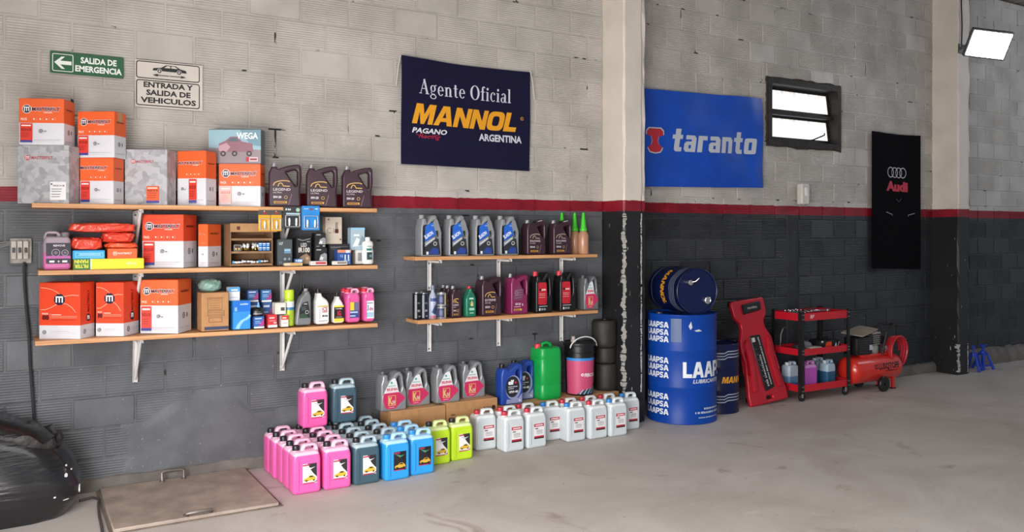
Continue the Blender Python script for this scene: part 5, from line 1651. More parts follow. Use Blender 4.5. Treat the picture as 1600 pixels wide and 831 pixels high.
G_S = 'small blue and magenta parts boxes'
za = abox('blue and magenta box, lower left of four behind the black can', 384, 405, 471.5, ZS3, .17, .08, '#34568c', f_sub('#a23a78'), group=G_S)
abox('blue and magenta box, upper left of four behind the black can', 382.5, 403.6, 453, za, .17, .08, '#34568c', f_sub('#a23a78'), group=G_S)
za = abox('blue and magenta box, lower right of four behind the black can', 405.5, 424.5, 471.5, ZS3, .17, .08, '#3b5f98', f_sub('#9a4a86'), group=G_S)
abox('blue and magenta box, upper right of four behind the black can', 404, 424.2, 452.5, za, .17, .08, '#3a6ea8', f_sub('#a23a78'), group=G_S)
zc = abox('small blue and magenta box under the black can', 391.5, 412.6, 494.3, ZS3, .29, .09, '#3563a8', f_sub('#b23a86'), group=G_S)
def f_red(c):
    return lambda P, w, h: (P.rect(-.5 * w, 0, .5 * w, .20 * h, '#e3d9d8'), P.rect(-.35 * w, .70 * h, .2 * w, .80 * h, '#f0c9c4'), P.rect(-.35 * w, .50 * h, .3 * w, .55 * h, '#e8a8a4'), P.rect(.1 * w, .3 * h, .42 * w, .42 * h, c))
zr = abox('small crimson box beside the can and its box', 413, 433.2, 491.5, ZS3, .29, .09, '#cf2f3c', f_red('#e8b3b0'))
zw = abox('small red and white box next to the lime spray can', 433.6, 451, 492.6, ZS3, .29, .09, '#dcd6d4', lambda P, w, h: (P.rect(-.5 * w, .62 * h, .5 * w, .99 * h, '#d2402c'), P.rect(-.36 * w, .72 * h, .2 * w, .84 * h, '#f0c8b8'), P.rect(-.3 * w, .3 * h, .3 * w, .36 * h, '#b0a8a8')))
abox('small cream box with a dark stamp on the red boxes', 425, 447, 0, max(zr, zw), .28, .08, '#dcd8cf', lambda P, w, h: (frame_print(P, -.42 * w, .15 * h, .42 * w, .85 * h, .002, .0015, '#a8a298'), P.rect(0, .3 * h, .36 * w, .6 * h, '#4c4a48')), hgt=.072)
# round black can with a blue nozzle
p = at(401.5, 494, .25)
cn = empty('oil_can', (p.x, -.245, zc), 0, 'squat black can with a pale blue nozzle on a small box', 'can')
mb = MB(); mb.lathe([(.036, 0), (.038, .004), (.038, .040), (.030, .050), (.012, .056)], BLK, 24); mb.build('can', cn)
mb = MB(); mb.lathe([(.0105, .050), (.0105, .066), (.006, .070), (.005, .086)], mat('sky_blue_plastic', '#6fb0de', .35), 12, Matrix.Translation((.01, 0, 0))); mb.build('nozzle', cn)
P = Print(on_cyl(.0384), su=.006); P.rect(-.030, .012, .030, .020, '#8a8a90', 6); P.rect(-.026, .026, .020, .030, '#6a6a70', 6); P.build('printed_label', cn, smooth=0)
# lime spray can
p = at(455, 509, .24); hb = z_at((p.x, -.24), 452.5) - ZS3
sp = empty('spray_can', (p.x - .012, -.235, ZS3), 0, 'lime green spray can behind the grey oil bottle', 'spray can')
LIME = mat('lime_plastic', '#b9d92f', .35)
mb = MB(); mb.lathe([(.030, 0), (.032, .003), (.032, hb * .70), (.029, hb * .74)], mat('lime_tin', '#b4cf3c', .3, .2), 24); mb.build('can', sp)
mb = MB(); mb.lathe([(.030, hb * .735), (.031, hb * .75), (.031, hb * .97), (.028, hb * 1.0)], LIME, 24); mb.build('cap', sp)
P = Print(on_cyl(.0322), su=.006); P.rect(-.045, hb * .52, .045, hb * .68, '#d6dfe0', 10); P.rect(-.045, hb * .44, .045, hb * .52, '#3d7ba0', 10); P.build('printed_label', sp, smooth=0)
# grey oil bottle, one black behind it, two white bottles
GREYP = mat('grey_plastic', '#75777a', .35, var=.06)
def lab_grey(P, w, h):
    P.poly([(X(.22, w), .20 * h), (X(.92, w), .20 * h), (X(.86, w), .50 * h), (X(.78, w), .66 * h), (X(.45, w), .62 * h), (X(.22, w), .44 * h)], '#26292b'); P.poly([(X(.24, w), .21 * h), (X(.80, w), .21 * h), (X(.60, w), .34 * h), (X(.24, w), .30 * h)], '#2f4a3a')
    P.marks(X(.52, w), .57 * h, .25 * w, .035 * h, '#b9bcbc', 5); P.ring(X(.72, w), .36 * h, .05 * h, .012 * h, '#c2c6c4', 12)
    for q in (.50, .46, .42): P.rect(X(.36, w), q * h, X(.66, w), (q + .012) * h, '#6d7472')
xc, w = span(456.5, 486.7, .28, .09)
hb = z_at((xc, -.25), 451) - ZS3
OUT_F = ([(0, 0), (1, 0), (1, .80), (.93, .87), (.90, .93), (.62, .93), (.60, .86), (.36, .78), (.14, .56), (0, .16)], None)
oil_jug('oil_bottle', 'grey oil bottle with a black panel on the bottom shelf', OUT_F, w, hb, .08, GREYP, mat('grey_cap', '#8d8f91', .4), lab_grey, None, .76, .14, .90, 1.0, loc=(xc, -.235, ZS3), cat='bottle')
xc, w = span(461, 480, .15, .06)
oil_jug('oil_bottle', 'black oil bottle almost hidden behind the grey one', OUT_F, w, hb * 1.07, .06, BLK, BLK, lambda P, w, h: P.rect(X(.2, w), .2 * h, X(.8, w), .5 * h, '#3a3a3c'), None, .76, .16, .90, 1.0, loc=(xc, -.12, ZS3), cat='bottle')
WPL = mat('white_plastic', '#e6e5e3', .35)
def lab_ice(P, w, h):
    P.rect(X(.08, w), .06 * h, X(.95, w), .52 * h, '#ecebe8'); P.rect(X(.08, w), .50 * h, X(.95, w), .53 * h, '#c9b83a'); P.text('ICE', X(.45, w), .38 * h, .11 * h, '#b02a38', .03, width=.42 * w)
    P.rect(X(.46, w), .34 * h, X(.84, w), .365 * h, '#b02a38'); P.rect(X(.20, w), .14 * h, X(.32, w), .44 * h, '#c5c8cc'); P.marks(X(.46, w), .21 * h, .42 * w, .06 * h, '#3a3a40', 6); P.rect(X(.16, w), .09 * h, X(.85, w), .11 * h, '#8a8a90')
xc, w = span(488, 514, .27, .08); hb = z_at((xc, -.25), 451.5) - ZS3
OUT_G = ([(0, 0), (1, 0), (1, .58), (.88, .68), (.46, .80), (.44, .89), (.12, .89), (.10, .76), (0, .66)], None)
oil_jug('coolant_bottle', 'white bottle with red lettering and dark cap', OUT_G, w, hb, .08, WPL, BLK, lab_ice, None, .28, .15, .88, 1.0, loc=(xc, -.235, ZS3), cat='bottle')
def lab_ig(P, w, h):
    P.rect(X(.04, w), .05 * h, X(.97, w), .62 * h, '#d8cf45'); P.rect(X(.04, w), .17 * h, X(.97, w), .56 * h, '#1d1a1c'); P.marks(X(.18, w), .49 * h, .66 * w, .045 * h, '#cfcac8', 7); P.text('IG', X(.36, w), .27 * h, .16 * h, '#c22a3c', .04, width=.34 * w); P.rect(X(.2, w), .20 * h, X(.8, w), .23 * h, '#8a8284')
xc, w = span(515.5, 538, .27, .08); hb = z_at((xc, -.25), 460) - ZS3
oil_jug('additive_bottle', 'white bottle with a black and yellow label', OUT_E, w, hb, .07, WPL, BLK, lab_ig, None, .48, .14, .90, 1.06, loc=(xc, -.23, ZS3), cat='bottle')
# four pink coolant canisters, two in front of two
PNK2 = jug_mat('pink_coolant', '#dd5b9c', '#e9a9c6', .195)
def lab_p1(P, w, h):
    P.rect(-.36 * w, .14 * h, .40 * w, .60 * h, '#3a4a86'); P.rect(-.36 * w, .36 * h, .02 * w, .60 * h, '#e0c832'); P.rect(.02 * w, .36 * h, .40 * w, .60 * h, '#6a6a88'); P.rect(-.30 * w, .28 * h, .30 * w, .33 * h, '#a9b9e0'); P.rect(-.30 * w, .18 * h, .12 * w, .22 * h, '#a9b9e0')
def lab_p2(P, w, h):
    P.rect(-.36 * w, .10 * h, .40 * w, .62 * h, '#dfe3ea'); P.text('3', -.24 * w, .34 * h, .15 * h, '#4a5a90', .03, width=.14 * w); P.text('dm', -.05 * w, .34 * h, .10 * h, '#b03a60', .03, width=.36 * w); P.rect(-.30 * w, .14 * h, .34 * w, .28 * h, '#9fc4d6'); P.rect(-.26 * w, .54 * h, .30 * w, .57 * h, '#8a90a0')
hb = z_at((2.0, -.24), 450) - ZS3
G_P = 'pink coolant canisters on the bottom shelf'
xc, w = span(535.5, 563, .28, .09)
canister('pink coolant canister with a blue and yellow label', PNK2, '#c9283e', w, hb, .09, lab_p1, G_P, 'coolant_canister', 'canister', (xc, -.235, ZS3))
xc, w = span(562, 586, .28, .09)
canister('pink coolant canister with a white label at the shelf end', PNK2, '#c9283e', w, hb, .09, lab_p2, G_P, 'coolant_canister', 'canister', (xc, -.235, ZS3))
xc, w = span(531, 556, .18, .09)
canister('pink coolant canister half hidden behind the blue and yellow labelled one', PNK2, '#c9283e', w, hb, .09, lab_p1, G_P, 'coolant_canister', 'canister', (xc, -.13, ZS3))
xc, w = span(554, 579, .18, .09)
canister('pink coolant canister half hidden behind the white labelled one', PNK2, '#c9283e', w, hb, .09, lab_p2, G_P, 'coolant_canister', 'canister', (xc, -.13, ZS3))
# ================================================================== short shelves beside the pillar
def lab_elaion(P, w, h):
    x = lambda q: X(q, w)
    P.poly([(x(.17), .36 * h), (x(.19), .72 * h), (x(.26), .75 * h), (x(.55), .83 * h), (x(.70), .54 * h), (x(.66), .50 * h)], '#2461c4')
    P.text('ELAION', x(.215), .42 * h, .085 * h, '#e8ecf2', .035, width=.44 * w, rot=.56)
    P.poly([(x(.17), .35 * h), (x(.66), .49 * h), (x(.68), .42 * h), (x(.17), .23 * h)], '#8b9098')
    P.line([(x(.22), .29 * h), (x(.62), .44 * h)], .007, '#d5d8dc')
    P.poly([(x(.17), .22 * h), (x(.66), .41 * h), (x(.84), .40 * h), (x(.84), .05 * h), (x(.17), .04 * h)], '#2b2f36')
    P.ring(x(.66), .31 * h, .095 * w, .04 * w, '#b0aca6', 14); P.poly([(x(.32), .07 * h), (x(.56), .22 * h), (x(.84), .18 * h), (x(.82), .05 * h)], '#28418c')
    P.rect(x(.24), .05 * h, x(.34), .12 * h, '#d9dbdd'); P.text('YPF', x(.46), .73 * h, .03 * h, '#c5d3ea', .02, width=.12 * w)
EL = mat('elaion_grey', '#85898d', .35, var=.06)
EL_G = 'grey and blue oil jugs on the upper short shelf'
el = None
for (a, b, lb) in ((647.5, 691.2, 'grey oil jug with a blue panel, at the left end of its row'), (690.5, 733.4, 'grey oil jug with a blue panel, second in its row'), (732, 773.7, 'grey oil jug with a blue panel, third in its row'), (772, 810, 'grey oil jug with a blue panel, next to the dark plum jugs')):
    xc, w = span(a, b, .20, .11)
    if el is None:
        el = oil_jug('oil_jug', lb, OUT_B, w * .97, z_at((xc, -.15), 336) - ZR1, .11, EL, mat('elaion_cap', '#94979a', .4), lab_elaion, EL_G, capr=.115)
        o = el
    else: o = copy_tree(el, label=lb)
    o.location = (xc, -.145, ZR1)
pr = None
def neck_tag(root, w, h, dep):
    mb = MB(); mb.slab(sc([(.56, .92), (.92, .97), (.92, 1.03), (.56, .985)], w, h, -.5), [], dep * .5, .001, mat('black_tag', '#2a2829', .5), steps=1); t = mb.build('handle_tag', root)
    P = Print(face_front(-dep * .25)); P.line([(X(.62, w), .965 * h), (X(.86, w), .995 * h)], .006, '#b9b4b2'); P.build('tag_lettering', t, smooth=0)
for (a, b, lb) in ((813, 854.5, 'dark plum racing oil jug beside the grey jugs'), (855.5, 893, 'dark plum racing oil jug beside the green-spouted bottles')):
    xc, w = span(a, b, .19, .10)
    if pr is None:
        pr = o = oil_jug('oil_jug', lb, OUT_A, w * .98, z_at((xc, -.15), 344) - ZR1, .10, PLUM, SILV, lab_mannol('RACING', 'RR+ ESTER', '10W-60', '#a99a86'), 'plum oil jugs on the upper short shelf', extra=neck_tag)
    else: o = copy_tree(pr, label=lb)
    o.location = (xc, -.14, ZR1)
# gear oil bottles with green spouts
AMBER = mat('amber_fluid', '#b5876a', .25, var=.08, sub=.1)
GREEN = mat('green_spout', '#3fc428', .35)
gb = empty('gear_oil_bottle', (0, 0, 0), 0, 'amber bottle with a green spout, front one at the shelf end', 'bottle', 'amber bottles with green spouts')
hb = z_at((3.9, -.15), 332) - ZR1
mb = MB(); k = hb
mb.lathe([(.040, 0), (.043, .005), (.043, k * .43), (.038, k * .50), (.024, k * .555), (.020, k * .57)], AMBER, 24); mb.build('bottle', gb)
mb = MB(); mb.lathe([(.029, k * .555), (.030, k * .565), (.030, k * .61), (.024, k * .625), (.021, k * .68), (.011, k * .97), (.009, k * 1.0)], GREEN, 20); mb.build('spout_cap', gb)
for i, (p, d, lb) in enumerate(((911.5, .165, ''), (898, .075, 'amber bottle with a green spout, second one, further back'), (878, .05, 'amber bottle with a green spout hidden behind the plum jug'))):
    o = gb if i == 0 else copy_tree(gb, label=lb)
    q = at(p, 390, d); o.location = (q.x, -d, ZR1)

# ------------------------------------------------------------------ lower short shelf
def can(label, p, d, r, h, m, z0=ZR2, prints=None, name='additive_can', group='cans on the lower short shelf', rim='#9a9a9c'):
    q = at(p, 450, d)
    root = empty(name, (q.x, -d, z0), 0, label, 'can', group)
    mb = MB(); mb.lathe([(r * .97, 0), (r, .003), (r, h - .004), (r * .96, h - .001), (r * .9, h - .001)], m, 24); mb.build('can', root)
    mb = MB(); mb.lathe([(r * .92, h - .002), (r * .92, h + .002), (r * .55, h + .002), (r * .5, h + .006), (r * .34, h + .006)], mat('can_rim_' + rim[1:], rim, .3, .7), 24); mb.build('lid', root)
    if prints:
        P = Print(on_cyl(r), su=r * .2); prints(P, r, h); P.build('printed_label', root, smooth=0)
    return root
def pr_black(P, r, h):
    P.rect(-r * .9, h * .06, -r * .35, h * .95, '#7f8184', 4); P.rect(-r * .2, h * .3, r * .5, h * .38, '#85878a', 4); P.rect(-r * .2, h * .6, r * .4, h * .66, '#696b6e', 4); P.rect(0, h * .1, r * .7, h * .16, '#75777a', 4)
hb = z_at((2.55, -.14), 457) - ZR2
BC = mat('black_tin', '#1c1d22', .25, .2)
can('tall black can at the left end of the lower short shelf', 651, .15, .030, hb, BC, prints=pr_black)
can('tall black can second from the left end of the lower short shelf', 662.5, .14, .030, hb * .97, mat('midnight_tin', '#20263c', .25, .2), prints=pr_black)
can('tall black can half hidden behind the two front black cans', 658, .07, .028, hb * .98, BC, prints=pr_black)
# blue and white sprayer
q = at(676, 450, .155); hb = z_at((q.x, -.15), 445) - ZR2
sb = empty('cleaner_bottle', (q.x, -.155, ZR2), 0, 'slim blue and white bottle with a clear neck', 'bottle')
mb = MB(); mb.lathe([(.026, 0), (.028, .004), (.028, hb * .62), (.022, hb * .72), (.011, hb * .80), (.011, hb * .86)], mat('silver_blue_plastic', '#a9b3c6', .3), 20); mb.build('bottle', sb)
cap_mesh(.014, hb * .14, mat('smoky_cap', '#7c8496', .3)).build('cap', sb).location = (0, 0, hb * .85)
P = Print(on_cyl(.0282), su=.006); P.rect(-.03, hb * .52, .03, hb * .70 * .88, '#3b4f86', 8); P.poly([(-.02, hb * .2), (.01, hb * .45), (.024, hb * .3), (.01, hb * .12)], '#2b3a66'); P.rect(-.03, 0.004, .03, hb * .10, '#b06a7a', 8); P.build('printed_label', sb, smooth=0)
def pr_tin(P, r, h):
    P.rect(-r * 1.4, h * .12, r * 1.4, h * .88, '#343b5e', 12); P.rect(r * .15, h * .12, r * .5, h * .88, '#c9b468', 4); P.rect(-r * .9, h * .3, -r * .2, h * .7, '#5a6288', 4)
h1 = z_at((2.7, -.15), 477) - ZR2; h2 = z_at((2.7, -.15), 455.5) - ZR2
SLV = mat('silver_tin', '#b5b7bb', .25, .6)
can('lower of two stacked silver tins with a navy label', 690, .16, .037, h1 - .006, SLV, prints=pr_tin)
can('upper of two stacked silver tins with a navy label', 690, .16, .037, h2 - h1 - .006, SLV, z0=ZR2 + h1, prints=pr_tin)
# one litre flasks
def lab_1l(P, w, h):
    lab_mannol('DEFEND', 'ENERGY', '5W-40')(P, w, h)
fk = None
for (a, b, d, lb, tp) in ((700, 722, .19, 'one litre dark plum flask in front, beside the green bottle', 446.5), (692, 713, .115, 'one litre dark plum flask behind the front flask', 445), (686, 706, .05, 'one litre dark plum flask furthest back by the wall', 444)):
    xc, w = span(a, b, d, .07)
    if fk is None:
        fk = o = oil_jug('oil_flask', lb, OUT_D, w * 1.05, z_at((xc, -.16), tp) - ZR2, .065, PLUM, SILV, lab_1l, 'plum one litre flasks', .28, .17, .90, 1.0, cat='bottle')
    else: o = copy_tree(fk, label=lb)
    o.location = (xc, -d + .035, ZR2)
def lab_green(P, w, h):
    P.rect(X(.30, w), .58 * h, X(.72, w), .63 * h, '#bcd9cb'); P.ring(X(.55, w), .44 * h, .16 * w, .03 * w, '#c9b87a', 10); P.poly([(X(.42, w), .36 * h), (X(.55, w), .56 * h), (X(.68, w), .36 * h)], '#d4c27a'); P.rect(X(.30, w), .22 * h, X(.78, w), .30 * h, '#9cc9b4'); P.rect(X(.34, w), .12 * h, X(.70, w), .15 * h, '#9cc9b4')
xc, w = span(721.5, 745, .20, .075)
oil_jug('oil_flask', 'green oil flask with a red cap on the lower short shelf', OUT_E, w, z_at((xc, -.16), 447) - ZR2, .07, mat('bottle_green', '#1f6f55', .3), mat('cap_c9283e', '#c9283e', .4), lab_green, None, .5, .17, .88, 1.0, loc=(xc, -.16, ZR2), cat='bottle')
xc, w = span(741, 785.5, .20, .12)
oil_jug('oil_jug', 'dark plum oil jug beside the green flask', OUT_A, w * .97, z_at((xc, -.15), 431) - ZR2, .12, PLUM, SILV, lab_mannol('EXTREME', '5W-40', 'SN/CH-4'), None, loc=(xc, -.14, ZR2))
WINE = mat('wine_plastic', '#7c2450', .32, var=.06)
def lab_wine(P, w, h):
    x = lambda q: X(q, w)
    P.poly([(x(.12), .36 * h), (x(.16), .56 * h), (x(.42), .72 * h), (x(.72), .60 * h), (x(.62), .34 * h)], '#6d3a58')
    for q in (.58, .52, .46, .40): P.line([(x(.18), q * h), (x(.60), (q + .03) * h)], .004, '#9a7a8c')
    P.ring(x(.30), .53 * h, .05 * h, .010 * h, '#a98a9a', 10); P.text('0W-20', x(.22), .235 * h, .05 * h, '#e3d5dc', .03, width=.30 * w); P.text('5L', x(.60), .22 * h, .05 * h, '#e3d5dc', .03, width=.08 * w)
    P.rect(x(.14), .185 * h, x(.52), .20 * h, '#c9aebb'); P.rect(x(.14), .095 * h, x(.58), .14 * h, '#d7b53e'); P.text('MANNOL', x(.17), .10 * h, .03 * h, '#5a1a3a', .05, width=.34 * w, shear=.2)
xc, w = span(786, 826.5, .20, .12)
oil_jug('oil_jug', 'wine-red oil jug between the plum and the black jugs', OUT_A, w * .97, z_at((xc, -.15), 427.5) - ZR2, .12, WINE, SILV, lab_wine, None, loc=(xc, -.14, ZR2))
def lab_red(P, w, h):
    x = lambda q: X(q, w)
    P.poly(rounded([(x(.12), .20 * h), (x(.62), .20 * h), (x(.66), .45 * h), (x(.62), .74 * h), (x(.12), .74 * h)], .012, 3), '#b81f2e')
    P.rect(x(.17), .54 * h, x(.30), .59 * h, '#3a1418'); P.rect(x(.32), .54 * h, x(.58), .58 * h, '#e3b9b9')
    for q in (.46, .42, .37): P.rect(x(.17), q * h, x(.54), (q + .014) * h, '#dc9a9c')
    P.disc(x(.54), .26 * h, .03 * w, '#26161a', 8); P.rect(x(.16), .06 * h, x(.24), .12 * h, '#d5d5d8'); P.text('5W-30', x(.28), .065 * h, .05 * h, '#b9b9bd', .02, width=.28 * w); P.rect(x(.14), .155 * h, x(.66), .17 * h, '#b5b5b9')
OUT_H = ([(0, 0), (1.0, 0), (1.0, .42), (.93, .58), (.90, .84), (.80, .96), (.66, .985), (.40, .80), (.28, .80), (.27, .90), (.06, .90), (.05, .80), (0, .74)],
         [(.64, .80), (.72, .86), (.78, .82), (.82, .55), (.80, .42), (.72, .38), (.70, .56)])
RC = mat('cap_d8394a', '#d8394a', .4)
bj = None
for (a, b, lb) in ((825, 864.5, 'black oil jug with a red label, beside the wine-red jug'), (863.5, 900, 'black oil jug with a red label, beside the silver jug')):
    xc, w = span(a, b, .20, .12)
    if bj is None:
        bj = o = oil_jug('oil_jug', lb, OUT_H, w * .97, z_at((xc, -.15), 424) - ZR2, .11, BLK, RC, lab_red, 'black oil jugs with red labels', .165, .12, .885, 1.0)
    else: o = copy_tree(bj, label=lb)
    o.location = (xc, -.14, ZR2)
def lab_pet(P, w, h):
    x = lambda q: X(q, w)
    P.poly(rounded([(x(.06), .26 * h), (x(.18), .06 * h), (x(.52), .05 * h), (x(.95), .30 * h), (x(.68), .48 * h), (x(.60), .74 * h), (x(.54), .84 * h), (x(.38), .80 * h), (x(.20), .60 * h), (x(.06), .40 * h)], .010, 3), '#dfe0e2')
    P.poly(rounded([(x(.06), .27 * h), (x(.18), .06 * h), (x(.52), .05 * h), (x(.95), .30 * h), (x(.70), .47 * h), (x(.09), .46 * h)], .010, 3), '#c42c5c')
    P.disc(x(.40), .72 * h, .045 * w, '#4aa596', 9); P.rect(x(.26), .63 * h, x(.56), .65 * h, '#6fae9f')
    P.text('SELENIA', x(.20), .525 * h, .06 * h, '#c9485f', .04, width=.44 * w); P.rect(x(.16), .47 * h, x(.62), .50 * h, '#e9c9d2')
    frame_print(P, x(.26), .14 * h, x(.56), .40 * h, .002, .004, '#dcb06a'); P.text('K', x(.29), .18 * h, .18 * h, '#e3c07a', .03, width=.14 * w); P.text('5W', x(.42), .17 * h, .10 * h, '#e9d3c0', .02, width=.12 * w); P.rect(x(.28), .09 * h, x(.50), .105 * h, '#e0a8b8')
PETS = mat('petrol_silver', '#6f7276', .3, .25, var=.06)
xc, w = span(899.5, 936, .19, .12)
pet = oil_jug('oil_jug', 'silver jug with a pink and white label at the pillar end of the lower shelf', OUT_C, w, z_at((xc, -.15), 430) - ZR2, .11, PETS, mat('dark_silver_cap', '#55585b', .4), lab_pet, None, loc=(xc, -.135, ZR2))
# ================================================================== canisters, cartons and cans along the foot of the wall
JH = 0.288
MK = {'pink': jug_mat('pink_fluid', '#ee62ab', '#f7c3de', JH * .80), 'slate': jug_mat('slate_fluid', '#3f5a68', '#b0c4cd', JH * .80), 'sky': jug_mat('sky_fluid', '#2f9be0', '#b0dbf4', JH * .80),
      'lime': jug_mat('lime_fluid', '#bfe02a', '#e0eeaa', JH * .80), 'clear': jug_mat('clear_fluid', '#cbd3d6', '#e2e7e8', JH * .80)}
LAB = {'pink': lab_car(), 'slate': lab_car(), 'lime': lab_car(), 'sky': lab_car('#232228', '#15151a', '#4d8f74', '#a83250', car='#d8a93a'), 'clear': lab_text()}
protos = {}
def jug(kind, cap, label, x, y, z=0.0, rz=0.0, group=None, seed=None):
    key = (kind, cap)
    if key not in protos:
        o = canister(label, MK[kind], cap, 0.168, JH, 0.122, LAB[kind], group)
        protos[key] = o
    else:
        o = copy_tree(protos[key], label=label, group=group)
    o.location = (x, y, z); o.rotation_euler = (0, 0, rz)
    return o
BK, RDc, BLc, SKc = '#1b191d', '#c02c3c', '#2d7dc4', '#2f8bd6'
ORD = ('front', 'second from the front', 'third from the front', 'fourth from the front', 'back')
rj = random.Random(21)
YR = [-.690, -.557, -.424, -.291, -.158]
def j(s=.006): return rj.uniform(-s, s)
CXS = [1.497, 1.686, 1.874, 2.062, 2.252]
for c, nm in ((0, 'leftmost'), (1, 'second')):
    for r in range(5):
        jug('pink', BK, 'pink fluid jug, %s in the %s column of the floor block' % (ORD[r], nm), CXS[c] + .012 + j() - .004 * r, YR[r] + .028 + j(.004), rz=j(.03), group='pink jugs in the floor block')
for r in range(5):
    jug('slate', BK, 'slate blue fluid jug, %s in the third column of the floor block' % ORD[r], CXS[2] + .012 + j(), YR[r] + j(.004) + .022, rz=j(.03), group='slate jugs in the floor block')
for r in range(1, 5):
    jug('slate', BK, 'slate blue fluid jug, %s, in line behind a sky blue one' % ORD[r], CXS[3] + .008 + j(), YR[r] + j(.004) + .03, rz=j(.03), group='slate jugs in the floor block')
jug('sky', SKc, 'sky blue fluid jug at the front beside the slate column', CXS[3] + .014, YR[0] + .008, rz=.02, group='sky blue jugs in the floor block')
for r, nm in ((0, 'front'), (1, 'middle'), (2, 'rear')):
    jug('sky', SKc, 'sky blue fluid jug, %s of the three next to the lime jugs' % nm, CXS[4] + j() + (.012 if r == 0 else -.01), YR[r] + .032 + j(.004), rz=j(.03), group='sky blue jugs in the floor block')
# two jugs standing on the back rows
jug('pink', BK, 'pink fluid jug standing on top of the back rows', 1.690, -.235, JH + .001, .03, group='jugs stacked on the floor block')
jug('slate', BK, 'slate blue fluid jug standing on top of the back rows', 1.905, -.20, JH + .001, -.03, group='jugs stacked on the floor block')
# lime
for (x, y, nm) in ((2.455, -.525, 'front left'), (2.640, -.500, 'front right')):
    jug('lime', BK, 'lime green fluid jug, %s of the lime four' % nm, x, y + .02, rz=j(.03), group='lime jugs on the floor')
# clear water jugs
CL = [(2.915, -.395, RDc, 'clear jug with a red cap, right behind the lime jugs'),
      (3.062, -.535, RDc, 'clear jug with a red cap, front row, closest to the lime jugs'),
      (3.255, -.530, RDc, 'clear jug with a red cap, second in the front row'),
      (3.105, -.400, RDc, 'clear jug with a red cap, behind the first front clear jug'),
      (3.272, -.388, RDc, 'clear jug with a red cap, behind the second front clear jug'),
      (3.470, -.415, BLc, 'clear jug with a blue cap, back row between two red caps'),
      (3.610, -.525, BLc, 'clear jug with a blue cap, front row, left of the last three'),
      (3.655, -.395, RDc, 'clear jug with a red cap, behind the front blue-capped jug'),
      (3.800, -.545, RDc, 'clear jug with a red cap, front row, between two blue caps'),
      (3.840, -.400, RDc, 'clear jug with a red cap, back row, fourth from the pillar'),
      (3.980, -.560, BLc, 'clear jug with a blue cap, right end of the front row'),
      (4.018, -.405, RDc, 'clear jug with a red cap, back row, next to the last one'),
      (4.195, -.450, BLc, 'clear jug with a blue cap, last one, close to the pillar')]
for (x, y, cp, lb) in CL:
    jug('clear', cp, lb, x, y + .061, rz=j(.04), group='clear jugs along the wall')

# ---- cartons that carry the oil jugs
def kraft(label, x0, x1, d0, d1, h, m, front=None, rz=0.0):
    return carton('cardboard_box', label, 'box', x1 - x0, d1 - d0, h, ((x0 + x1) / 2, -(d0 + d1) / 2, 0), rz, [(0, h - .003, m)], front, None, None, 'cardboard boxes along the wall', top=KRAFT2)
def k1(P, w, h): P.rect(-.38 * w, .60 * h, -.18 * w, .615 * h, '#8a623c'); P.rect(-.02 * w, .02 * h, .0 * w, .98 * h, '#a87c50')
def k2(P, w, h):
    P.marks(.20 * w, .76 * h, .15 * w, .022, '#5f4127', 2, shear=.3); P.disc(.42 * w, .80 * h, .016, '#3f2b1c', 10); P.rect(-.42 * w, .72 * h, -.34 * w, .75 * h, '#6b4a2e')
ZC1 = .318
kraft('long brown cardboard box under the two left silver jugs', 2.245, 2.665, .03, .235, ZC1, KRAFT, k1)
kraft('long brown cardboard box with a printed handle mark under the right silver jugs', 2.670, 3.090, .03, .240, ZC1 + .014, KRAFT, k2)
ZC2 = .262
kraft('low brown cardboard box under the blue jugs and green jerrycan', 3.10, 3.68, .03, .235, ZC2, KRAFT)
kraft('low brown cardboard box under the bucket and black rubber bellows', 3.685, 4.235, .03, .235, ZC2 + .004, KRAFT)

# four silver jugs with pink labels
pj_ = None
for (a, b, t, z0, lb) in ((586, 636, 579, ZC1, 'silver oil jug with a pink label, leftmost on the cartons'), (624, 673.5, 573.5, ZC1, 'silver oil jug with a pink label, second, half hidden by the first'), (672, 718.7, 567.5, ZC1 + .012, 'silver oil jug with a pink label, third, beside the gap'), (712, 759, 563.5, ZC1 + .012, 'silver oil jug with a pink label, rightmost on the cartons')):
    d = .215 if pj_ is None or a in (672,) else .155
    xc, w = span(a, b, d, .11)
    if pj_ is None:
        pj_ = o = oil_jug('oil_jug', lb, OUT_C, w * .98, z_at((xc, -d + .05), t) - z0, .11, mat('jug_silver', '#8a8d91', .3, .25, var=.06), mat('dark_silver_cap', '#55585b', .4), lab_pet, 'silver oil jugs on the cartons')
    else: o = copy_tree(pj_, label=lb)
    o.location = (xc, -d + .055, z0)

# two blue oil jugs
def lab_elf(P, w, h):
    x = lambda q: X(q, w)
    P.disc(x(.54), .42 * h, .36 * w, '#8f93b8', 20, ry=.30 * h); P.disc(x(.50), .44 * h, .32 * w, '#22252f', 20, ry=.26 * h)
    P.poly([(x(.20), .03 * h), (x(.94), .03 * h), (x(.94), .26 * h), (x(.78), .16 * h), (x(.50), .12 * h), (x(.24), .14 * h)], '#8f93b8')
    P.text('elf', x(.30), .50 * h, .105 * h, '#eceef2', .06, width=.26 * w); P.disc(x(.64), .54 * h, .045 * w, '#c9324a', 8); P.marks(x(.30), .43 * h, .42 * w, .025 * h, '#d0d2da', 3); P.marks(x(.30), .385 * h, .26 * w, .025 * h, '#d0d2da', 4)
    P.text('10W-40', x(.34), .29 * h, .055 * h, '#eef0f4', .03, width=.40 * w); P.text('4L', x(.78), .07 * h, .05 * h, '#e4e6ee', .03, width=.10 * w)
OUT_I = ([(0, 0), (1, 0), (1, .60), (.98, .92), (.92, .985), (.74, .985), (.34, .83), (.28, .90), (.08, .90), (.04, .82), (0, .74)],
         [(.66, .80), (.80, .86), (.86, .82), (.86, .62), (.80, .56), (.72, .60)])
ELF = mat('royal_blue_plastic', '#23449a', .3, var=.06)
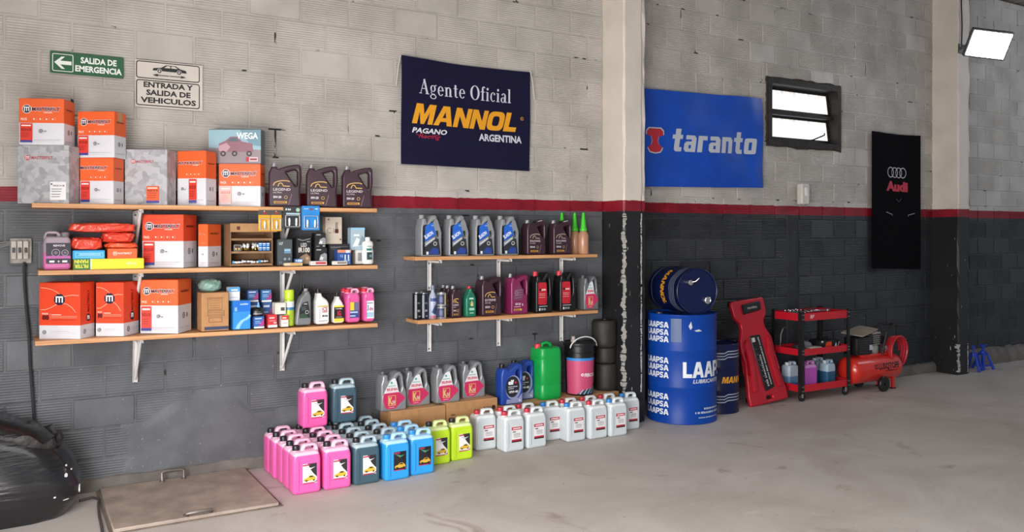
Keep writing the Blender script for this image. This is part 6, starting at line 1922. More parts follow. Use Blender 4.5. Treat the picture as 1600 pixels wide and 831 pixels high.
xc, w = span(773, 818, .225, .10)
elf = oil_jug('oil_jug', 'royal blue oil jug with a round black label, in front', OUT_I, w * .98, z_at((xc, -.17), 567) - ZC2, .10, ELF, BLK, lab_elf, 'royal blue oil jugs', .17, .11, .88, 1.0, loc=(xc, -.175, ZC2))
xc2, _ = span(793, 839.5, .115, .10)
o = copy_tree(elf, (xc2 - .02, -.07, ZC2), 0, 'royal blue oil jug with a round black label, behind the front one')

# green jerrycan
xc, w = span(826, 880, .225, .19)
hb = z_at((xc, -.20), 541) - ZC2
jc = empty('jerrycan', (xc, -.128, ZC2), 0, 'bright green plastic jerrycan with a red cap', 'jerrycan')
GRN = mat('green_plastic', '#129e45', .35, var=.06)
mb = MB(); rr = []
def rr_ring(hw, hd, z, r, n=6):
    pts = []
    for (sx, sy, a0) in ((1, 1, 0), (-1, 1, 90), (-1, -1, 180), (1, -1, 270)):
        for k in range(n):
            a = math.radians(a0 + 90 * k / (n - 1)); pts.append((sx * (hw - r) + r * math.cos(a), sy * (hd - r) + r * math.sin(a), z))
    return pts
hw, hd = w / 2, .095
for (f, z) in ((.90, 0), (.98, .012), (1.0, .03), (1.0, hb * .26), (.985, hb * .27), (.985, hb * .29), (1.0, hb * .30), (1.0, hb * .74), (.985, hb * .75), (.985, hb * .77), (1.0, hb * .78), (.99, hb * .90), (.93, hb * .965), (.78, hb * .985)):
    rr.append(rr_ring(hw * f, hd * f, z, .04))
mb.rings(rr, GRN); mb.build('body', jc)
mb = MB(); mb.tube([(-hw * .45, 0, hb * .95), (-hw * .35, 0, hb * 1.03), (0, 0, hb * 1.055), (hw * .35, 0, hb * 1.03), (hw * .5, 0, hb * .95)], [.016, .014, .013, .014, .016], GRN, 10); mb.build('handle', jc)
cap_mesh(.026, .035, RC).build('cap', jc).location = (-hw * .74, 0, hb * .955)

# bucket with a bail handle
c0 = at(904, 610, .13); R0 = (at(926, 600, .2).x - at(882, 600, .2).x) / 2
hb = z_at((c0.x, -.25), 536) - ZC2
R0 = .118
bu = empty('oil_bucket', (c0.x, -.142, ZC2 + .004), 0, 'black oil bucket with a pink and blue wrap and white bail handle', 'bucket')
mb = MB(); mb.lathe([(R0 * .90, 0), (R0 * .92, .004), (R0 * 1.0, hb * .76), (R0 * 1.0, hb * .78), (R0 * 1.06, hb * .785), (R0 * 1.06, hb * .80), (R0 * 1.02, hb * .81), (R0 * 1.03, hb * .95)], BLK, 36); mb.build('bucket', bu)
mb = MB(); mb.lathe([(R0 * 1.10, hb * .93), (R0 * 1.11, hb * .94), (R0 * 1.11, hb * .985), (R0 * 1.06, hb), (R0 * .98, hb), (R0 * .96, hb * .985)], BLK, 36); mb.build('lid', bu)
mb = MB(); mb.lathe([(.022, hb * .98), (.022, hb * 1.03), (.016, hb * 1.04), (.016, hb * 1.09), (.010, hb * 1.10)], mat('spout_grey', '#b9a9a6', .4), 14, Matrix.Translation((-.045, .02, 0))); mb.build('spout', bu)
def on_cone(u, v, h):
    r = R0 * (.92 + .08 * v / (hb * .76)) + h; a = -PI / 2 + u / R0
    return (r * math.cos(a), r * math.sin(a), v)
P = Print(on_cone, su=.015)
P.rect(-.20, .012, .20, hb * .66, '#c64b72', 28); P.rect(-.20, hb * .66, .20, hb * .71, '#2f86cf', 28)
P.poly([(-.10, .012), (.12, .012), (.12, .085), (.09, .09), (.05, .055), (-.02, .05)], '#2c3a48')
for k in range(5): P.line([(-.07 + .035 * k, .014), (-.04 + .038 * k, .05 + .006 * k)], .008, '#9fc0d4')
P.text('FERCOL', -.030, hb * .36, .026, '#f0e9ec', .03, width=.115); P.disc(-.048, hb * .40, .012, '#f0e9ec', 10); P.disc(-.046, hb * .40, .006, '#c64b72', 8)
P.build('printed_wrap', bu, smooth=40)
pts = [(R0 * 1.09 * math.cos(a), -.055 - .06 * math.sin(a) * .3, hb * .90 + .085 * math.sin(a)) for a in [PI - PI * k / 14 for k in range(15)]]
mb = MB(); mb.tube(pts, .0055, mat('bail_white', '#d9d8d5', .4), 8); mb.build('bail_handle', bu)
for s in (-1, 1):
    mb = MB(); mb.lathe([(.012, 0), (.012, .012), (.007, .016)], BLK, 10, Matrix.Translation((s * R0 * 1.0, -.05, hb * .90)) @ Matrix.Rotation(s * PI / 2, 4, 'Y')); mb.build('handle_pivot', bu)

# three black rolls stacked by the pillar
RUB = mat('black_rubber', '#26241f', .6, var=.2, scale=10, bump=.25, bscale=30)
def roll(label, pxc, r, zb, h, d, seed, tone):
    q = at(pxc, 560, d)
    root = empty('rubber_boot', (q.x, -d, zb), 0, label, 'rubber boot', 'black rubber bellows stacked by the pillar')
    mb = MB(); mb.lathe([(r * .86, 0), (r * .96, h * .06), (r, h * .16), (r * .985, h * .5), (r * .99, h * .86), (r * .95, h * .95), (r * .86, h), (r * .62, h)], RUB, 30); mb.build('shell', root)
    mb = MB(); mb.lathe([(r * .60, h * .99), (r * .56, h * 1.015), (r * .36, h * 1.015), (r * .34, h * .93)], BLK, 24); mb.build('top_ring', root)
    return root
zt = ZC2 + .004
h3 = z_at((4.22, -.14), 567) - zt
roll('lowest of three stacked black rubber bellows', 947, .098, zt, h3, .115, 1, 0)
h2 = z_at((4.22, -.14), 541) - zt - h3
roll('middle of three stacked black rubber bellows', 945.5, .090, zt + h3 * 1.02, h2 * .98, .115, 2, 0)
h1 = z_at((4.22, -.14), 500) - zt - h3 - h2
roll('topmost of three stacked black rubber bellows', 944, .104, zt + h3 * 1.02 + h2, h1, .125, 3, 0)
# ================================================================== middle bay: drums, creeper board, tool cart, compressor
DB = mat('drum_blue', '#0d3f98', .38, var=.10, scale=5, spec=.22)
DN = mat('drum_navy', '#0f1940', .34, var=.10, scale=6, spec=.3)
def facing(x, y):
    return math.atan2(-CAM_D - y, -x)
def drum_body(r, h, m, hoops, name, parent, n=56):
    prof = [(r * .93, .012), (r * .985, .0), (r * 1.012, .004), (r * 1.012, .014), (r, .020)]
    for z in hoops:
        prof += [(r, z - .020), (r * 1.018, z - .006), (r * 1.018, z + .006), (r, z + .020)]
    prof += [(r, h - .020), (r * 1.012, h - .014), (r * 1.012, h - .004), (r * .985, h), (r * .955, h - .004), (r * .945, h - .016)]
    mb = MB(); mb.lathe(prof, m, n); return mb.build(name, parent)

# ---- tall blue drum
DX, DY, DR, DHh = 4.84, -.315, .287, .892
dr = empty('oil_drum', (DX, DY, 0), 0, 'tall royal blue oil drum with white lettering beside the pillar', 'drum')
drum_body(DR, DHh, DB, (.30, .60), 'shell', dr)
a0 = facing(DX, DY)
P = Print(on_cyl(DR, a0), su=.03)
WH = '#dfe4ea'
rowz = lambda py: CAM_H - (py - CY) / FPX * 6.78
for g in ((512.5, 524, 535), (568, 579.5, 591), (624.5, 636.5, 648.5)):
    for py in g:
        glyphs(P, 'LAAPSA', HEAVY, -.355, rowz(py), .048, .25, WH, gap=.02)
glyphs(P, 'LAAPSA', HEAVY, .010, rowz(589), .128, .565, WH, gap=.03)
P.text('LUBRICANTES', .09, rowz(597.5), .030, '#c9d0da', .03, width=.30, shear=.25)
for i, py in enumerate((637, 643, 650)):
    P.marks((.19, .11, .14)[i], rowz(py + 2), (.20, .28, .24)[i], (.016, .018, .010)[i], '#b9c4d4', 6 + i)
P.rect(-.085, .67, .0, .86, '#4a5f8c', 4)
P.poly([(.055, .80), (.075, .84), (.085, .79), (.07, .77)], '#c5ccd6'); P.poly([(.10, .765), (.14, .775), (.17, .76), (.12, .755)], '#c5ccd6')
P.build('lettering', dr, smooth=0)
mb = MB(); mb.lathe([(.03, DHh - .016), (.03, DHh - .004), (.022, DHh)], CHRM, 14, Matrix.Translation((-.16, .10, 0))); mb.build('bung', dr)

# ---- smaller navy drum lying across its top
n_ = Vector((-.22, -.975, 0)).normalized(); up = Vector((0, 0, 1)); xr = up.cross(n_).normalized()
LR, LL = .186, .50
ld = empty('small_drum', (0, 0, 0), 0, 'small navy oil drum lying on its side on the blue drum', 'drum')
rotm = Matrix((xr, up, n_)).transposed()
ld.rotation_euler = rotm.to_euler()
ld.location = Vector((DX - .01, DY, DHh + LR * 1.02)) - n_ * (LL / 2 - .02)
drum_body(LR, LL, DN, (.17, .33), 'shell', ld, 48)
P = Print(on_cyl(LR, 0), su=.02)
glyphs(P, 'MANNOL', HEAVY, LR * math.radians(118), .215, .060, LR * math.radians(100), AMB, gap=.05, shear=.15)
for k, z in enumerate((.36, .385, .41, .435)):
    P.line([(LR * math.radians(t), z + .008 * math.sin(t / 9.0)) for t in range(30, 250, 8)], .006, '#8f97a8')
P.line([(LR * math.radians(t), .06 + .008 * math.sin(t / 9.0)) for t in range(60, 250, 8)], .006, '#8f97a8')
glyphs(P, 'MANNOL', HEAVY, LR * math.radians(20), .215, .060, LR * math.radians(70), AMB, gap=.05, shear=.15)
P.build('lettering', ld, smooth=0)
mb = MB(); mb.lathe([(.030, LL - .016), (.030, LL + .006), (.024, LL + .010), (.020, LL + .006)], CHRM, 18, Matrix.Translation((.095, -.075, 0))); mb.build('bung', ld)
mb = MB(); T = Matrix.Translation((-.085, .075, 0))
mb.lathe([(.016, LL - .016), (.016, LL + .03), (.022, LL + .032), (.022, LL + .045), (.012, LL + .05)], CHRM, 12, T); mb.tube([(-.085, .075, LL + .04), (-.05, .085, LL + .06), (-.02, .11, LL + .06)], .006, CHRM, 8)
mb.build('tap', ld)

# ---- small navy drum standing behind
SX, SY, SR, SH = 5.315, -.255, .180, .60
sd = empty('small_drum', (SX, SY, 0), 0, 'small navy oil drum standing between the blue drum and the red board', 'drum')
drum_body(SR, SH, DN, (.20, .40), 'shell', sd, 48)
P = Print(on_cyl(SR, facing(SX, SY)), su=.02)
glyphs(P, 'MANNOL', HEAVY, .035, .265, .055, .30, AMB, gap=.05, shear=.2)
for zc in (.47, .10):
    for k in range(3):
        z = zc + .025 * k
        P.line([(-.05, z), (.06, z + .002), (.09, z + .018), (.26, z + .018)], .009, '#9aa1b0')
P.build('lettering', sd, smooth=0)

# ---- red creeper board leaning on the wall
MR = mat('creeper_red', '#b01627', .35, var=.08)
cb = empty('mechanic_board', (5.895, -.315, .012), 0, 'red plastic creeper board leaning against the charcoal wall', 'creeper board')
cb.rotation_euler = (-.225, -.075, 0)
half = [(.0, .245), (.10, .245), (.20, .225), (.40, .195), (.50, .210), (.58, .205), (.68, .150), (.74, .150), (.80, .205), (.92, .215), (.955, .20)]
outl = [(x, z) for z, x in half] + [(-x, z) for z, x in reversed(half)]
mb = MB(); mb.slab(rounded(outl, .02, 3), [rounded([(-.03, .035), (.05, .035), (.05, .065), (-.03, .065)], .008, 2), rounded([(-.20, .28), (-.165, .28), (-.15, .48), (-.17, .50)], .01, 2), rounded([(.20, .28), (.165, .28), (.15, .48), (.17, .50)], .01, 2)], .045, .014, MR)
mb.build('board', cb)
for s in (-1, 1):       # raised shoulder ribs
    mb = MB(); mb.slab(rounded([(s * .19, .12), (s * .13, .12), (s * .10, .45), (s * .13, .60), (s * .17, .56), (s * .16, .40)], .012, 2), [], .03, .010, MR, Matrix.Translation((0, -.026, 0)), steps=2); mb.build('moulded_rib', cb)
mb = MB(); mb.slab(rounded([(-.10, .82), (.13, .84), (.13, .925), (-.10, .91)], .012, 3), [], .03, .010, BLK, Matrix.Translation((0, -.03, 0)), steps=2); hp = mb.build('headrest', cb)
P = Print(face_front(-.045)); P.marks(-.05, .862, .13, .022, '#8f8a8a', 3, shear=.2); P.build('lettering', hp, smooth=0)
mb = MB(); mb.slab(rounded([(-.085, .62), (.045, .62), (.085, .13), (-.035, .11)], .006, 2), [], .012, .003, BLK, Matrix.Translation((0, -.026, 0)), steps=1); lb_ = mb.build('label_strip', cb)
P = Print(face_front(-.032)); P.rect(-.07, .56, -.03, .60, '#c9c5c5'); P.marks(.058, .16, .44, .018, '#b9b5b5', 4, rot=PI / 2 + .085); P.marks(.022, .15, .30, .024, '#a9a5a5', 5, rot=PI / 2 + .085)
for k in range(7): P.line([(-.055 + .012 * k * .4, .50 - .05 * k), (-.04 + .012 * k * .4, .49 - .05 * k)], .006, '#77706f')
P.build('lettering', lb_, smooth=0)
for (x, z) in ((-.20, .03), (.20, .03), (-.17, .90), (.17, .90)):
    mb = MB(); mb.lathe([(.028, -.012), (.032, -.006), (.032, .006), (.028, .012)], BLK, 14, Matrix.Translation((x, .040, z + .03)) @ Matrix.Rotation(PI / 2, 4, 'Y')); mb.build('caster', cb)

# ---- red and black tool cart
X0, X1, Y0, Y1 = 6.21, 6.885, -.415, -.075
MCR = mat('cart_red', '#c11a2a', .35, var=.06)
MBK = mat('cart_black', '#151517', .4, var=.1)
ct = empty('tool_cart', ((X0 + X1) / 2, (Y0 + Y1) / 2, 0), 0, 'red and black three-tray tool cart on casters', 'tool cart')
hx, hy = (X1 - X0) / 2, (Y1 - Y0) / 2
for (zb, zt) in ((.745, .815), (.425, .485), (.090, .155)):
    mb = MB(); t = .004
    mb.box(-hx, hx, -hy, hy, zb, zb + t, MCR)
    for q in ((-hx, hx, -hy, -hy + t), (-hx, hx, hy - t, hy), (-hx, -hx + t, -hy + t, hy - t), (hx - t, hx, -hy + t, hy - t)):
        mb.box(*q, zb + t, zt, MCR)
    tr = mb.build('tray', ct, smooth=0)
    mb = MB(); mb.box(-hx + .01, hx - .01, -hy + .01, hy - .01, zb + t, zb + t + .004, MBK); mb.build('rubber_mat', tr, smooth=0)
P = Print(face_front(-hy)); P.text('RF', -hx + .12, .765, .032, '#e3c9cb', .03, width=.05, shear=.25); P.build('lettering', ct, smooth=0)
for sx in (-1, 1):
    for sy in (-1, 1):
        mb = MB(); w_ = .035; e = .004
        xa, ya = sx * (hx + .003), sy * (hy + .003)
        mb.box(min(xa, xa - sx * w_), max(xa, xa - sx * w_), min(ya, ya + sy * e), max(ya, ya + sy * e), .075, .83, MBK)
        mb.box(min(xa, xa + sx * e), max(xa, xa + sx * e), min(ya, ya - sy * w_), max(ya, ya - sy * w_), .075, .83, MBK)
        lg = mb.build('leg', ct, smooth=0)
        for z in (.10, .14, .44, .47, .76, .80):
            for k in (0, 1):
                mb = MB(); mb.lathe([(.005, 0), (.005, .003)], CHRM, 6, Matrix.Translation((xa - sx * (.009 + .016 * k), ya + sy * e, z)) @ Matrix.Rotation(-sy * PI / 2, 4, 'X')); mb.build('bolt', lg)
        cst = empty('caster', (sx * (hx - .03), sy * (hy - .03), 0)); cst.parent = ct; KIDS.setdefault(ct.name, []).append(cst)
        mb = MB(); mb.lathe([(.020, -.010), (.036, -.012), (.040, -.008), (.040, .008), (.036, .012), (.020, .010)], MBK, 20, Matrix.Translation((.012, 0, .040)) @ Matrix.Rotation(PI / 2, 4, 'X')); mb.build('wheel', cst)
        mb = MB(); mb.box(-.012, .014, -.018, -.014, .035, .088, CHRM); mb.box(-.012, .014, .014, .018, .035, .088, CHRM); mb.box(-.018, .018, -.02, .02, .084, .09, CHRM); mb.build('fork', cst)
cx, cy = (X0 + X1) / 2, (Y0 + Y1) / 2
# tools on the top tray
def wrench(label, x, y, z, L, rz, m=CHRM):
    r = empty('wrench', (x, y, z), rz, label, 'wrench', 'wrenches on the cart')
    mb = MB(); mb.slab(rounded([(-L * .38, -.006), (L * .38, -.006), (L * .38, .006), (-L * .38, .006)], .003, 2), [], .006, .002, m, Matrix.Rotation(PI / 2, 4, 'X'), steps=1); mb.build('shaft', r)
    for s in (-1, 1):
        mb = MB()
        if s > 0:
            pts = [(.018 * math.cos(t), .018 * math.sin(t)) for t in [2 * PI * k / 16 for k in range(16)]]; hl = [(.010 * math.cos(t), .010 * math.sin(t)) for t in [2 * PI * k / 12 for k in range(12)]]
            mb.slab(pts, [hl], .009, .002, m, Matrix.Translation((L * .42, 0, 0)) @ Matrix.Rotation(PI / 2, 4, 'X'), steps=1); mb.build('ring_end', r)
        else:
            pts = [(-.022, .006), (-.022, .016), (-.006, .020), (.016, .008), (.016, -.008), (-.006, -.020), (-.022, -.016), (-.022, -.006), (-.006, -.006), (-.006, .006)]
            mb.slab(pts, [], .009, .002, m, Matrix.Translation((-L * .42, 0, 0)) @ Matrix.Rotation(PI / 2, 4, 'X'), steps=1); mb.build('open_end', r)
    return r
wrench('long chrome wrench along the front of the top cart tray', cx - .02, Y0 + .07, .82, .34, .04)
wrench('chrome wrench behind the long one on the top tray', cx + .08, Y0 + .13, .82, .26, -.10)
wrench('short chrome wrench at the left of the top tray', cx - .17, Y0 + .10, .82, .18, .6)
wrench('dark wrench at the back of the top tray', cx + .02, Y0 + .22, .82, .24, .2, mat('dark_tool_steel', '#4a4a4e', .35, .8))
sk = empty('socket_tray', (cx - .20, Y0 + .21, .757), .1, 'black perforated socket holder on the top cart tray', 'socket holder')
mb = MB(); mb.box(-.11, .11, -.06, .06, 0, .05, MBK, bev=.004); mb.build('holder', sk)
for k in range(8):
    mb = MB(); mb.lathe([(.011, .05), (.012, .052), (.012, .072), (.008, .073), (.007, .06)], CHRM, 10, Matrix.Translation((-.085 + .056 * (k % 4), -.028 + .056 * (k // 4), 0))); mb.build('socket', sk)
# middle tray
M2 = .434
def case_box(name, label, cat, x, y, z, w, d, h, col, rz=0, fn=None):
    r = empty(name, (x, y, z), rz, label, cat)
    mb = MB(); mb.box(-w / 2, w / 2, -d / 2, d / 2, 0, h, mat('shell_' + col[1:], col, .45, var=.06), bev=min(w, d, h) * .12, seg=2); mb.build('shell', r)
    P = Print(face_front(-d / 2)); (fn or (lambda P, w, h: P.rect(-.3 * w, .3 * h, .3 * w, .7 * h, '#c9c9c9')))(P, w, h); P.build('front_print', r, smooth=0)
    return r
case_box('diagnostic_box', 'small black box with a white stamp on the middle cart tray', 'box', cx - .245, Y0 + .11, M2, .10, .08, .085, '#1c1c1e', .2, lambda P, w, h: (P.rect(-.28 * w, .2 * h, .32 * w, .85 * h, '#d6d6d6'), P.rect(-.16 * w, .34 * h, -.04 * w, .70 * h, '#222222'), P.rect(.04 * w, .34 * h, .20 * w, .50 * h, '#222222')))
case_box('parts_carton', 'small pale carton at the front of the middle cart tray', 'box', cx - .08, Y0 + .075, M2, .13, .09, .055, '#b9b4aa', -.15)
lump(.12, .10, .085, 77, mat('grey_cloth', '#8f959b', .8, var=.1), 2.2, .1).build('rag', None, (cx - .035, Y0 + .20, M2), smooth=60)
tag(COL.objects[-1], 'crumpled pale grey rag on the middle cart tray', 'rag')
sh = case_box('drill_case', 'black drill case with an orange flash on the middle cart tray', 'tool case', cx + .17, Y0 + .15, M2, .26, .15, .10, '#19191b', -.1, lambda P, w, h: (P.poly([(-.28 * w, .25 * h), (-.2 * w, .8 * h), (.05 * w, .85 * h), (.08 * w, .4 * h)], '#d8451f'), P.poly([(.15 * w, .1 * h), (.28 * w, .75 * h), (.34 * w, .2 * h)], '#d0cfcc'), P.rect(-.45 * w, .78 * h, -.36 * w, .95 * h, '#c9c9c9'), P.line([(.36 * w, .3 * h), (.44 * w, .8 * h)], .006, '#c9c9c9')))
mb = MB(); mb.tube([(-.05, 0, .10), (-.05, 0, .125), (.05, 0, .125), (.05, 0, .10)], .008, MBK, 8); mb.build('handle', sh)
mb = MB(); pts = [(.028 * math.cos(t), .028 * math.sin(t)) for t in [2 * PI * k / 20 for k in range(20)]]
mb.tube([(cx - .30, Y1 - .06, M2 + .004), (cx - .29, Y1 - .06, M2 + .16), (cx - .26, Y1 - .06, M2 + .215), (cx - .22, Y1 - .06, M2 + .225)], .006, CHRM, 8)
tag(mb.build('bent_rod'), 'thin bent metal rod standing in the middle cart tray', 'rod')
# bottom tray: fluid jugs and a cloth
M3 = .099
MK['purple'] = jug_mat('purple_fluid', '#b04fb0', '#c88cc8', .2)
MK['pale'] = jug_mat('pale_blue_fluid', '#6f93b8', '#bfccd8', .10)
MK['teal'] = jug_mat('teal_fluid', '#2c5a7c', '#a5bccb', .135)
def cjug(kind, cap, label, p, d, w, h):
    q = at(p, 600, d)
    return canister(label, MK[kind], cap, w, h, .10, None, 'fluid jugs in the cart', 'fluid_jug', 'jug', (q.x, -d + .05, M3))
cjug('pale', '#d0d4d8', 'pale blue fluid jug at the left of the bottom cart tray', 1241, .21, .14, .235)
cjug('purple', '#9a4a9c', 'purple fluid jug at the front of the bottom cart tray', 1268.5, .375, .165, .262)
cjug('teal', '#b9c4cc', 'half full teal fluid jug behind the purple one', 1284, .23, .13, .25)
cjug('teal', '#b9c4cc', 'half full teal fluid jug at the right of the bottom cart tray', 1299.5, .35, .125, .245)
lump(.12, .12, .05, 41, mat('blue_cloth', '#2b4fc0', .8, var=.15), 2.2, .2).build('blue_rag', None, (X0 + .085, Y0 + .10, M3), smooth=60)
tag(COL.objects[-1], 'bright blue rag at the left of the bottom cart tray', 'rag')

# ---- red air compressor
CR = mat('compressor_red', '#cf2b22', .28, var=.06, coat=.3)
KX0, KX1, KD, KR = 6.93, 7.70, .33, .135
kz = .215
ac = empty('air_compressor', ((KX0 + KX1) / 2, -KD, 0), 0, 'red air compressor with a horizontal tank next to the tool cart', 'compressor')
L = KX1 - KX0
RY = Matrix.Translation((0, 0, kz)) @ Matrix.Rotation(PI / 2, 4, 'Y')
prof = [(KR * math.sin(PI / 2 * k / 6), -L / 2 + .07 * (1 - math.cos(PI / 2 * k / 6))) for k in range(1, 7)]
prof = prof + [(r, -z) for r, z in reversed(prof)]
mb = MB(); mb.lathe(prof, CR, 36, RY); mb.build('tank', ac)
P = Print(lambda u, v, h: (u, -(KR + h) * math.cos(v / KR), kz + (KR + h) * math.sin(v / KR)), sv=.012)
P.text('LUSQTOFF', -.04, .005, .055, '#2e0a0c', .045, width=.32); P.rect(-.10, .012, -.055, .055, '#4a1012'); P.rect(-.085, .022, -.07, .045, '#cf2b22'); P.marks(.06, -.022, .18, .014, '#5a1614', 9)
P.build('lettering', ac, smooth=0)
mb = MB(); mb.box(-.20, .22, -.06, .06, kz + KR - .012, kz + KR + .012, CR, bev=.004); mb.build('saddle', ac)
mb = MB(); mb.box(-.30, -.06, -.08, .08, kz + KR + .012, kz + KR + .19, MBK, bev=.02, seg=2); mt = mb.build('motor_cover', ac)
for k in range(6):
    mb = MB(); mb.box(-.27, -.09, -.083, -.079, kz + KR + .04 + .022 * k, kz + KR + .05 + .022 * k, mat('dark_grille', '#2c2c30', .5)); mb.build('cooling_slot', mt, smooth=0)
P = Print(face_front(-.084)); P.rect(-.12, kz + KR + .06, -.075, kz + KR + .11, '#b9b9b9'); P.build('front_print', mt, smooth=0)
ALU = mat('cast_aluminium', '#a3a09a', .45, .6, var=.1)
mb = MB(); mb.lathe([(.05, 0), (.055, .01), (.055, .07), (.04, .09)], ALU, 20, Matrix.Translation((.04, 0, kz + KR + .01)))
mb.build('crankcase', ac)
for k in range(5):
    mb = MB(); mb.box(-.015, .095, -.05, .05, kz + KR + .10 + .02 * k, kz + KR + .11 + .02 * k, ALU); mb.build('cylinder_fin', ac, smooth=0)
mb = MB(); mb.box(-.02, .10, -.055, .055, kz + KR + .20, kz + KR + .225, ALU, bev=.006); mb.build('cylinder_head', ac)
mb = MB(); mb.lathe([(.04, 0), (.04, .03)], MBK, 18, Matrix.Translation((.13, -.03, kz + KR + .14)) @ Matrix.Rotation(PI / 2, 4, 'X')); mb.build('air_filter', ac)
for (x, z) in ((.13, kz + KR + .05), (.18, kz + KR + .06)):
    mb = MB(); mb.lathe([(.022, 0), (.024, .004), (.024, .014), (.018, .016)], CHRM, 16, Matrix.Translation((x, -.045, z)) @ Matrix.Rotation(PI / 2, 4, 'X')); mb.build('pressure_gauge', ac)
mb = MB(); mb.tube([(.09, 0, kz + KR + .20), (.15, 0, kz + KR + .21), (.19, 0, kz + KR + .15), (.19, 0, kz + KR)], .008, mat('copper_pipe', '#a06a42', .3, .8), 8); mb.build('discharge_pipe', ac)
mb = MB(); mb.tube([(.10, -.07, kz + KR + .0), (.16, -.075, kz + KR + .22), (.28, -.075, kz + KR + .29), (.42, -.07, kz + KR + .27), (.42, .07, kz + KR + .27), (.28, .075, kz + KR + .29), (.16, .075, kz + KR + .22), (.10, .07, kz + KR)], .011, MBK, 8); mb.build('push_handle', ac)
whl = empty('wheel', (.02, -KR - .005, .075)); whl.parent = ac; KIDS.setdefault(ac.name, []).append(whl)
for nm, prof, m in (('tyre', [(.050, -.016), (.070, -.018), (.075, -.010), (.075, .010), (.070, .018), (.050, .016)], MBK), ('hub', [(.012, -.020), (.030, -.012), (.050, -.012), (.050, .012), (.012, .016)], ALU)):
    mb = MB(); mb.lathe(prof, m, 24, Matrix.Rotation(PI / 2, 4, 'X')); mb.build(nm, whl)
mb = MB(); mb.lathe([(.050, -.016), (.070, -.018), (.075, -.010), (.075, .010), (.070, .018), (.050, .016), (.012, .016)], MBK, 24, Matrix.Translation((.02, KR + .005, .075)) @ Matrix.Rotation(PI / 2, 4, 'X')); mb.build('wheel', ac)
for s in (-1, 1):
    mb = MB(); mb.box(.235, .265, s * .08 - .012, s * .08 + .012, .008, kz - .07, CR); mb.box(.225, .275, s * .08 - .02, s * .08 + .02, 0, .010, MBK); mb.build('foot', ac, smooth=0)
# beige sheet lying over the motor, and the coiled red hose
mb = MB(); mb.slab(rounded([(-.16, -.11), (.16, -.09), (.18, .10), (-.13, .11)], .02, 2), [], .012, .003, mat('beige_board', '#8f8578', .7, var=.15), Matrix.Rotation(PI / 2, 4, 'X'), steps=1)
o = mb.build('splash_sheet', None, ((KX0 + KX1) / 2 - .16, -KD, kz + KR + .238)); o.rotation_euler = (.12, -.16, .1)
tag(o, 'worn beige sheet resting on the compressor motor', 'sheet')
pts = [Vector((7.66 + (.12 + .006 * (k // 22)) * math.cos(2 * PI * k / 22), -.335 - .026 * k / 22, .36 + (.145 + .004 * (k // 22)) * math.sin(2 * PI * k / 22))) for k in range(84)]
mb = MB(); mb.tube(pts, .0115, mat('hose_red', '#b3202c', .35), 8)
tag(mb.build('air_hose'), 'coiled red air hose hung on the end of the compressor', 'hose')

# ---- blue jack stands at the foot of the far pillar
JB = mat('jack_blue', '#1f3fae', .35, var=.08)
def jack(label, x, y, rz):
    r = empty('jack_stand', (x, y, 0), rz, label, 'jack stand', 'blue jack stands')
    for s in ((-1, -1), (1, -1), (-1, 1), (1, 1)):
        mb = MB(); mb.tube([(s[0] * .10, s[1] * .10, .005), (s[0] * .035, s[1] * .035, .24)], [.022, .016], JB, 6); mb.build('leg', r)
    mb = MB(); mb.box(-.09, .09, -.105, -.092, .05, .075, JB); mb.box(-.09, .09, .092, .105, .05, .075, JB); mb.build('brace', r, smooth=0)
    mb = MB(); mb.lathe([(.045, .21), (.045, .26), (.030, .265)], JB, 12); mb.build('collar', r)
    mb = MB(); mb.box(-.016, .016, -.010, .010, .22, .33, JB); mb.box(-.045, .045, -.018, .018, .33, .345, JB); mb.box(-.045, -.03, -.018, .018, .345, .365, JB); mb.box(.03, .045, -.018, .018, .345, .365, JB); mb.build('saddle_post', r, smooth=0)
    return r
q = on_level(1522, 581, 0)
for lb_, p_, d_, rz_ in (('blue jack stand close to the far pillar', 1521, .22, .3), ('blue jack stand standing a little further along', 1536, .20, -.2)):
    jk = jack(lb_, at(p_, 570, d_).x, -d_, rz_)
    jk.scale = (.75, .75, .78)

# ================================================================== left foreground: floor hatch and wrapped bundle
HM = mat('worn_hatch_plate', '#a6968a', .7, .15, var=.22, scale=7, bump=.35, bscale=55)
HX0, HX1, HD0, HD1 = .445, 1.300, .045, .855
ht = empty('floor_hatch', ((HX0 + HX1) / 2, -(HD0 + HD1) / 2, 0), 0, 'square worn steel floor hatch with two rod handles', 'hatch')
hx, hy = (HX1 - HX0) / 2, (HD1 - HD0) / 2
mb = MB(); mb.box(-hx, hx, -hy, hy, 0.001, .022, HM, bev=.004); mb.build('lid', ht)
mb = MB()
for q in ((-hx - .018, hx + .018, -hy - .018, -hy - .006), (-hx - .018, hx + .018, hy + .006, hy + .018), (-hx - .018, -hx - .006, -hy, hy), (hx + .006, hx + .018, -hy, hy)):
    mb.box(*q, .0005, .006, mat('hatch_frame', '#776a60', .75, .1, var=.3, scale=10))
mb.build('frame', ht, smooth=0)
MH = mat('rod_handle', '#77706a', .45, .6, var=.2)
def handle(x, y, lean, w, h):
    mb = MB(); mb.tube([(x - w / 2, y, .018), (x - w / 2, y + lean * .8, .018 + h * .9), (x - w / 2 + .015, y + lean, .018 + h), (x + w / 2 - .015, y + lean, .018 + h), (x + w / 2, y + lean * .8, .018 + h * .9), (x + w / 2, y, .018)], .009, MH, 8); mb.build('handle', ht)
    for s in (-1, 1):
        mb = MB(); mb.lathe([(.016, .0215), (.016, .028), (.010, .030)], MH, 10, Matrix.Translation((x + s * w / 2, y, 0))); mb.build('handle_socket', ht)
handle(-.02, hy - .05, .012, .125, .062)
handle(-.02 + .015, -hy + .03, -.045, .125, .03)

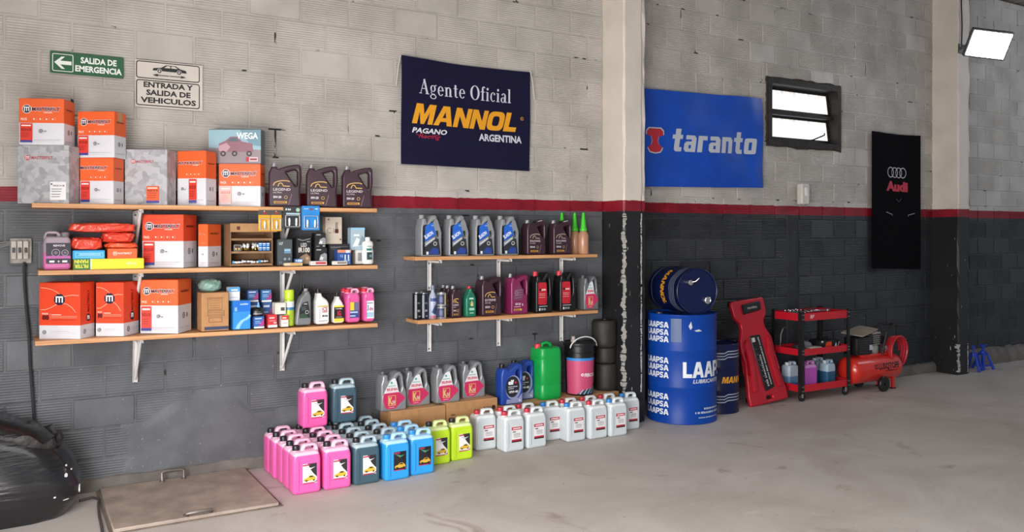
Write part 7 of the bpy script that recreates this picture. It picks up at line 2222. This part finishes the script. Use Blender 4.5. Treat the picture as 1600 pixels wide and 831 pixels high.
# bundle wrapped in black film
def film_material():
    m = bpy.data.materials.new('black_stretch_film'); m.use_nodes = True
    nt = m.node_tree; N, Lk = nt.nodes, nt.links; b = N['Principled BSDF']
    tc = N.new('ShaderNodeTexCoord'); mp = N.new('ShaderNodeMapping'); mp.inputs['Scale'].default_value = (4, 4, 46); mp.inputs['Rotation'].default_value = (.12, .1, 0); Lk.new(tc.outputs['Object'], mp.inputs['Vector'])
    no = N.new('ShaderNodeTexNoise'); no.inputs['Scale'].default_value = 1.3; no.inputs['Detail'].default_value = 6; Lk.new(mp.outputs[0], no.inputs['Vector'])
    b.inputs['Base Color'].default_value = (.012, .012, .014, 1); b.inputs['Roughness'].default_value = .22; b.inputs['Coat Weight'].default_value = .4
    bp = N.new('ShaderNodeBump'); bp.inputs['Strength'].default_value = .65; bp.inputs['Distance'].default_value = .010; Lk.new(no.outputs['Fac'], bp.inputs['Height']); Lk.new(bp.outputs['Normal'], b.inputs['Normal'])
    return m
FILM = film_material()
bd = empty('wrapped_bundle', (-.04, -.295, 0), 0, 'big bundle wrapped in glossy black film at the left edge', 'bundle')
rnd = random.Random(5); ph = [rnd.uniform(0, 6) for _ in range(8)]
mb = MB(); rr = []
BH = .60
for jn in range(19):
    v = jn / 18
    prof = .70 + .32 * math.sin(PI * min(1, v * .95 + .08)) - (.0 if v < .86 else (v - .86) * 1.4)
    ring = []
    for i in range(56):
        a = 2 * PI * i / 56
        k = prof * (1 + .018 * math.sin(5 * a + ph[0] + 3 * v) + .02 * math.sin(3 * a + ph[1]) + .010 * math.sin(13 * a + 8 * v + ph[2]))
        ca = math.copysign(abs(math.cos(a)) ** .8, math.cos(a)); sa = math.copysign(abs(math.sin(a)) ** .8, math.sin(a))
        x, y = .375 * k * ca, .245 * k * sa
        z = v * BH - .42 * v * (x + .12) - (.05 * v * max(0, -y / .25))
        ring.append((x, y, max(z, 0)))
    rr.append(ring)
mb.rings(rr, FILM, (True, True)); mb.build('film_wrap', bd, smooth=60)
# gathered rim of film round the top
top = rr[-3]
mb = MB(); r2 = []
for s, (f, dz) in enumerate(((1.0, -.01), (1.045, .012), (1.02, .040), (.95, .030), (.90, .0))):
    r2.append([(p[0] * f * (1 + .018 * math.sin(i * 1.9 + s)), p[1] * f * (1 + .02 * math.sin(i * 2.3 + s)), p[2] + dz * (1 + .5 * math.sin(i * 1.3))) for i, p in enumerate(top)])
mb.rings(r2, mat('dull_film', '#2e2b2b', .5, var=.3, scale=20, bump=.8, bscale=30), (False, False)); mb.build('film_collar', bd, smooth=30)
TORN = mat('torn_white', '#dcdcde', .5)
def body_pt(a, v, off=.002):
    jn = min(17, int(v * 18)); i = int(a / (2 * PI) * 56) % 56
    p = Vector(rr[jn][i]); return p + Vector((p.x / .375, p.y / .245, 0)).normalized() * off
for (ang, v, sx, sz) in ((-.42, .44, .032, .022), (-.75, .62, .009, .012), (-.50, .68, .008, .005), (-.95, .36, .006, .005), (-.70, .28, .018, .003), (-.60, .76, .006, .006)):
    c = body_pt(ang % (2 * PI), v); t = body_pt((ang + .12) % (2 * PI), v) - c; t.z = 0
    if t.length < 1e-5: t = Vector((1, 0, 0))
    t.normalize(); nn = Vector((t.y, -t.x, 0)); u = Vector((0, 0, 1))
    pl = [(-1, -.4), (-.2, -1), (.9, -.7), (1, .5), (.1, 1), (-.8, .3)]
    mb = MB(); f_ = [c + nn * .0005 + t * (p[0] * sx) + u * (p[1] * sz) for p in pl]; b_ = [p - nn * .006 for p in f_]
    mb.rings([b_, f_], TORN); mb.build('torn_patch', bd, smooth=0)
# cord from the bundle along the hatch
pts = [(.33, -.20, .010), (.40, -.17, .009), (.43, -.22, .009), (.415, -.36, .016), (.405, -.55, .010), (.40, -.75, .009), (.39, -.95, .009)]
mb = MB(); mb.tube(pts, .0075, mat('dusty_cord', '#4d4845', .6), 8)
tag(mb.build('extension_cord'), 'dusty cord lying on the floor along the hatch', 'cord')
